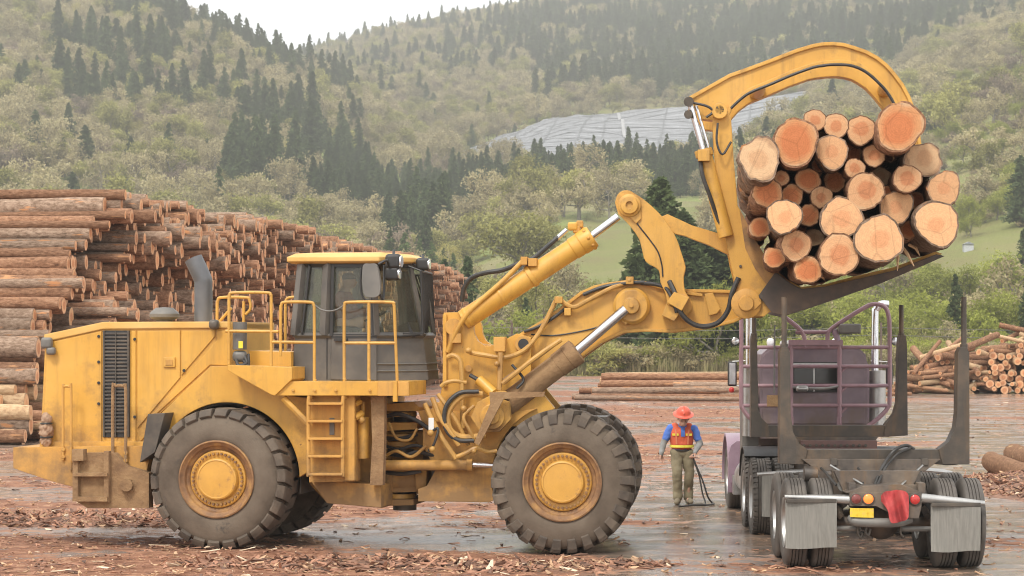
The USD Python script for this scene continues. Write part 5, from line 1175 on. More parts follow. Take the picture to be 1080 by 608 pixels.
tp_('exhaust_stack', tube(spline([np.array([la0[0], la0[1], 2.2]), np.array([la0[0], la0[1], 3.4]), np.array([la0[0] - 0.02, la0[1], 3.5]), np.array([la0[0] - 0.13, la0[1], 3.58])], 6), 0.078, 18), M['chrome'])
tp_('stack_shield', [rod(np.array([la0[0], la0[1], 1.35]), np.array([la0[0], la0[1], 2.46]), 0.125, 20)], M['alu'])
ra = TF.at(925.5, 395, 8.1)
tp_('exhaust_stack', tube(spline([np.array([ra[0] - 0.04, ra[1], 2.2]), np.array([ra[0] - 0.04, ra[1], 3.28]), np.array([ra[0] - 0.02, ra[1], 3.42]), np.array([ra[0] + 0.06, ra[1], 3.5]), np.array([ra[0] + 0.18, ra[1], 3.5])], 6), 0.06, 18), M['chrome'])
tp_('stack_shield', [rod(np.array([ra[0], ra[1], 1.45]), np.array([ra[0], ra[1], 2.42]), 0.135, 20)], M['alu'])
tp_('tool_box', [TF.pbox(783, 800, 418, 480, 8.3, 8.8)], M['grey'])
# headache rack
W6 = 7.6
def rk(pts, r=0.03, n=6):
    return tp_('rack_tube', TF.tube([(x, y, W6) for x, y in pts], r, 8, n), M['purple_tube'])
rk([(873, 366), (873, 353), (877, 347), (893, 336), (912, 324.5), (920, 321.3), (928, 321.5), (934, 325), (937, 333), (938.3, 350), (938.3, 420), (937, 429), (931, 437), (922, 445), (915, 450)], 0.036, 4)
rk([(849, 366), (848, 355), (844, 348), (832, 338), (816, 328), (800, 321.5), (793, 322), (786, 326), (782.3, 334), (781.8, 350), (781.8, 422), (783, 430), (788, 438), (795, 444.5), (803, 450)], 0.036, 4)
for y, x0, x1 in [(366.6, 782, 938), (386.7, 782, 938), (407, 782, 938), (428, 782, 938)]:
    rk([(x0, y), (x1, y)])
rk([(834.5, 447), (834.5, 361)], 0.032); rk([(885.5, 447), (885.5, 361)], 0.038)
rk([(839, 350.5), (872, 350.5)])
tp_('rack_plate', TF.pbox(832, 889, 358.8, 364.6, W6 - 0.04, W6 + 0.04), M['purple_tube'])
for y in (392, 413, 435):
    rk([(886, y + 1.5), (893, y - 5)], 0.018)
tp_('rack_leg', [TF.pbox(832.5, 837, 440, 462, W6 - 0.03, W6 + 0.03), TF.pbox(883, 888, 440, 462, W6 - 0.03, W6 + 0.03)], M['purple_tube'], split=True)
tp_('rack_box', moved(rbox(0.34, 0.25, 0.16, 0.03), TF.at(896, 347, W6)), M['grey'])
tp_('rack_strut', rod(TF.at(880, 348, W6), TF.at(884, 360, W6), 0.05, 8), M['mauve'])
tp_('tool_bar', TF.tube([(817, 343, W6 - 0.06), (816.5, 415, W6 - 0.06)], 0.014, 8), M['grey'])
tp_('shovel_blade', [TF.pbox(809, 821, 417, 429, W6 - 0.09, W6 - 0.06)], M['mud'])
tp_('cross_pipe', [TF.tube([(836, 409, W6 - 0.1), (868, 410, W6 - 0.1), (884, 408, W6 - 0.1)], 0.02, 8), moved(rbox(0.2, 0.12, 0.1, 0.04), TF.at(846, 410, W6 - 0.1))], M['alu'])
# mirrors and rack lamps
for x0, x1, y0, y1, w in [(767.5, 777, 381.5, 407.5, 10.2), (934.5, 941.5, 383, 407, 10.2)]:
    c = TF.at((x0 + x1) / 2, (y0 + y1) / 2, w)
    mi = tp_('mirror', moved(rbox((x1 - x0) * 0.0163, 0.09, (y1 - y0) * 0.0163, 0.03), c), M['black'])
    tp_('mirror_glass', moved(rbox((x1 - x0) * 0.0163 - 0.05, 0.01, (y1 - y0) * 0.0163 - 0.06, 0.004), c - TF.e2 * 0.05), M['lamp_lens'], parent=mi)
    s = 1 if x0 < 800 else -1
    tp_('mirror_arm', [rod(c + [0, 0, 0.21], c + [s * 0.32, 0, 0.23], 0.014, 6), rod(c + [0, 0, -0.2], c + [s * 0.32, 0, -0.22], 0.014, 6)], M['alu'], parent=mi)
tp_('side_lamp', moved(rbox(0.09, 0.12, 0.1, 0.04), TF.at(771.5, 411.5, 10.1)), lr)
for x in (775.5, 944.5):
    c = TF.at(x, 360, W6)
    wl = tp_('rack_lamp', lathe([(0.0, -0.08), (0.05, -0.07), (0.07, -0.02), (0.07, 0.02)], c, -TF.e2, 20), M['black'])
    tp_('lens', lathe([(0.06, 0.012), (0.04, 0.022), (0.0, 0.024)], c, -TF.e2, 20), M['lamp_lens'], parent=wl)
    tp_('lamp_arm', rod(c, c + [0.12 if x < 800 else -0.12, 0, -0.03], 0.014, 6), M['purple_tube'], parent=wl)
# red flag on the tail
fl = [(929, 523), (932, 519), (941, 517.5), (950, 517), (957, 520.5), (958.5, 530), (957.5, 543), (954, 549), (948, 551), (940, 551.5), (937, 547), (936, 540), (933, 534), (929.5, 529)]
pg = Polygon([TF.uz(x, y, -0.78) for x, y in arc_poly(fl, 4)])
mm = trimesh.creation.extrude_polygon(pg, 0.012, engine='earcut')
mm = mm.subdivide_to_size(0.022)
v = np.asarray(mm.vertices)
zt_f = pg.bounds[3]
w_ = -0.81 - 0.055 * np.sin((v[:, 0] - v[:, 0].min()) * 30 + v[:, 1] * 6) * np.clip((zt_f - v[:, 1]) * 5, 0.2, 1) - 0.022 * np.sin(v[:, 0] * 55 + v[:, 1] * 12 + 1) + v[:, 2]
P = TF.o * [1, 1, 0] + v[:, :1] * TF.e1 + w_[:, None] * TF.e2 + v[:, 1:2] * np.array([0, 0, 1.0])
flag = thing('red_flag', 'crumpled red cloth flag hanging over the tail lamps of the truck', 'flag', P.mean(0))
part(flag, 'cloth', trimesh.Trimesh(P, mm.faces), pmat('red_cloth', [(0.22, 0.03, 0.03), (0.46, 0.055, 0.055), (0.50, 0.10, 0.09)], 5, 5, 0.85, bump=0.3, bscale=14), 50)
# ---------------------------------------------------------------- logs
def bark_mat(name, cols, patch, lo=0.60, hi=0.66):
    N = {'tc': ('texture_coordinate', {}), 'mp': ('mapping', {'scale': (7.0, 1.0, 1.0)}), 'mq': ('mapping', {'scale': (16.0, 1.0, 1.0)}), 'oi': ('object_info', {}), 'g': ('geometry', {}),
         'n': ('noise_texture', {'scale': 3.2, 'detail': 9.0, 'roughness': 0.72, 'dimensions': '4D'}), 'b': ('noise_texture', {'scale': 1.3, 'detail': 5.0, 'roughness': 0.6, 'dimensions': '4D'}),
         'w': ('math', {'math_type': 'multiply', 'value2': 37.0}), 'r': ('rgb_ramp', {'ramp': [(0.3 + 0.4 * i / (len(cols) - 1), c) for i, c in enumerate(cols)]}),
         'k': ('rgb_ramp', {'ramp': [(lo, (0, 0, 0)), (hi, (1, 1, 1))]}), 'm': ('mix_color', {'b': patch}), 'rm': ('map_range', {'to_min': 0.72, 'to_max': 1.28}), 'hv': ('hsv', {}),
         'bp': ('bump', {'strength': 0.9, 'distance': 0.05}), 'p': ('principled_bsdf', {'roughness': 0.92, 'specular_ior_level': 0.2})}
    L = [('tc.object', 'mp.vector'), ('tc.object', 'mq.vector'), ('mq.vector', 'n.vector'), ('mp.vector', 'b.vector'), ('oi.random', 'w.value1'), ('w.value', 'n.w'), ('w.value', 'b.w'),
         ('n.fac', 'r.fac'), ('b.fac', 'k.fac'), ('k.color', 'm.fac'), ('r.color', 'm.a'), ('oi.random', 'rm.value'), ('rm.result', 'hv.value'), ('m.result', 'hv.color'), ('hv.color', 'p.base_color'),
         ('n.fac', 'bp.height'), ('bp.normal', 'p.normal')]
    return usdkit.material(stage, '/World/Looks/' + name, N, L, surface='p.BSDF')
def end_mat(name, heart, wood, edge, hr=0.55):
    """Sawn log end in unit radius: heartwood, sapwood, year rings, cracks."""
    N = {'tc': ('texture_coordinate', {}), 'oi': ('object_info', {}), 'w': ('math', {'math_type': 'multiply', 'value2': 53.0}),
         'mp': ('mapping', {'scale': (0.0, 1.0, 1.0)}), 'n': ('noise_texture', {'scale': 1.1, 'detail': 4.0, 'dimensions': '4D'}), 'f': ('noise_texture', {'scale': 9.0, 'detail': 6.0, 'roughness': 0.7, 'dimensions': '4D'}),
         'l': ('vector_math', {'math_type': 'length'}), 'a': ('math', {'math_type': 'multiply_add', 'value2': 0.7}), 's': ('math', {'math_type': 'subtract', 'value2': 0.35}),
         'r': ('rgb_ramp', {'ramp': [(0.0, heart), (hr * 0.8, heart), (hr * 1.15, wood), (0.86, wood), (1.0, edge)]}),
         'wv': ('wave_texture', {'wave_type': 'rings', 'rings_direction': 'x', 'scale': 3.4, 'distortion': 1.6, 'detail': 2.0}), 'wr': ('map_range', {'to_min': 0.94, 'to_max': 1.02}),
         'fr': ('map_range', {'from_min': 0.3, 'from_max': 0.7, 'to_min': 0.84, 'to_max': 1.12}), 'mu': ('math', {'math_type': 'multiply'}), 'rm': ('map_range', {'to_min': 0.84, 'to_max': 1.12}), 'mu2': ('math', {'math_type': 'multiply'}),
         'ck': ('voronoi_texture', {'feature': 'distance_to_edge', 'scale': 0.45, 'dimensions': '4D'}), 'cr': ('map_range', {'from_min': 0.0, 'from_max': 0.018, 'to_min': 0.8, 'to_max': 1.0, 'clamp': True}), 'mu3': ('math', {'math_type': 'multiply'}), 'hv': ('hsv', {}), 'bp': ('bump', {'strength': 0.25, 'distance': 0.03}), 'p': ('principled_bsdf', {'roughness': 0.75, 'specular_ior_level': 0.25})}
    L = [('tc.object', 'mp.vector'), ('mp.vector', 'n.vector'), ('mp.vector', 'f.vector'), ('mp.vector', 'l.vector1'), ('oi.random', 'w.value1'), ('w.value', 'n.w'), ('w.value', 'f.w'),
         ('n.fac', 'a.value1'), ('l.value', 'a.value3'), ('a.value', 's.value1'), ('s.value', 'r.fac'), ('mp.vector', 'wv.vector'), ('wv.fac', 'wr.value'), ('f.fac', 'fr.value'), ('wr.result', 'mu.value1'), ('fr.result', 'mu.value2'),
         ('oi.random', 'rm.value'), ('mu.value', 'mu2.value1'), ('rm.result', 'mu2.value2'), ('mp.vector', 'ck.vector'), ('w.value', 'ck.w'), ('ck.distance', 'cr.value'), ('mu2.value', 'mu3.value1'), ('cr.result', 'mu3.value2'), ('mu3.value', 'hv.value'), ('r.color', 'hv.color'), ('hv.color', 'p.base_color'), ('f.fac', 'bp.height'), ('bp.normal', 'p.normal')]
    return usdkit.material(stage, '/World/Looks/' + name, N, L, surface='p.BSDF')
bark_red = bark_mat('red_brown_bark', [(0.065, 0.033, 0.02), (0.20, 0.10, 0.056), (0.33, 0.18, 0.105), (0.41, 0.265, 0.175)], (0.56, 0.29, 0.14))
bark_grey = bark_mat('grey_brown_bark', [(0.062, 0.042, 0.029), (0.18, 0.118, 0.08), (0.30, 0.21, 0.15), (0.41, 0.315, 0.235)], (0.46, 0.22, 0.10), 0.58, 0.64)
bark_pale = bark_mat('peeled_pale_log', [(0.24, 0.13, 0.07), (0.46, 0.31, 0.18), (0.60, 0.45, 0.28)], (0.26, 0.11, 0.06), 0.60, 0.68)
bark_tan = bark_mat('tan_stripped_log', [(0.12, 0.06, 0.035), (0.28, 0.15, 0.085), (0.42, 0.25, 0.14)], (0.5, 0.33, 0.18))
E_or = end_mat('orange_log_end', (0.57, 0.20, 0.08), (0.62, 0.30, 0.135), (0.60, 0.38, 0.22), 0.7)
E_pk = end_mat('pink_hearted_log_end', (0.55, 0.235, 0.11), (0.63, 0.35, 0.18), (0.62, 0.39, 0.22), 0.5)
E_pl = end_mat('pale_log_end', (0.60, 0.295, 0.145), (0.64, 0.36, 0.185), (0.60, 0.35, 0.19), 0.4)
E_we = end_mat('weathered_log_end', (0.52, 0.31, 0.17), (0.58, 0.38, 0.22), (0.42, 0.26, 0.15), 0.5)
E_dk = end_mat('reddish_deck_log_end', (0.50, 0.22, 0.105), (0.64, 0.36, 0.20), (0.48, 0.28, 0.17), 0.55)
def log_kind(name, seed, bark, e0, e1, sides=22, segs=14, knots=True, rough=0.05):
    """A log of length 1 (along x from 0) and radius 1."""
    rng = np.random.default_rng(seed)
    x = np.concatenate([[0, 0.004], np.linspace(0.03, 0.97, segs), [0.996, 1]])
    ang = np.arange(sides) * 2 * np.pi / sides
    Rr = 1 + rough * 1.6 * (noise(np.stack([np.cos(ang)[None, :] * 1.2 + 0 * x[:, None], np.sin(ang)[None, :] * 1.2 + 0 * x[:, None], x[:, None] * 9 + 0 * ang[None, :]], -1) + seed * 7.3, seed) - 0.5) * 2 + rough * 0.8 * (noise(np.stack([np.cos(ang)[None, :] * 4 + 0 * x[:, None], np.sin(ang)[None, :] * 4 + 0 * x[:, None], x[:, None] * 26 + 0 * ang[None, :]], -1) + seed, seed + 3) - 0.5) * 2
    Rr *= (1.02 - 0.10 * x)[:, None]
    Rr = Rr * (1 + rough * (0.5 * np.cos(2 * ang + seed) + 0.35 * np.cos(3 * ang + 2 * seed)))[None, :]
    cy = 0.06 * np.sin(x * 4 + seed); cz = 0.06 * np.sin(x * 3.1 + 2 * seed)
    V = np.stack([np.broadcast_to(x[:, None], Rr.shape), Rr * np.cos(ang) + (cy - cy[0] * 0)[:, None] * 0, Rr * np.sin(ang)], -1)
    n = len(x)
    i, j = np.meshgrid(np.arange(n - 1), np.arange(sides), indexing='ij')
    F = np.stack([i * sides + j, i * sides + (j + 1) % sides, (i + 1) * sides + (j + 1) % sides, (i + 1) * sides + j], -1).reshape(-1, 4)
    k = kind_of(name)
    bk = tm(V.reshape(-1, 3), F)
    # bark rim at both ends
    rim = []
    for a, s in ((0, -1), (n - 1, 1)):
        o = V[a]; q = np.array([o[0][0], 0, 0]) + (o - [o[0][0], 0, 0]) * 0.915
        f = np.array([[t, (t + 1) % sides, sides + (t + 1) % sides, sides + t] for t in range(sides)])
        rim.append(tm(np.vstack([o, q]), f if s > 0 else f[:, ::-1]))
    bm_ = cat(bk, *rim); bm_.fix_normals()
    part(k, 'bark', bm_, bark, 60, world=False)
    for a, s, m in ((0, -1, e0), (n - 1, 1, e1)):
        o = V[a]; c = np.array([o[0][0], 0, 0])
        rings = [c + (o - c) * q + np.array([s * (0.0012 * (1 - q) + 0.0003), 0, 0]) for q in (0.92, 0.62, 0.3)]
        vv = np.vstack(rings + [c[None] + [s * 0.002, 0, 0]])
        ff = []
        for r in range(2):
            for t in range(sides):
                ff += [[r * sides + t, r * sides + (t + 1) % sides, (r + 1) * sides + (t + 1) % sides], [r * sides + t, (r + 1) * sides + (t + 1) % sides, (r + 1) * sides + t]]
        ff += [[2 * sides + t, 2 * sides + (t + 1) % sides, 3 * sides] for t in range(sides)]
        ff = np.array(ff)
        part(k, 'cut_end', tm(vv, ff if s > 0 else ff[:, ::-1]), m, True, world=False)
    return k
def log_matrix(p, d, L, r, roll=0.0):
    d = unit(d); y = unit(np.cross([0, 0, 1.0], d)); z = np.cross(d, y)
    c, s = math.cos(roll), math.sin(roll)
    m = np.eye(4)
    m[:3, 0] = d * L; m[:3, 1] = (c * y + s * z) * r; m[:3, 2] = (-s * y + c * z) * r; m[:3, 3] = p
    return m
# -------- the bundle in the fork: (px, py, radius in px, bark, end, label)
K_or = [log_kind('fork_log', s, bark_red, E_or, E_or, 36, 30, rough=0.08) for s in (101, 102)]
K_pk = [log_kind('fork_log', s, bark_red, E_pk, E_pk, 36, 30, rough=0.08) for s in (103, 104)]
K_pl = [log_kind('fork_log', s, bark_grey, E_pl, E_pl, 36, 30, rough=0.08) for s in (105, 106)]
K_we = [log_kind('fork_log', 107, bark_grey, E_we, E_we, 36, 30, rough=0.11)]
bundle = [
    (803.5, 169, 20.5, 'we', 'grey tan weathered log end with a dark crack at the top left of the bundle'),
    (836.6, 151, 22.5, 'or', 'large orange log end second from the left in the top of the bundle'),
    (860, 128.4, 11, 'pk', 'small pale log end, leftmost of three small ones along the bundle top'),
    (883.4, 133, 12, 'pk', 'small round log end, middle of three small ones along the bundle top'),
    (909, 138, 14.5, 'pk', 'pink hearted log end, left neighbour of the large orange one under the clamp tip'),
    (944, 134, 23.5, 'or', 'largest orange log end, right at the top under the clamp tip'),
    (878.5, 161, 16.5, 'pl', 'pale round log end below the three small ones of the bundle top'),
    (901, 164, 9, 'or', 'small shaded log end set back below the pink hearted one'),
    (922.5, 166, 11.3, 'pk', 'small pale log end left below the largest orange one'),
    (902, 178, 9.5, 'pk', 'tiny bright log end in the upper middle of the bundle'),
    (974, 167.5, 17, 'we', 'tan log end with one torn edge on the bundle right shoulder'),
    (955, 188, 13.5, 'pk', 'mid sized log end left below the torn one on the right shoulder'),
    (996, 199, 17, 'pl', 'pale log end furthest right in the upper half of the bundle'),
    (853, 191.6, 12, 'or', 'small rosy log end left of the middle of the bundle'),
    (880, 191, 11, 'or', 'dark shaded log end set back in the middle of the bundle'),
    (823.5, 189, 7.5, 'pk', 'thinnest log end, right below the weathered one'),
    (811, 204, 15, 'or', 'orange log end at the left side of the bundle beside the fork arm'),
    (835.5, 207, 11, 'or', 'small pinkish log end right of the orange one by the fork arm'),
    (928, 186, 10.5, 'we', 'dull shaded log end set back right of the middle'),
    (910.6, 202, 18, 'pk', 'big pink hearted log end at the centre right with rough bark'),
    (867.3, 210, 11, 'pk', 'small pale log end in the very centre of the bundle'),
    (827, 228, 17, 'pl', 'pale cream log end at the lower left of the bundle'),
    (853, 227, 11, 'or', 'small brownish log end right of the pale cream one'),
    (887, 231, 20.5, 'pl', 'large pale log end in the lower middle of the bundle'),
    (945.5, 219, 17, 'pl', 'mid sized pale log end right of the centre'),
    (927.5, 252, 23.5, 'pl', 'largest pale log end at the bottom, lying on the fork'),
    (988.5, 236, 22.3, 'pl', 'large pale log end furthest right at the bottom of the bundle'),
    (859.5, 251.6, 9, 'we', 'small dull log end set back in the lower left of the bundle'),
    (838.5, 256, 15.3, 'pk', 'rosy log end second from the left at the bottom of the bundle'),
    (885, 263, 19.7, 'pk', 'large log end with a straight crack at the bottom middle'),
    (852, 284, 14.2, 'or', 'orange log end lowest in the bundle on the fork heel'),
    (817, 272, 10.5, 'or', 'dark pinkish log end lowest at the left beside the fork arm')]
fill = [(869, 146, 8, 'thin shaded log deep in the gap under the first small top ones'), (895, 152, 8, 'thin shaded log deep below the middle small top one'), (864, 174, 9, 'thin shaded log deep left of the pale round one'), (938, 162, 10, 'shaded log deep below the largest orange one'), (936, 204, 9, 'thin shaded log deep right of the big pink hearted one'), (966, 212, 11, 'shaded log deep behind the right side of the bundle'), (872, 252, 9, 'thin shaded log deep left under the large pale one'), (844, 240, 8, 'thin shaded log deep below the pale cream one'), (958, 243, 11, 'shaded log deep between the two large pale ones at bottom right'), (846, 172, 8, 'thin shaded log deep below the large orange one at left'), (908, 232, 9, 'thin shaded log deep right of the large pale one'), (801, 240, 12, 'shaded log deep at the far left beside the fork arm'), (830, 270, 8, 'thin shaded log deep above the lowest orange one')]
nfront = len(bundle)
bundle = bundle + [(x, y, r, 'pk' if k % 3 == 0 else 'or', l) for k, (x, y, r, l) in enumerate(fill)]
rng = np.random.default_rng(9)
near = {0: -1.5, 5: -1.75, 1: -1.45, 26: -1.5, 25: -1.6, 10: -1.2, 12: -1.35, 8: -1.1, 9: -1.3, 11: -1.5, 23: -1.45, 21: -1.5, 29: -1.55, 30: -1.2, 31: -1.0, 19: -1.45, 28: -1.25, 16: -1.1}
back = {7: -0.6, 14: -0.5, 18: -0.5, 27: -0.6, 22: -0.8, 13: -0.85, 17: -0.8, 15: -1.0, 20: -0.9}
C = []
for i, (px, py, r, st_k, lab) in enumerate(bundle):
    w = near.get(i, back.get(i, -1.25 if i < nfront else -0.75 + 0.12 * (i % 4)))
    u, z = FF.uz(px, py, w)
    Y = FF.P(u, w, z)[1]
    C.append([u, z, r * Y / FPX, w])
C = np.array(C)
for _ in range(60):                                       # push overlapping logs a little apart
    for a in range(nfront):
        for b in range(a):
            d = C[a, :2] - C[b, :2]; l = np.hypot(*d); g = (C[a, 2] + C[b, 2]) * 0.985 - l
            if g > 0:
                C[a, :2] += d / l * g * 0.12; C[b, :2] -= d / l * g * 0.12
cnt = {}
for i, (u, z, r, w) in enumerate(C):
    st_k, lab = bundle[i][3:]
    ks = {'or': K_or, 'pk': K_pk, 'pl': K_pl, 'we': K_we}[st_k]
    L = 6.0 + rng.uniform(-0.4, 0.5)
    tilt = rng.normal(size=2) * 0.012
    copy_of(ks[i % len(ks)], 'log', lab, 'log', log_matrix(FF.P(u, w, z), FF.e2 + tilt[0] * FF.e1 + [0, 0, tilt[1]], L, r * (1.07 if i < nfront else 0.92), rng.uniform(0, 6.28)), 'logs held in the loader fork')
# bark shreds hanging from the bundle
sh = []
for i in range(150):
    k = rng.integers(0, len(C)); a = rng.uniform(0, 6.28)
    if C[k, 1] > 3.9 and rng.uniform() < 0.6: continue
    w = C[k, 3] + rng.uniform(0.02, 1.6)
    p = FF.P(C[k, 0] + math.cos(a) * C[k, 2], w, C[k, 1] + math.sin(a) * C[k, 2])
    l = rng.uniform(0.05, 0.26)
    d = np.array([rng.normal() * 0.5, rng.normal() * 0.4, -abs(rng.normal())]); d = unit(d) * l
    s = unit(rng.normal(size=3)) * rng.uniform(0.005, 0.022)
    q = p + d * 0.5 + rng.normal(size=3) * 0.02
    sh.append(tm([p - s, p + s, q + s * 0.9, q - s * 0.9, p + d + s * 0.2, p + d - s * 0.2], [[0, 1, 2, 3], [3, 2, 4, 5]]))
shreds = part(None, 'bark_shreds', sh, pmat('torn_bark_fibre', [(0.22, 0.10, 0.055), (0.42, 0.22, 0.11), (0.58, 0.38, 0.22)], 5, 4, 0.9), False)
tag(shreds, 'torn strips of bark hanging from the lifted logs', 'bark strips', kind='stuff')
# long pale splinters under the right of the bundle
for k, pts in enumerate([[(953, 262), (957, 268), (964, 281)], [(946, 262), (947, 272), (946.5, 286)], [(958, 258), (966, 262), (970, 270)]]):
    s = part(None, 'splinter', tube([FF.at(x, y, -0.9 + 0.1 * k) for x, y in pts], [0.018, 0.022, 0.006], 4), bark_pale if False else pmat('fresh_splinter_wood_%s' % 'abc'[k], [(0.62, 0.40, 0.22), (0.7, 0.5, 0.3)], 5, 3, 0.8), False)
    tag(s, ['pale splinter slanting right below the right end of the bundle', 'thin splinter hanging straight down below the bundle', 'short curled splinter below the furthest right log'][k], 'splinter')
# -------- the tall deck behind the loader
Dk = [log_kind('deck_log', 200 + i, [bark_red, bark_grey, bark_red, bark_grey][i % 4], E_dk if i % 3 else E_pk, E_dk, 16, 12) for i in range(6)]
Dp = [log_kind('pale_log', 220 + i, bark_pale, E_pl, E_pk, 16, 10, rough=0.03) for i in range(2)]
rng = np.random.default_rng(31)
face0, slope = -12.9, 0.078                                # the log ends: x at y = 66, and its growth with y
DA = math.atan(slope)
axis = np.array([-math.cos(DA), math.sin(DA), 0])
rowsd = []
lay = 0
z = 0.2
while z < 7.9:
    y = 66.3 + 1.25 * z + (0.22 if lay % 2 else 0) + 0.2 * math.sin(lay * 2.1)
    while y < 182:
        r = float(np.clip(rng.normal(0.195, 0.045), 0.11, 0.32))
        top = 7.1 + 0.75 * float(fbm(np.array([[y * 0.09, 1.7, 0.0]]), 3, 2)[0]) + (y - 66) * 0.009
        top = min(top, 7.2 + (y - 60) * 0.02)
        if z < top:
            jit = rng.normal() * 0.34
            blk = 0.55 * math.sin(y * 0.55) + 0.4 * math.sin(y * 0.21 + z * 0.5)
            step = 0.0
            if y < 90: step = -0.9 * (1 - z / 7.5) * (1 - (y - 66) / 24) + 0.5 * math.sin(z * 2.3)
            if y - 66.3 - 1.25 * z < 2.2 and z < 6.6:
                pxe = np.interp(z, [0, 0.6, 1.2, 2.0, 2.8, 3.6, 4.6, 5.4, 6.6], [14, 38, 20, 30, 44, 44, 74, 70, 104]) + rng.normal() * 8
                rowsd.append(((pxe - 540) * y / FPX, y + rng.normal() * 0.03, z + rng.normal() * 0.045, r, lay)); y += 0.405; continue
            rowsd.append((face0 + slope * (y - 66) + jit + blk * 0.6 + step, y + rng.normal() * 0.03, z + rng.normal() * 0.045, r, lay))
        y += 0.405 + (0.0 if y < 110 else 0.03)
    z += 0.318; lay += 1
mats_, kk, key = [], [], []
for x, y, z, r, lay in rowsd:
    L = rng.uniform(7.5, 9.5)
    pale = z < 1.5 and y < 76 and rng.uniform() < 0.55
    d = axis + rng.normal(size=3) * [0, 0.012, 0.010]
    mats_.append(log_matrix([x, y, z], d, L, r * 1.07, rng.uniform(0, 6.28)))
    kk.append(6 + rng.integers(0, 2) if pale else rng.integers(0, 6))
    exposed = (y - 66.3 - 1.25 * z) < 1.0
    key.append((y - (12 if exposed else 0)) / r)
order = np.argsort(key)
one = set(order[:290].tolist())
allk = Dk + Dp
for i in one:
    pale = kk[i] >= 6
    copy_of(allk[kk[i]], 'deck_log', 'pale peeled log low in the near end of the tall log deck' if pale else 'bark covered log in the near end of the tall log deck', 'log', mats_[i], 'peeled logs low in the tall deck' if pale else 'logs at the near end of the tall deck')
rest = [i for i in range(len(rowsd)) if i not in one]
scatter('deck_logs', allk, [mats_[i] for i in rest], [kk[i] for i in rest], 'hundreds of stacked logs in the tall deck behind the loader', 'log deck')
print('deck logs', len(rowsd))
# -------- the jumbled pile at right
Pk = [log_kind('pile_log', 240 + i, [bark_red, bark_pale, bark_red, bark_tan][i], [E_dk, E_pk, E_dk, E_pk][i], E_dk, 14, 10) for i in range(4)]
rng = np.random.default_rng(12)
npile = 0
for layi in range(10):
    zc = 0.22 + layi * 0.30
    x0 = 22.3 + layi * (0.30 if layi < 7 else 0.75); x1 = 34.0 - layi * 0.35
    xx = x0
    while xx < x1:
        r = rng.uniform(0.12, 0.25) if xx > 24.5 else rng.uniform(0.12, 0.22)
        yaw = rng.normal(0.12, 0.16) if xx > 26.2 and layi < 7 else rng.normal(0.8, 0.4) * (1 if rng.uniform() < 0.8 else -1)
        pitch = rng.normal(0.0, 0.05) if xx > 26.2 and layi < 7 else rng.normal(0.05, 0.2)
        d = np.array([math.sin(yaw) * math.cos(pitch), math.cos(yaw) * math.cos(pitch), math.sin(pitch)])
        side_on = abs(yaw) > 0.45
        if side_on: r = rng.uniform(0.09, 0.2)
        L = rng.uniform(2.2, 4.2) if side_on else rng.uniform(3.5, 6.0)
        p = np.array([xx - (d[0] * L * 0.5 if abs(yaw) > 0.5 else 0), 131 + rng.uniform(-0.8, 0.8) + layi * 0.32, zc + rng.uniform(-0.06, 0.06)])
        copy_of(Pk[rng.integers(0, 4)], 'pile_log', 'log tossed in the jumbled pile at the far right of the yard', 'log', log_matrix(p, d, L, r, rng.uniform(0, 6.28)), 'logs in the jumbled pile')
        npile += 1
        xx += r * 2.02 if not side_on else r * 2.4
    
lean = copy_of(Pk[0], 'pile_log', 'long log slanting up across the top of the jumbled pile', 'log', log_matrix(at(1012, 370, 130), unit(at(1062, 349, 133) - at(1012, 370, 130)), 3.6, 0.2))
print('pile', npile)
# -------- low rows of long logs behind the man
rng = np.random.default_rng(44)
for layi in range(4):
    for k in range(22 - 5 * layi):
        y = 114.0 + layi * 2.2 + k * 1.15
        r = rng.uniform(0.10, 0.20)
        x = (594 + layi * 12 + k * 1.6 + (rng.uniform(0, 30) if rng.uniform() < 0.6 else rng.uniform(40, 150)) - 540) * y / FPX
        pale = rng.uniform() < (0.85 if layi == 3 else 0.55)
        kd = Dp[rng.integers(0, 2)] if pale else Dk[rng.integers(0, 6)]
        copy_of(kd, 'row_log', 'long peeled log lying in the low rows behind the man' if pale else 'long bark covered log lying in the low rows behind the man', 'log', log_matrix([x, y, 0.15 + layi * 0.30 + rng.uniform(-0.05, 0.05)], [1, rng.normal() * 0.035, rng.normal() * 0.008], rng.uniform(5, 12), r, rng.uniform(0, 6.28)), 'peeled logs in the low rows' if pale else 'bark covered logs in the low rows')
# -------- logs lying at the right edge
for k, (a, b, r, lab) in enumerate([((1046, 487.5, 51.5), (1088, 503, 47.6), 0.22, 'peeled log lying at the right picture edge, nearer of two on the bark heap'), ((1070, 479, 54), (1110, 493, 50), 0.24, 'peeled log at the right picture edge, further of two on the bark heap')]):
    p, q = at(*a), at(*b)
    copy_of(Pk[3], 'heap_log', lab, 'log', log_matrix(p, q - p, 4.2, r, 1.0 + k))
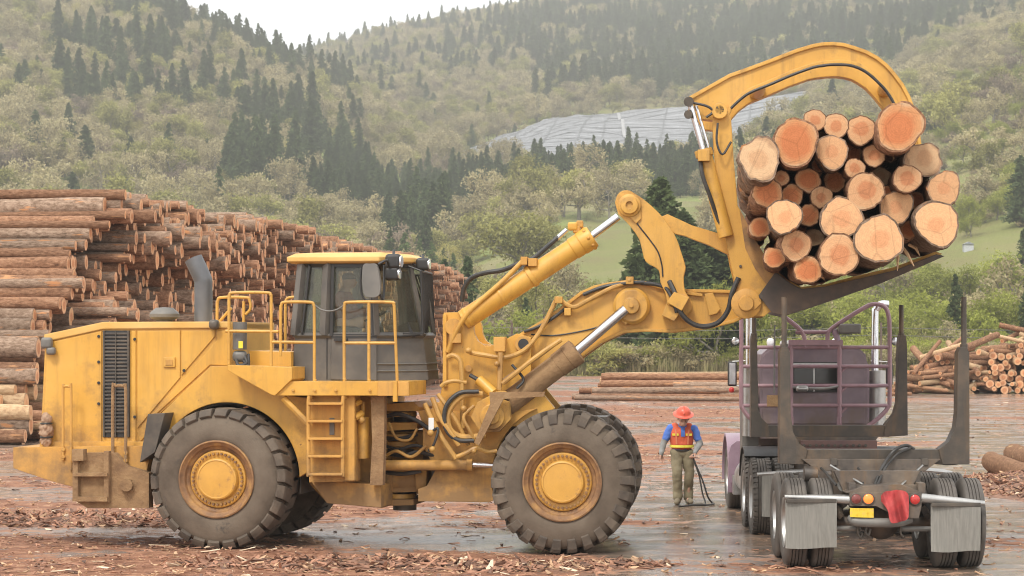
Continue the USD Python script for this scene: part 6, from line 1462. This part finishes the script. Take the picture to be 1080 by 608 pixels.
# -------- chips and bark on the ground
def chip_kind(name, l, w, t, m, seed):
    rng = np.random.default_rng(seed)
    k = kind_of(name)
    b = trimesh.creation.box((l, w, t)); b = b.subdivide()
    v = np.asarray(b.vertices).copy()
    v[:, 1] *= 1 - 0.75 * np.abs(v[:, 0] / l * 2) ** 1.5
    v += rng.normal(size=v.shape) * [l * 0.06, w * 0.12, t * 0.3]
    v[:, 2] += t * 1.2 * np.sin(v[:, 0] / l * 4 + seed)
    part(k, 'chip', tm(v, b.faces), m, False, world=False)
    return k
chips_m = [pmat('dark_bark_chip', [(0.10, 0.055, 0.038), (0.19, 0.10, 0.065)], 3, 4, 0.75, rnd=0.4), pmat('red_bark_chip', [(0.25, 0.12, 0.075), (0.38, 0.20, 0.125)], 3, 4, 0.85, rnd=0.35), pmat('tan_wood_chip', [(0.40, 0.24, 0.14), (0.54, 0.36, 0.22)], 3, 4, 0.8, rnd=0.3), pmat('pale_wood_chip', [(0.62, 0.48, 0.33), (0.72, 0.60, 0.45)], 3, 4, 0.8)]
CK = [chip_kind('bark_chip', 0.22, 0.05, 0.011, chips_m[0], 1), chip_kind('bark_chip', 0.16, 0.06, 0.012, chips_m[1], 2), chip_kind('bark_chip', 0.30, 0.04, 0.010, chips_m[1], 3), chip_kind('wood_chip', 0.2, 0.045, 0.015, chips_m[2], 4), chip_kind('wood_chip', 0.12, 0.05, 0.012, chips_m[2], 5), chip_kind('wood_chip', 0.28, 0.08, 0.012, chips_m[3], 6)]
rng = np.random.default_rng(66)
cm, ci = [], []
N = 110000
Yc = np.concatenate([24 + 38 * rng.uniform(size=N) ** 1.1, rng.uniform(60, 116, N // 2)])
pxc = rng.uniform(-60, 1140, len(Yc))
Xc = (pxc - 540) * Yc / FPX
am = mulch_amount(Xc, Yc)
take = rng.uniform(size=len(Yc)) < np.clip((am - 0.46) * 1.8, 0.035, 0.26)
for X, Y, a in zip(Xc[take], Yc[take], am[take]):
    far = Y > 60
    k = rng.choice(6, p=[0.16, 0.30, 0.18, 0.20, 0.12, 0.04])
    s = rng.uniform(0.0, 1.0) ** 3.2 * (1.1 if far else 0.95) + 0.13
    R_ = Rz(rng.uniform(0, 6.28)) @ Rx(rng.normal() * 0.10) @ Ry(rng.normal() * 0.06)
    m = np.eye(4); m[:3, :3] = R_ * s; m[:3, 3] = [X, Y, float(0.012 + rng.uniform(0, 0.035) * np.clip((a - 0.5) * 8, 0, 1))]
    cm.append(m); ci.append(k)
cm = np.array(cm)
cm[:, 2, 3] += yard_z(cm[:, 0, 3], cm[:, 1, 3])
scatter('ground_litter', CK, cm, ci, 'bark and wood chips littering the wet yard', 'bark litter')
print('chips', len(ci))
# bark heap at right, low drifts of bark
def mound(name, cxy, rx, ry, h, label, seed):
    n = 60
    a, b = np.meshgrid(np.linspace(-1, 1, n), np.linspace(-1, 1, n), indexing='ij')
    X = cxy[0] + a * rx; Y = cxy[1] + b * ry
    e = np.clip(1 - np.sqrt(a * a + b * b), 0, 1)
    Z = yard_z(X, Y) - 0.02 + h * e ** 0.8 * (0.45 + 1.1 * fbm(np.stack([X * 0.6, Y * 0.6, X * 0], -1), 4, seed)) + 0.10 * h * (noise(np.stack([X * 6, Y * 6, X * 0], -1), seed) - 0.5) * (e > 0) 
    i, j = np.meshgrid(np.arange(n - 1), np.arange(n - 1), indexing='ij')
    f = np.stack([i * n + j, (i + 1) * n + j, (i + 1) * n + j + 1, i * n + j + 1], -1).reshape(-1, 4)
    keep = (e.ravel()[f] > 0.0).any(1)
    m = tm(np.stack([X, Y, Z], -1).reshape(-1, 3), f[keep]); m.remove_unreferenced_vertices()
    tag(part(None, name, m, heap_mat, True), label, 'bark heap', kind='stuff')
    mm_, ii_ = [], []
    r2 = np.random.default_rng(seed)
    for _ in range(int(260 * rx * ry)):
        t = r2.uniform(0, 6.28); q = math.sqrt(r2.uniform()) * 0.95
        x, y = cxy[0] + q * rx * math.cos(t), cxy[1] + q * ry * math.sin(t)
        ee = 1 - q
        zz = float(yard_z(np.array([x]), np.array([y]))[0] - 0.02 + h * ee ** 0.8 * (0.45 + 1.1 * fbm(np.array([[x * 0.6, y * 0.6, 0]]), 4, seed)[0]))
        M_ = np.eye(4); M_[:3, :3] = Rz(r2.uniform(0, 6.28)) @ Rx(r2.normal() * 0.5) @ Ry(r2.normal() * 0.4) * r2.uniform(0.3, 1.15); M_[:3, 3] = [x, y, zz + 0.015]
        mm_.append(M_); ii_.append(r2.choice(6, p=[0.25, 0.37, 0.2, 0.1, 0.07, 0.01]))
    scatter(name + '_chips', CK, mm_, ii_, label.replace('heap', 'chips on the heap').replace('drift', 'chips on the drift'), 'bark chips')
heap_mat = pmat('bark_heap_mulch', [(0.09, 0.05, 0.033), (0.21, 0.11, 0.07), (0.33, 0.18, 0.115)], 5, 8, 0.95, bump=0.9, bscale=16)
mound('bark_heap', (12.4, 46.8), 4.0, 6.0, 0.5, 'heap of red brown bark behind the truck at the right edge', 71)
mound('bark_drift', (-7.6, 38.5), 4.2, 1.6, 0.10, 'low drift of bark on the ground behind the loader tail', 72)
mound('bark_drift', (-1.2, 30.8), 3.6, 1.0, 0.07, 'low drift of bark in front of the loader middle', 73)
# ---------------------------------------------------------------- the man
def limb(chain):
    return [(np.asarray(chain[i][:3], float), chain[i][3], np.asarray(chain[i + 1][:3], float), chain[i + 1][3]) for i in range(len(chain) - 1)]
def body_of(bones, fine=0.03, smooth=8):
    hulls = []
    for a, ra, b, rb in bones:
        hulls.append(m3.Manifold.batch_hull([m3.Manifold.sphere(ra, 20).translate(tuple(a)), m3.Manifold.sphere(rb, 20).translate(tuple(b))]))
    u = m3.Manifold.batch_boolean(hulls, m3.OpType.Add).refine_to_length(fine)
    q = u.to_mesh(); m = trimesh.Trimesh(q.vert_properties[:, :3], q.tri_verts)
    m.merge_vertices()
    trimesh.smoothing.filter_taubin(m, iterations=smooth)
    return m
def hand(wrist, d, side, scale=1.0, curl=0.6, palm_n=(0, -1, 0)):
    """Palm, four bent fingers of unequal length and a thumb."""
    d = unit(d); n = unit(np.asarray(palm_n, float) - np.dot(palm_n, d) * d); s = np.cross(d, n) * side
    B = []
    w = np.asarray(wrist, float)
    for k, (off, L) in enumerate([(-0.032, 0.066), (-0.011, 0.076), (0.011, 0.072), (0.031, 0.056)]):
        b0 = w + d * 0.02 + s * off * 0.6; b1 = w + d * 0.085 * scale + s * off
        B.append((b0, 0.017, b1, 0.0125))
        d1 = unit(d * math.cos(curl * 0.5) + n * math.sin(curl * 0.5)); p1 = b1 + d1 * L * 0.5
        d2 = unit(d * math.cos(curl * 1.3) + n * math.sin(curl * 1.3)); p2 = p1 + d2 * L * 0.4
        d3 = unit(d * math.cos(curl * 2.0) + n * math.sin(curl * 2.0)); p3 = p2 + d3 * L * 0.28
        B += [(b1, 0.0115, p1, 0.0105), (p1, 0.0105, p2, 0.0095), (p2, 0.0095, p3, 0.008)]
    t0 = w + d * 0.025 - s * 0.03; t1 = t0 + unit(d * 0.7 - s * 0.6 + n * 0.3) * 0.045; t2 = t1 + unit(d * 0.8 - s * 0.15 + n * 0.5) * 0.035
    B += [(t0, 0.016, t1, 0.0125), (t1, 0.0125, t2, 0.0095)]
    return B
MP = at(719, 531.5, 42.3) * [1, 1, 0]
man = thing('person', 'person in red hard hat and orange vest walking with a cable in hand', 'person', MP)
skin = pmat('skin', [(0.42, 0.24, 0.17), (0.52, 0.31, 0.22)], 8, 4, 0.5)
Sh = {-1: (-0.195, 0.02, 1.335), 1: (0.215, 0.02, 1.325)}
El = {-1: (-0.325, 0.0, 1.075), 1: (0.325, 0.0, 1.07)}
Wr = {-1: (-0.375, -0.10, 0.88), 1: (0.215, -0.17, 0.91)}
Hp = {-1: (-0.095, 0.02, 0.90), 1: (0.10, 0.02, 0.90)}
Kn = {-1: (-0.085, -0.09, 0.50), 1: (0.135, 0.0, 0.49)}
An = {-1: (-0.075, -0.04, 0.085), 1: (0.125, 0.10, 0.085)}
head_c = np.array([0.02, -0.13, 1.53])
hd = unit([0.02, -0.62, -0.78]) if False else unit([0.0, -0.86, -0.5])       # where the face looks: down at the ground before him
bones = []
bones += limb([(0, 0.03, 0.93, 0.108), (0.005, 0.04, 1.1, 0.115), (0.01, 0.03, 1.25, 0.13), (0.01, -0.0, 1.37, 0.08), (0.015, -0.06, 1.43, 0.058), (0.02, -0.11, 1.50, 0.06)])
bones += [(head_c + [0, 0.02, 0.02], 0.095, head_c + hd * 0.045 + [0, 0, -0.01], 0.082), (head_c, 0.08, head_c + hd * 0.05 + [0, -0.01, -0.07], 0.052)]
up_f = unit(np.array([0, 0, 1.0]) - hd * hd[2])
bones += [(head_c + hd * 0.10 + up_f * 0.01, 0.012, head_c + hd * 0.135 - up_f * 0.025, 0.015)]                    # nose
for s in (-1, 1):
    bones += [(head_c + np.array([s * 0.088, 0.0, 0.02]), 0.018, head_c + np.array([s * 0.092, 0.0, -0.025]), 0.014)]   # ears
    bones += limb([(*np.array(Sh[s]) * [0.3, 1, 1], 0.09), (*Sh[s], 0.072), (*El[s], 0.044), (*Wr[s], 0.032)])
    bones += limb([(*np.array(Hp[s]), 0.082), (*Kn[s], 0.045), (*An[s], 0.034), (An[s][0], An[s][1] - 0.14, 0.05, 0.036)])
bones += hand(Wr[-1], np.array([-0.02, -0.15, -1.0]), 1, 1.0, 0.55, (0.8, -0.5, 0))
bones += hand(Wr[1], np.array([-0.25, -0.5, -0.8]), -1, 1.0, 1.05, (-0.5, -0.3, 0.5))
bm = body_of(bones, 0.014, 6)
body = part(man, 'body', bm.apply_translation(MP), skin, True)
def cloth(name, bones, m, smooth=8, fine=0.022, label=None, parent=None, amp=0.03):
    q = body_of(bones, fine, smooth)
    n = fbm(q.vertices * [9, 9, 14] + 3, 3, 5) - 0.5
    q.vertices = q.vertices + q.vertex_normals * (n * amp)[:, None]
    return part(parent or man, name, q.apply_translation(MP), m, True, label)
def b_shift(chain, dr):
    return limb([(c[0], c[1], c[2], c[3] + dr) for c in chain])
torso = [(0, 0.03, 0.93, 0.145), (0.005, 0.04, 1.1, 0.14), (0.01, 0.03, 1.25, 0.155), (0.01, 0.0, 1.36, 0.095)]
wide = []
for s in (-1, 1):
    wide += [(np.array([s * 0.05, 0.03, 1.02]), 0.13, np.array([s * 0.07, 0.03, 1.25]), 0.135), (np.array([s * 0.07, 0.03, 1.25]), 0.135, np.array(Sh[s]) * [0.7, 1, 1], 0.085)]
shirt_b = limb([(0, 0.03, 0.97, 0.118)] + torso[1:]) + wide
for s in (-1, 1):
    e = np.array(Sh[s]) * 0.35 + np.array(El[s]) * 0.65
    shirt_b += limb([(*np.array(Sh[s]) * [0.5, 1, 1], 0.09), (*Sh[s], 0.085), (*e, 0.070)])
shirt = cloth('shirt', shirt_b, pmat('blue_shirt_cloth', [(0.06, 0.13, 0.42), (0.09, 0.19, 0.55)], 9, 4, 0.85))
slv = pmat('grey_sleeve_cloth', [(0.20, 0.20, 0.19), (0.28, 0.28, 0.27)], 12, 4, 0.9)
for s in (-1, 1):
    e = np.array(Sh[s]) * 0.42 + np.array(El[s]) * 0.58
    cloth('sleeve', limb([(*e, 0.060), (*El[s], 0.056), (*(np.array(Wr[s]) * 0.96 + np.array(El[s]) * 0.04), 0.040)]), slv)
vest_m = pmat('orange_vest_cloth', [(0.50, 0.085, 0.04), (0.62, 0.13, 0.06)], 8, 4, 0.8)
vb = [(a, ra + 0.014, b, rb + 0.014) for a, ra, b, rb in limb([(0, 0.03, 1.06, 0.14)] + torso[1:3])]
for s in (-1, 1):
    vb += [(np.array([s * 0.055, 0.03, 1.06]), 0.146, np.array([s * 0.075, 0.03, 1.22]), 0.148), (np.array([s * 0.075, 0.02, 1.24]), 0.145, np.array([s * 0.125, 0.01, 1.375]), 0.072)]
vm = body_of(vb, 0.02, 6)
# open the neck in front
vm.apply_translation(MP)
vest = part(man, 'vest', vm, vest_m, True)
def band(z0, z1, grow, rx, ry, cy):
    a = np.linspace(0, 2 * np.pi, 40, endpoint=False)
    V, F = [], []
    for zz in (z0, z1):
        V += [[0.004 + math.cos(t) * (rx + grow), cy + math.sin(t) * (ry + grow), zz] for t in a]
    n = 40
    F = [[i, (i + 1) % n, n + (i + 1) % n, n + i] for i in range(n)]
    return tm(np.array(V) + MP, F)
hv = pmat('yellow_reflective_stripe', [(0.72, 0.62, 0.05), (0.80, 0.72, 0.12)], 20, 3, 0.4)
part(vest, 'waist_stripe', band(1.005, 1.05, 0.012, 0.205, 0.150, 0.03), hv, True)
def front_strip(pts, wd):
    """A stripe on the front of the vest through (x, z) points."""
    L, R = [], []
    from scipy.spatial import cKDTree
    for x, z in pts:
        row = []
        for dx in (-wd / 2, wd / 2):
            rel = np.abs(vm.vertices - (MP + [x + dx, 0, z])) * [1, 0, 1]
            k = np.where((rel.sum(1) < 0.035))[0]
            y = vm.vertices[k][:, 1].min() - 0.008 if len(k) else MP[1] - 0.14
            row.append([MP[0] + x + dx, y, z])
        L.append(row[0]); R.append(row[1])
    n = len(pts)
    return tm(L + R, [[i, i + 1, n + i + 1, n + i] for i in range(n - 1)])
for s in (-1, 1):
    part(vest, 'chest_stripe', front_strip([(s * 0.08, 1.235), (s * 0.11, 1.235), (s * 0.145, 1.235), (s * 0.175, 1.232)], 0.001) if False else front_strip([(s * 0.12, 1.215), (s * 0.12, 1.235), (s * 0.12, 1.255)], 0.11), hv, False)
    part(vest, 'shoulder_stripe', front_strip([(s * 0.10, 1.06), (s * 0.105, 1.15), (s * 0.11, 1.25), (s * 0.12, 1.33)], 0.028), pmat('vest_piping_left' if s < 0 else 'vest_piping_right', [(0.62, 0.20, 0.10)], 5, 2, 0.7), False)
part(vest, 'shirt_front', front_strip([(0.012, 1.39), (0.012, 1.34), (0.012, 1.28), (0.012, 1.2)], 0.07), pmat('blue_shirt_front', [(0.06, 0.13, 0.42), (0.08, 0.17, 0.5)], 9, 4, 0.85), False)
trs_m = pmat('khaki_trouser_cloth', [(0.15, 0.125, 0.075), (0.22, 0.185, 0.115), (0.25, 0.22, 0.145)], 6, 5, 0.9)
tb = [(np.array([-0.05, 0.03, 0.915]), 0.128, np.array([0.05, 0.03, 0.915]), 0.128)]
for s in (-1, 1):
    tb += limb([(*np.array(Hp[s]), 0.113), (Kn[s][0], Kn[s][1], 0.55, 0.088), (Kn[s][0], Kn[s][1] + 0.01, 0.45, 0.086), (An[s][0], An[s][1] + 0.02, 0.24, 0.086), (An[s][0], An[s][1] + 0.015, 0.115, 0.088)])
trousers = cloth('trousers', tb, trs_m, 6)
part(trousers, 'belt', band(0.935, 0.965, 0.004, 0.178, 0.135, 0.03), M['black'], True)
for s in (-1, 1):
    f = np.array(An[s])
    cloth('boot', [(f + [0, 0.02, -0.025], 0.06, f + [s * 0.02, -0.15, -0.038], 0.05), (f + [0, 0.01, -0.02], 0.052, f + [0, 0.005, 0.05], 0.052), (f + [s * 0.02, -0.15, -0.038], 0.05, f + [s * 0.035, -0.215, -0.047], 0.04)], pmat('dusty_boot_leather_%s' % ('one' if s < 0 else 'two'), [(0.16, 0.13, 0.085), (0.22, 0.18, 0.12)], 8, 4, 0.8), 4, 0.016)
# face
for s in (-1, 1):
    part(body, 'eye', ball(MP + head_c + hd * 0.118 + up_f * 0.012 + np.array([s * 0.033, 0, 0]), 0.0115, 1), pmat('eye_dark_%s' % ('one' if s < 0 else 'two'), [(0.03, 0.02, 0.02)], rough=0.2), True)
part(body, 'mouth', moved(rbox(0.045, 0.012, 0.008, 0.003), MP + head_c + hd * 0.108 - up_f * 0.06), pmat('lip', [(0.33, 0.13, 0.1)], rough=0.5), True)
part(man, 'hair', moved(tm(trimesh.creation.icosphere(3, 1.0).vertices * [0.1, 0.098, 0.085], trimesh.creation.icosphere(3, 1.0).faces), MP + head_c + [0, 0.035, 0.03]), pmat('brown_hair', [(0.05, 0.03, 0.02)], rough=0.7), True)
# hard hat with a full brim, tipped forwards
ht = head_c + np.array([0, -0.015, 0.075])
axh = unit(np.array([0.03, -0.42, 0.9]))
hat = part(man, 'hard_hat', lathe([(0.182, -0.012), (0.184, -0.004), (0.15, 0.012), (0.133, 0.02), (0.126, 0.05), (0.112, 0.085), (0.085, 0.115), (0.05, 0.133), (0.0, 0.14)], MP + ht, axh, 36), pmat('red_hard_hat_plastic', [(0.62, 0.09, 0.05), (0.70, 0.12, 0.07)], 5, 3, 0.35), 60)
part(hat, 'hat_ridge', tube([MP + ht + axh * 0.05 + np.array([0, -0.125, -0.05]), MP + ht + axh * 0.143 + np.array([0, -0.03, -0.0]), MP + ht + axh * 0.10 + np.array([0, 0.09, 0.03])], 0.012, 8), pmat('red_hat_ridge', [(0.66, 0.11, 0.06)], rough=0.35), True)
# cable in his hand
c_ = lambda px, py, dy: at(px, py, 42.3 + dy)
gr_ = MP + np.array(Wr[1]) + unit([-0.25, -0.5, -0.8]) * 0.10
gz = lambda x, y: np.array([(x - 540) * y / FPX, y, 0.025])
loop = [gr_ + [0.01, 0.02, 0.05], gr_, gr_ + [0.06, -0.01, -0.16], gr_ + [0.17, -0.03, -0.42], gr_ + [0.25, -0.06, -0.68], gz(751, 42.2), gz(753, 41.9), gz(747, 41.6), gz(736, 41.5), gz(726, 41.4), gz(716, 41.2)]
loop2 = [gr_ + [0.015, 0.01, 0.04], gr_ + [0.0, 0.01, -0.02], gr_ + [0.1, 0.0, -0.30], gr_ + [0.16, -0.02, -0.62], gz(744, 42.0), gz(740, 41.8), gz(728, 41.7)]
cab_ = thing('cable', 'dark steel cable looping from the hand of the man to the ground', 'cable', gz(745, 42.0))
part(cab_, 'strand', tube(spline(loop, 6), 0.016, 7), M['hose'], True)
part(cab_, 'strand', tube(spline(loop2, 6), 0.014, 7), M['hose'], True)
# ---------------------------------------------------------------- the driver in the cab
DP = RF.at(362, 350, 1.6)
drv = thing('person', 'person in a dark jacket seated at the wheel inside the loader cab', 'person', DP)
db = limb([(0, 0, 0.16, 0.15), (0, 0, 0.4, 0.15), (0.02, 0, 0.55, 0.09), (0.05, 0, 0.64, 0.055), (0.08, 0, 0.73, 0.09)])
db += [(np.array([0.09, 0, 0.74]), 0.092, np.array([0.13, 0, 0.70]), 0.07), (np.array([0.18, 0, 0.73]), 0.012, np.array([0.2, 0, 0.71]), 0.014)]
for s in (-1, 1):
    db += limb([(0.01, s * 0.18, 0.5, 0.075), (0.14, s * 0.24, 0.24, 0.052), (0.40, s * 0.15, 0.30, 0.036)]) + limb([(0.0, s * 0.1, 0.12, 0.1), (0.42, s * 0.14, 0.14, 0.075), (0.5, s * 0.14, -0.25, 0.05)])
    db += hand(np.array([0.40, s * 0.15, 0.30]), np.array([1.0, -0.2 * s, 0.1]), s, 1.0, 1.0, (0, -s * 0.5, -0.6))
def to_cab(m):
    v = np.asarray(m.vertices)
    return trimesh.Trimesh(DP + v[:, :1] * RF.e1 + v[:, 1:2] * RF.e2 + v[:, 2:3] * np.array([0, 0, 1.0]), m.faces, process=False)
part(drv, 'body', to_cab(body_of(db, 0.016, 6)), skin, True)
jb = limb([(0, 0, 0.14, 0.165), (0, 0, 0.4, 0.168), (0.02, 0, 0.53, 0.10)])
for s in (-1, 1):
    jb += [(np.array([0, s * 0.07, 0.3]), 0.15, np.array([0.0, s * 0.15, 0.5]), 0.085)] + limb([(0.01, s * 0.18, 0.5, 0.085), (0.14, s * 0.24, 0.24, 0.065), (0.36, s * 0.16, 0.29, 0.047)])
part(drv, 'jacket', to_cab(body_of(jb, 0.03, 6)), pmat('dark_jacket_cloth', [(0.16, 0.06, 0.05), (0.26, 0.10, 0.08)], 6, 4, 0.9), True)
part(drv, 'cap', to_cab(moved(tm(trimesh.creation.icosphere(3, 1.0).vertices * [0.105, 0.1, 0.07], trimesh.creation.icosphere(3, 1.0).faces), (0.085, 0, 0.785))), pmat('dark_cap_cloth', [(0.06, 0.05, 0.05)], rough=0.9), True)
# canvas bundle on the counterweight
bp = RF.at(49, 471.5, 0.5)
sackm = trimesh.creation.icosphere(4, 1.0)
v = sackm.vertices * [0.105, 0.10, 0.25]
v[:, :2] *= (1 - 0.32 * np.exp(-((v[:, 2:3] - 0.10) / 0.035) ** 2) - 0.25 * np.exp(-((v[:, 2:3] + 0.10) / 0.03) ** 2))
v = v + sackm.vertex_normals * ((fbm(v * 16, 3, 4) - 0.5) * 0.09)[:, None]
v[:, 2] = np.maximum(v[:, 2], -0.235) + 0.235
sack = thing('sack', 'dirty brown canvas bundle tied up on the loader counterweight', 'sack', bp)
part(sack, 'canvas', tm(v + bp, sackm.faces), pmat('dirty_canvas', [(0.22, 0.13, 0.08), (0.33, 0.21, 0.135), (0.38, 0.26, 0.18)], 9, 5, 0.9, bump=0.3), True)
part(sack, 'string', [lathe([(0.083, -0.012), (0.09, 0.0), (0.083, 0.012)], bp + [0, 0, 0.335], [0, 0, 1], 18), lathe([(0.09, -0.012), (0.097, 0.0), (0.09, 0.012)], bp + [0, 0, 0.14], [0, 0, 1], 18)], M['hose'], True)
# ---------------------------------------------------------------- far details
shed_m = pmat('pale_shed_wall', [(0.38, 0.39, 0.40), (0.48, 0.49, 0.50)], 1, 3, 0.7)
sy = 420.0
sx = (1021 - 540) * sy / FPX
sz = float(land_z(np.array([sx]), np.array([sy]))[0])
shed = thing('shed', 'small pale shed half hidden among shrubs on the right slope', 'shed', (sx, sy, sz))
part(shed, 'wall', moved(trimesh.creation.box((1.7, 1.6, 1.7)), (sx, sy, sz + 0.6)), shed_m, False)
part(shed, 'roof', Frame((sx, sy, 0), 0.0).prism([(-1.0, sz + 1.45), (1.0, sz + 1.45), (0, sz + 1.9)], -1.0, 1.0), pmat('grey_shed_roof', [(0.22, 0.23, 0.24)], rough=0.6), False)
for k, (z, sag) in enumerate(((4.0, 0.25), (3.4, 0.3))):
    pts = [[x, 192 + 0.02 * x, z - sag * math.sin(math.pi * ((x + 60) % 30) / 30)] for x in np.linspace(-60, 90, 61)]
    w = part(None, 'overhead_wire', tube(pts, 0.022, 4), M['grey'], False)
    tag(w, ['upper thin wire running along the far edge of the yard', 'lower thin wire running along the far edge of the yard'][k], 'wire')
for k, x in enumerate((-60, -30, 0, 30, 60, 90)):
    if x in (0,):
        pass
    p = thing('wire_pole', ['wooden pole carrying two wires along the far yard edge, left of the frame', 'wooden pole carrying two wires behind the tall log deck', 'wooden pole carrying two wires seen behind the loader tower', 'wooden pole carrying two wires behind the truck stakes', 'wooden pole carrying two wires right of the jumbled pile', 'wooden pole carrying two wires far right of the frame'][k], 'pole', (x, 192 + 0.02 * x, 0))
    part(p, 'post', rod([x, 192.06 + 0.02 * x, -0.3], [x, 192.06 + 0.02 * x, 4.4], 0.09, 8), trunk_mat, True)
# ---------------------------------------------------------------- haze
zb, zt = -3.0, 900.0
hz = trimesh.creation.box((6600, 3320, zt - zb)); hz.apply_translation((0, 1180, (zb + zt) / 2))
haze_mat = usdkit.material(stage, '/World/Looks/haze_air', {'v': ('principled_volume', {'color': (0.95, 0.945, 0.91), 'density': 0.00028, 'anisotropy': 0.2})}, [], volume='v.volume')
tag(part(None, 'haze', hz, haze_mat, False), 'thin pale haze in the air over the yard and hills', 'haze', kind='stuff')
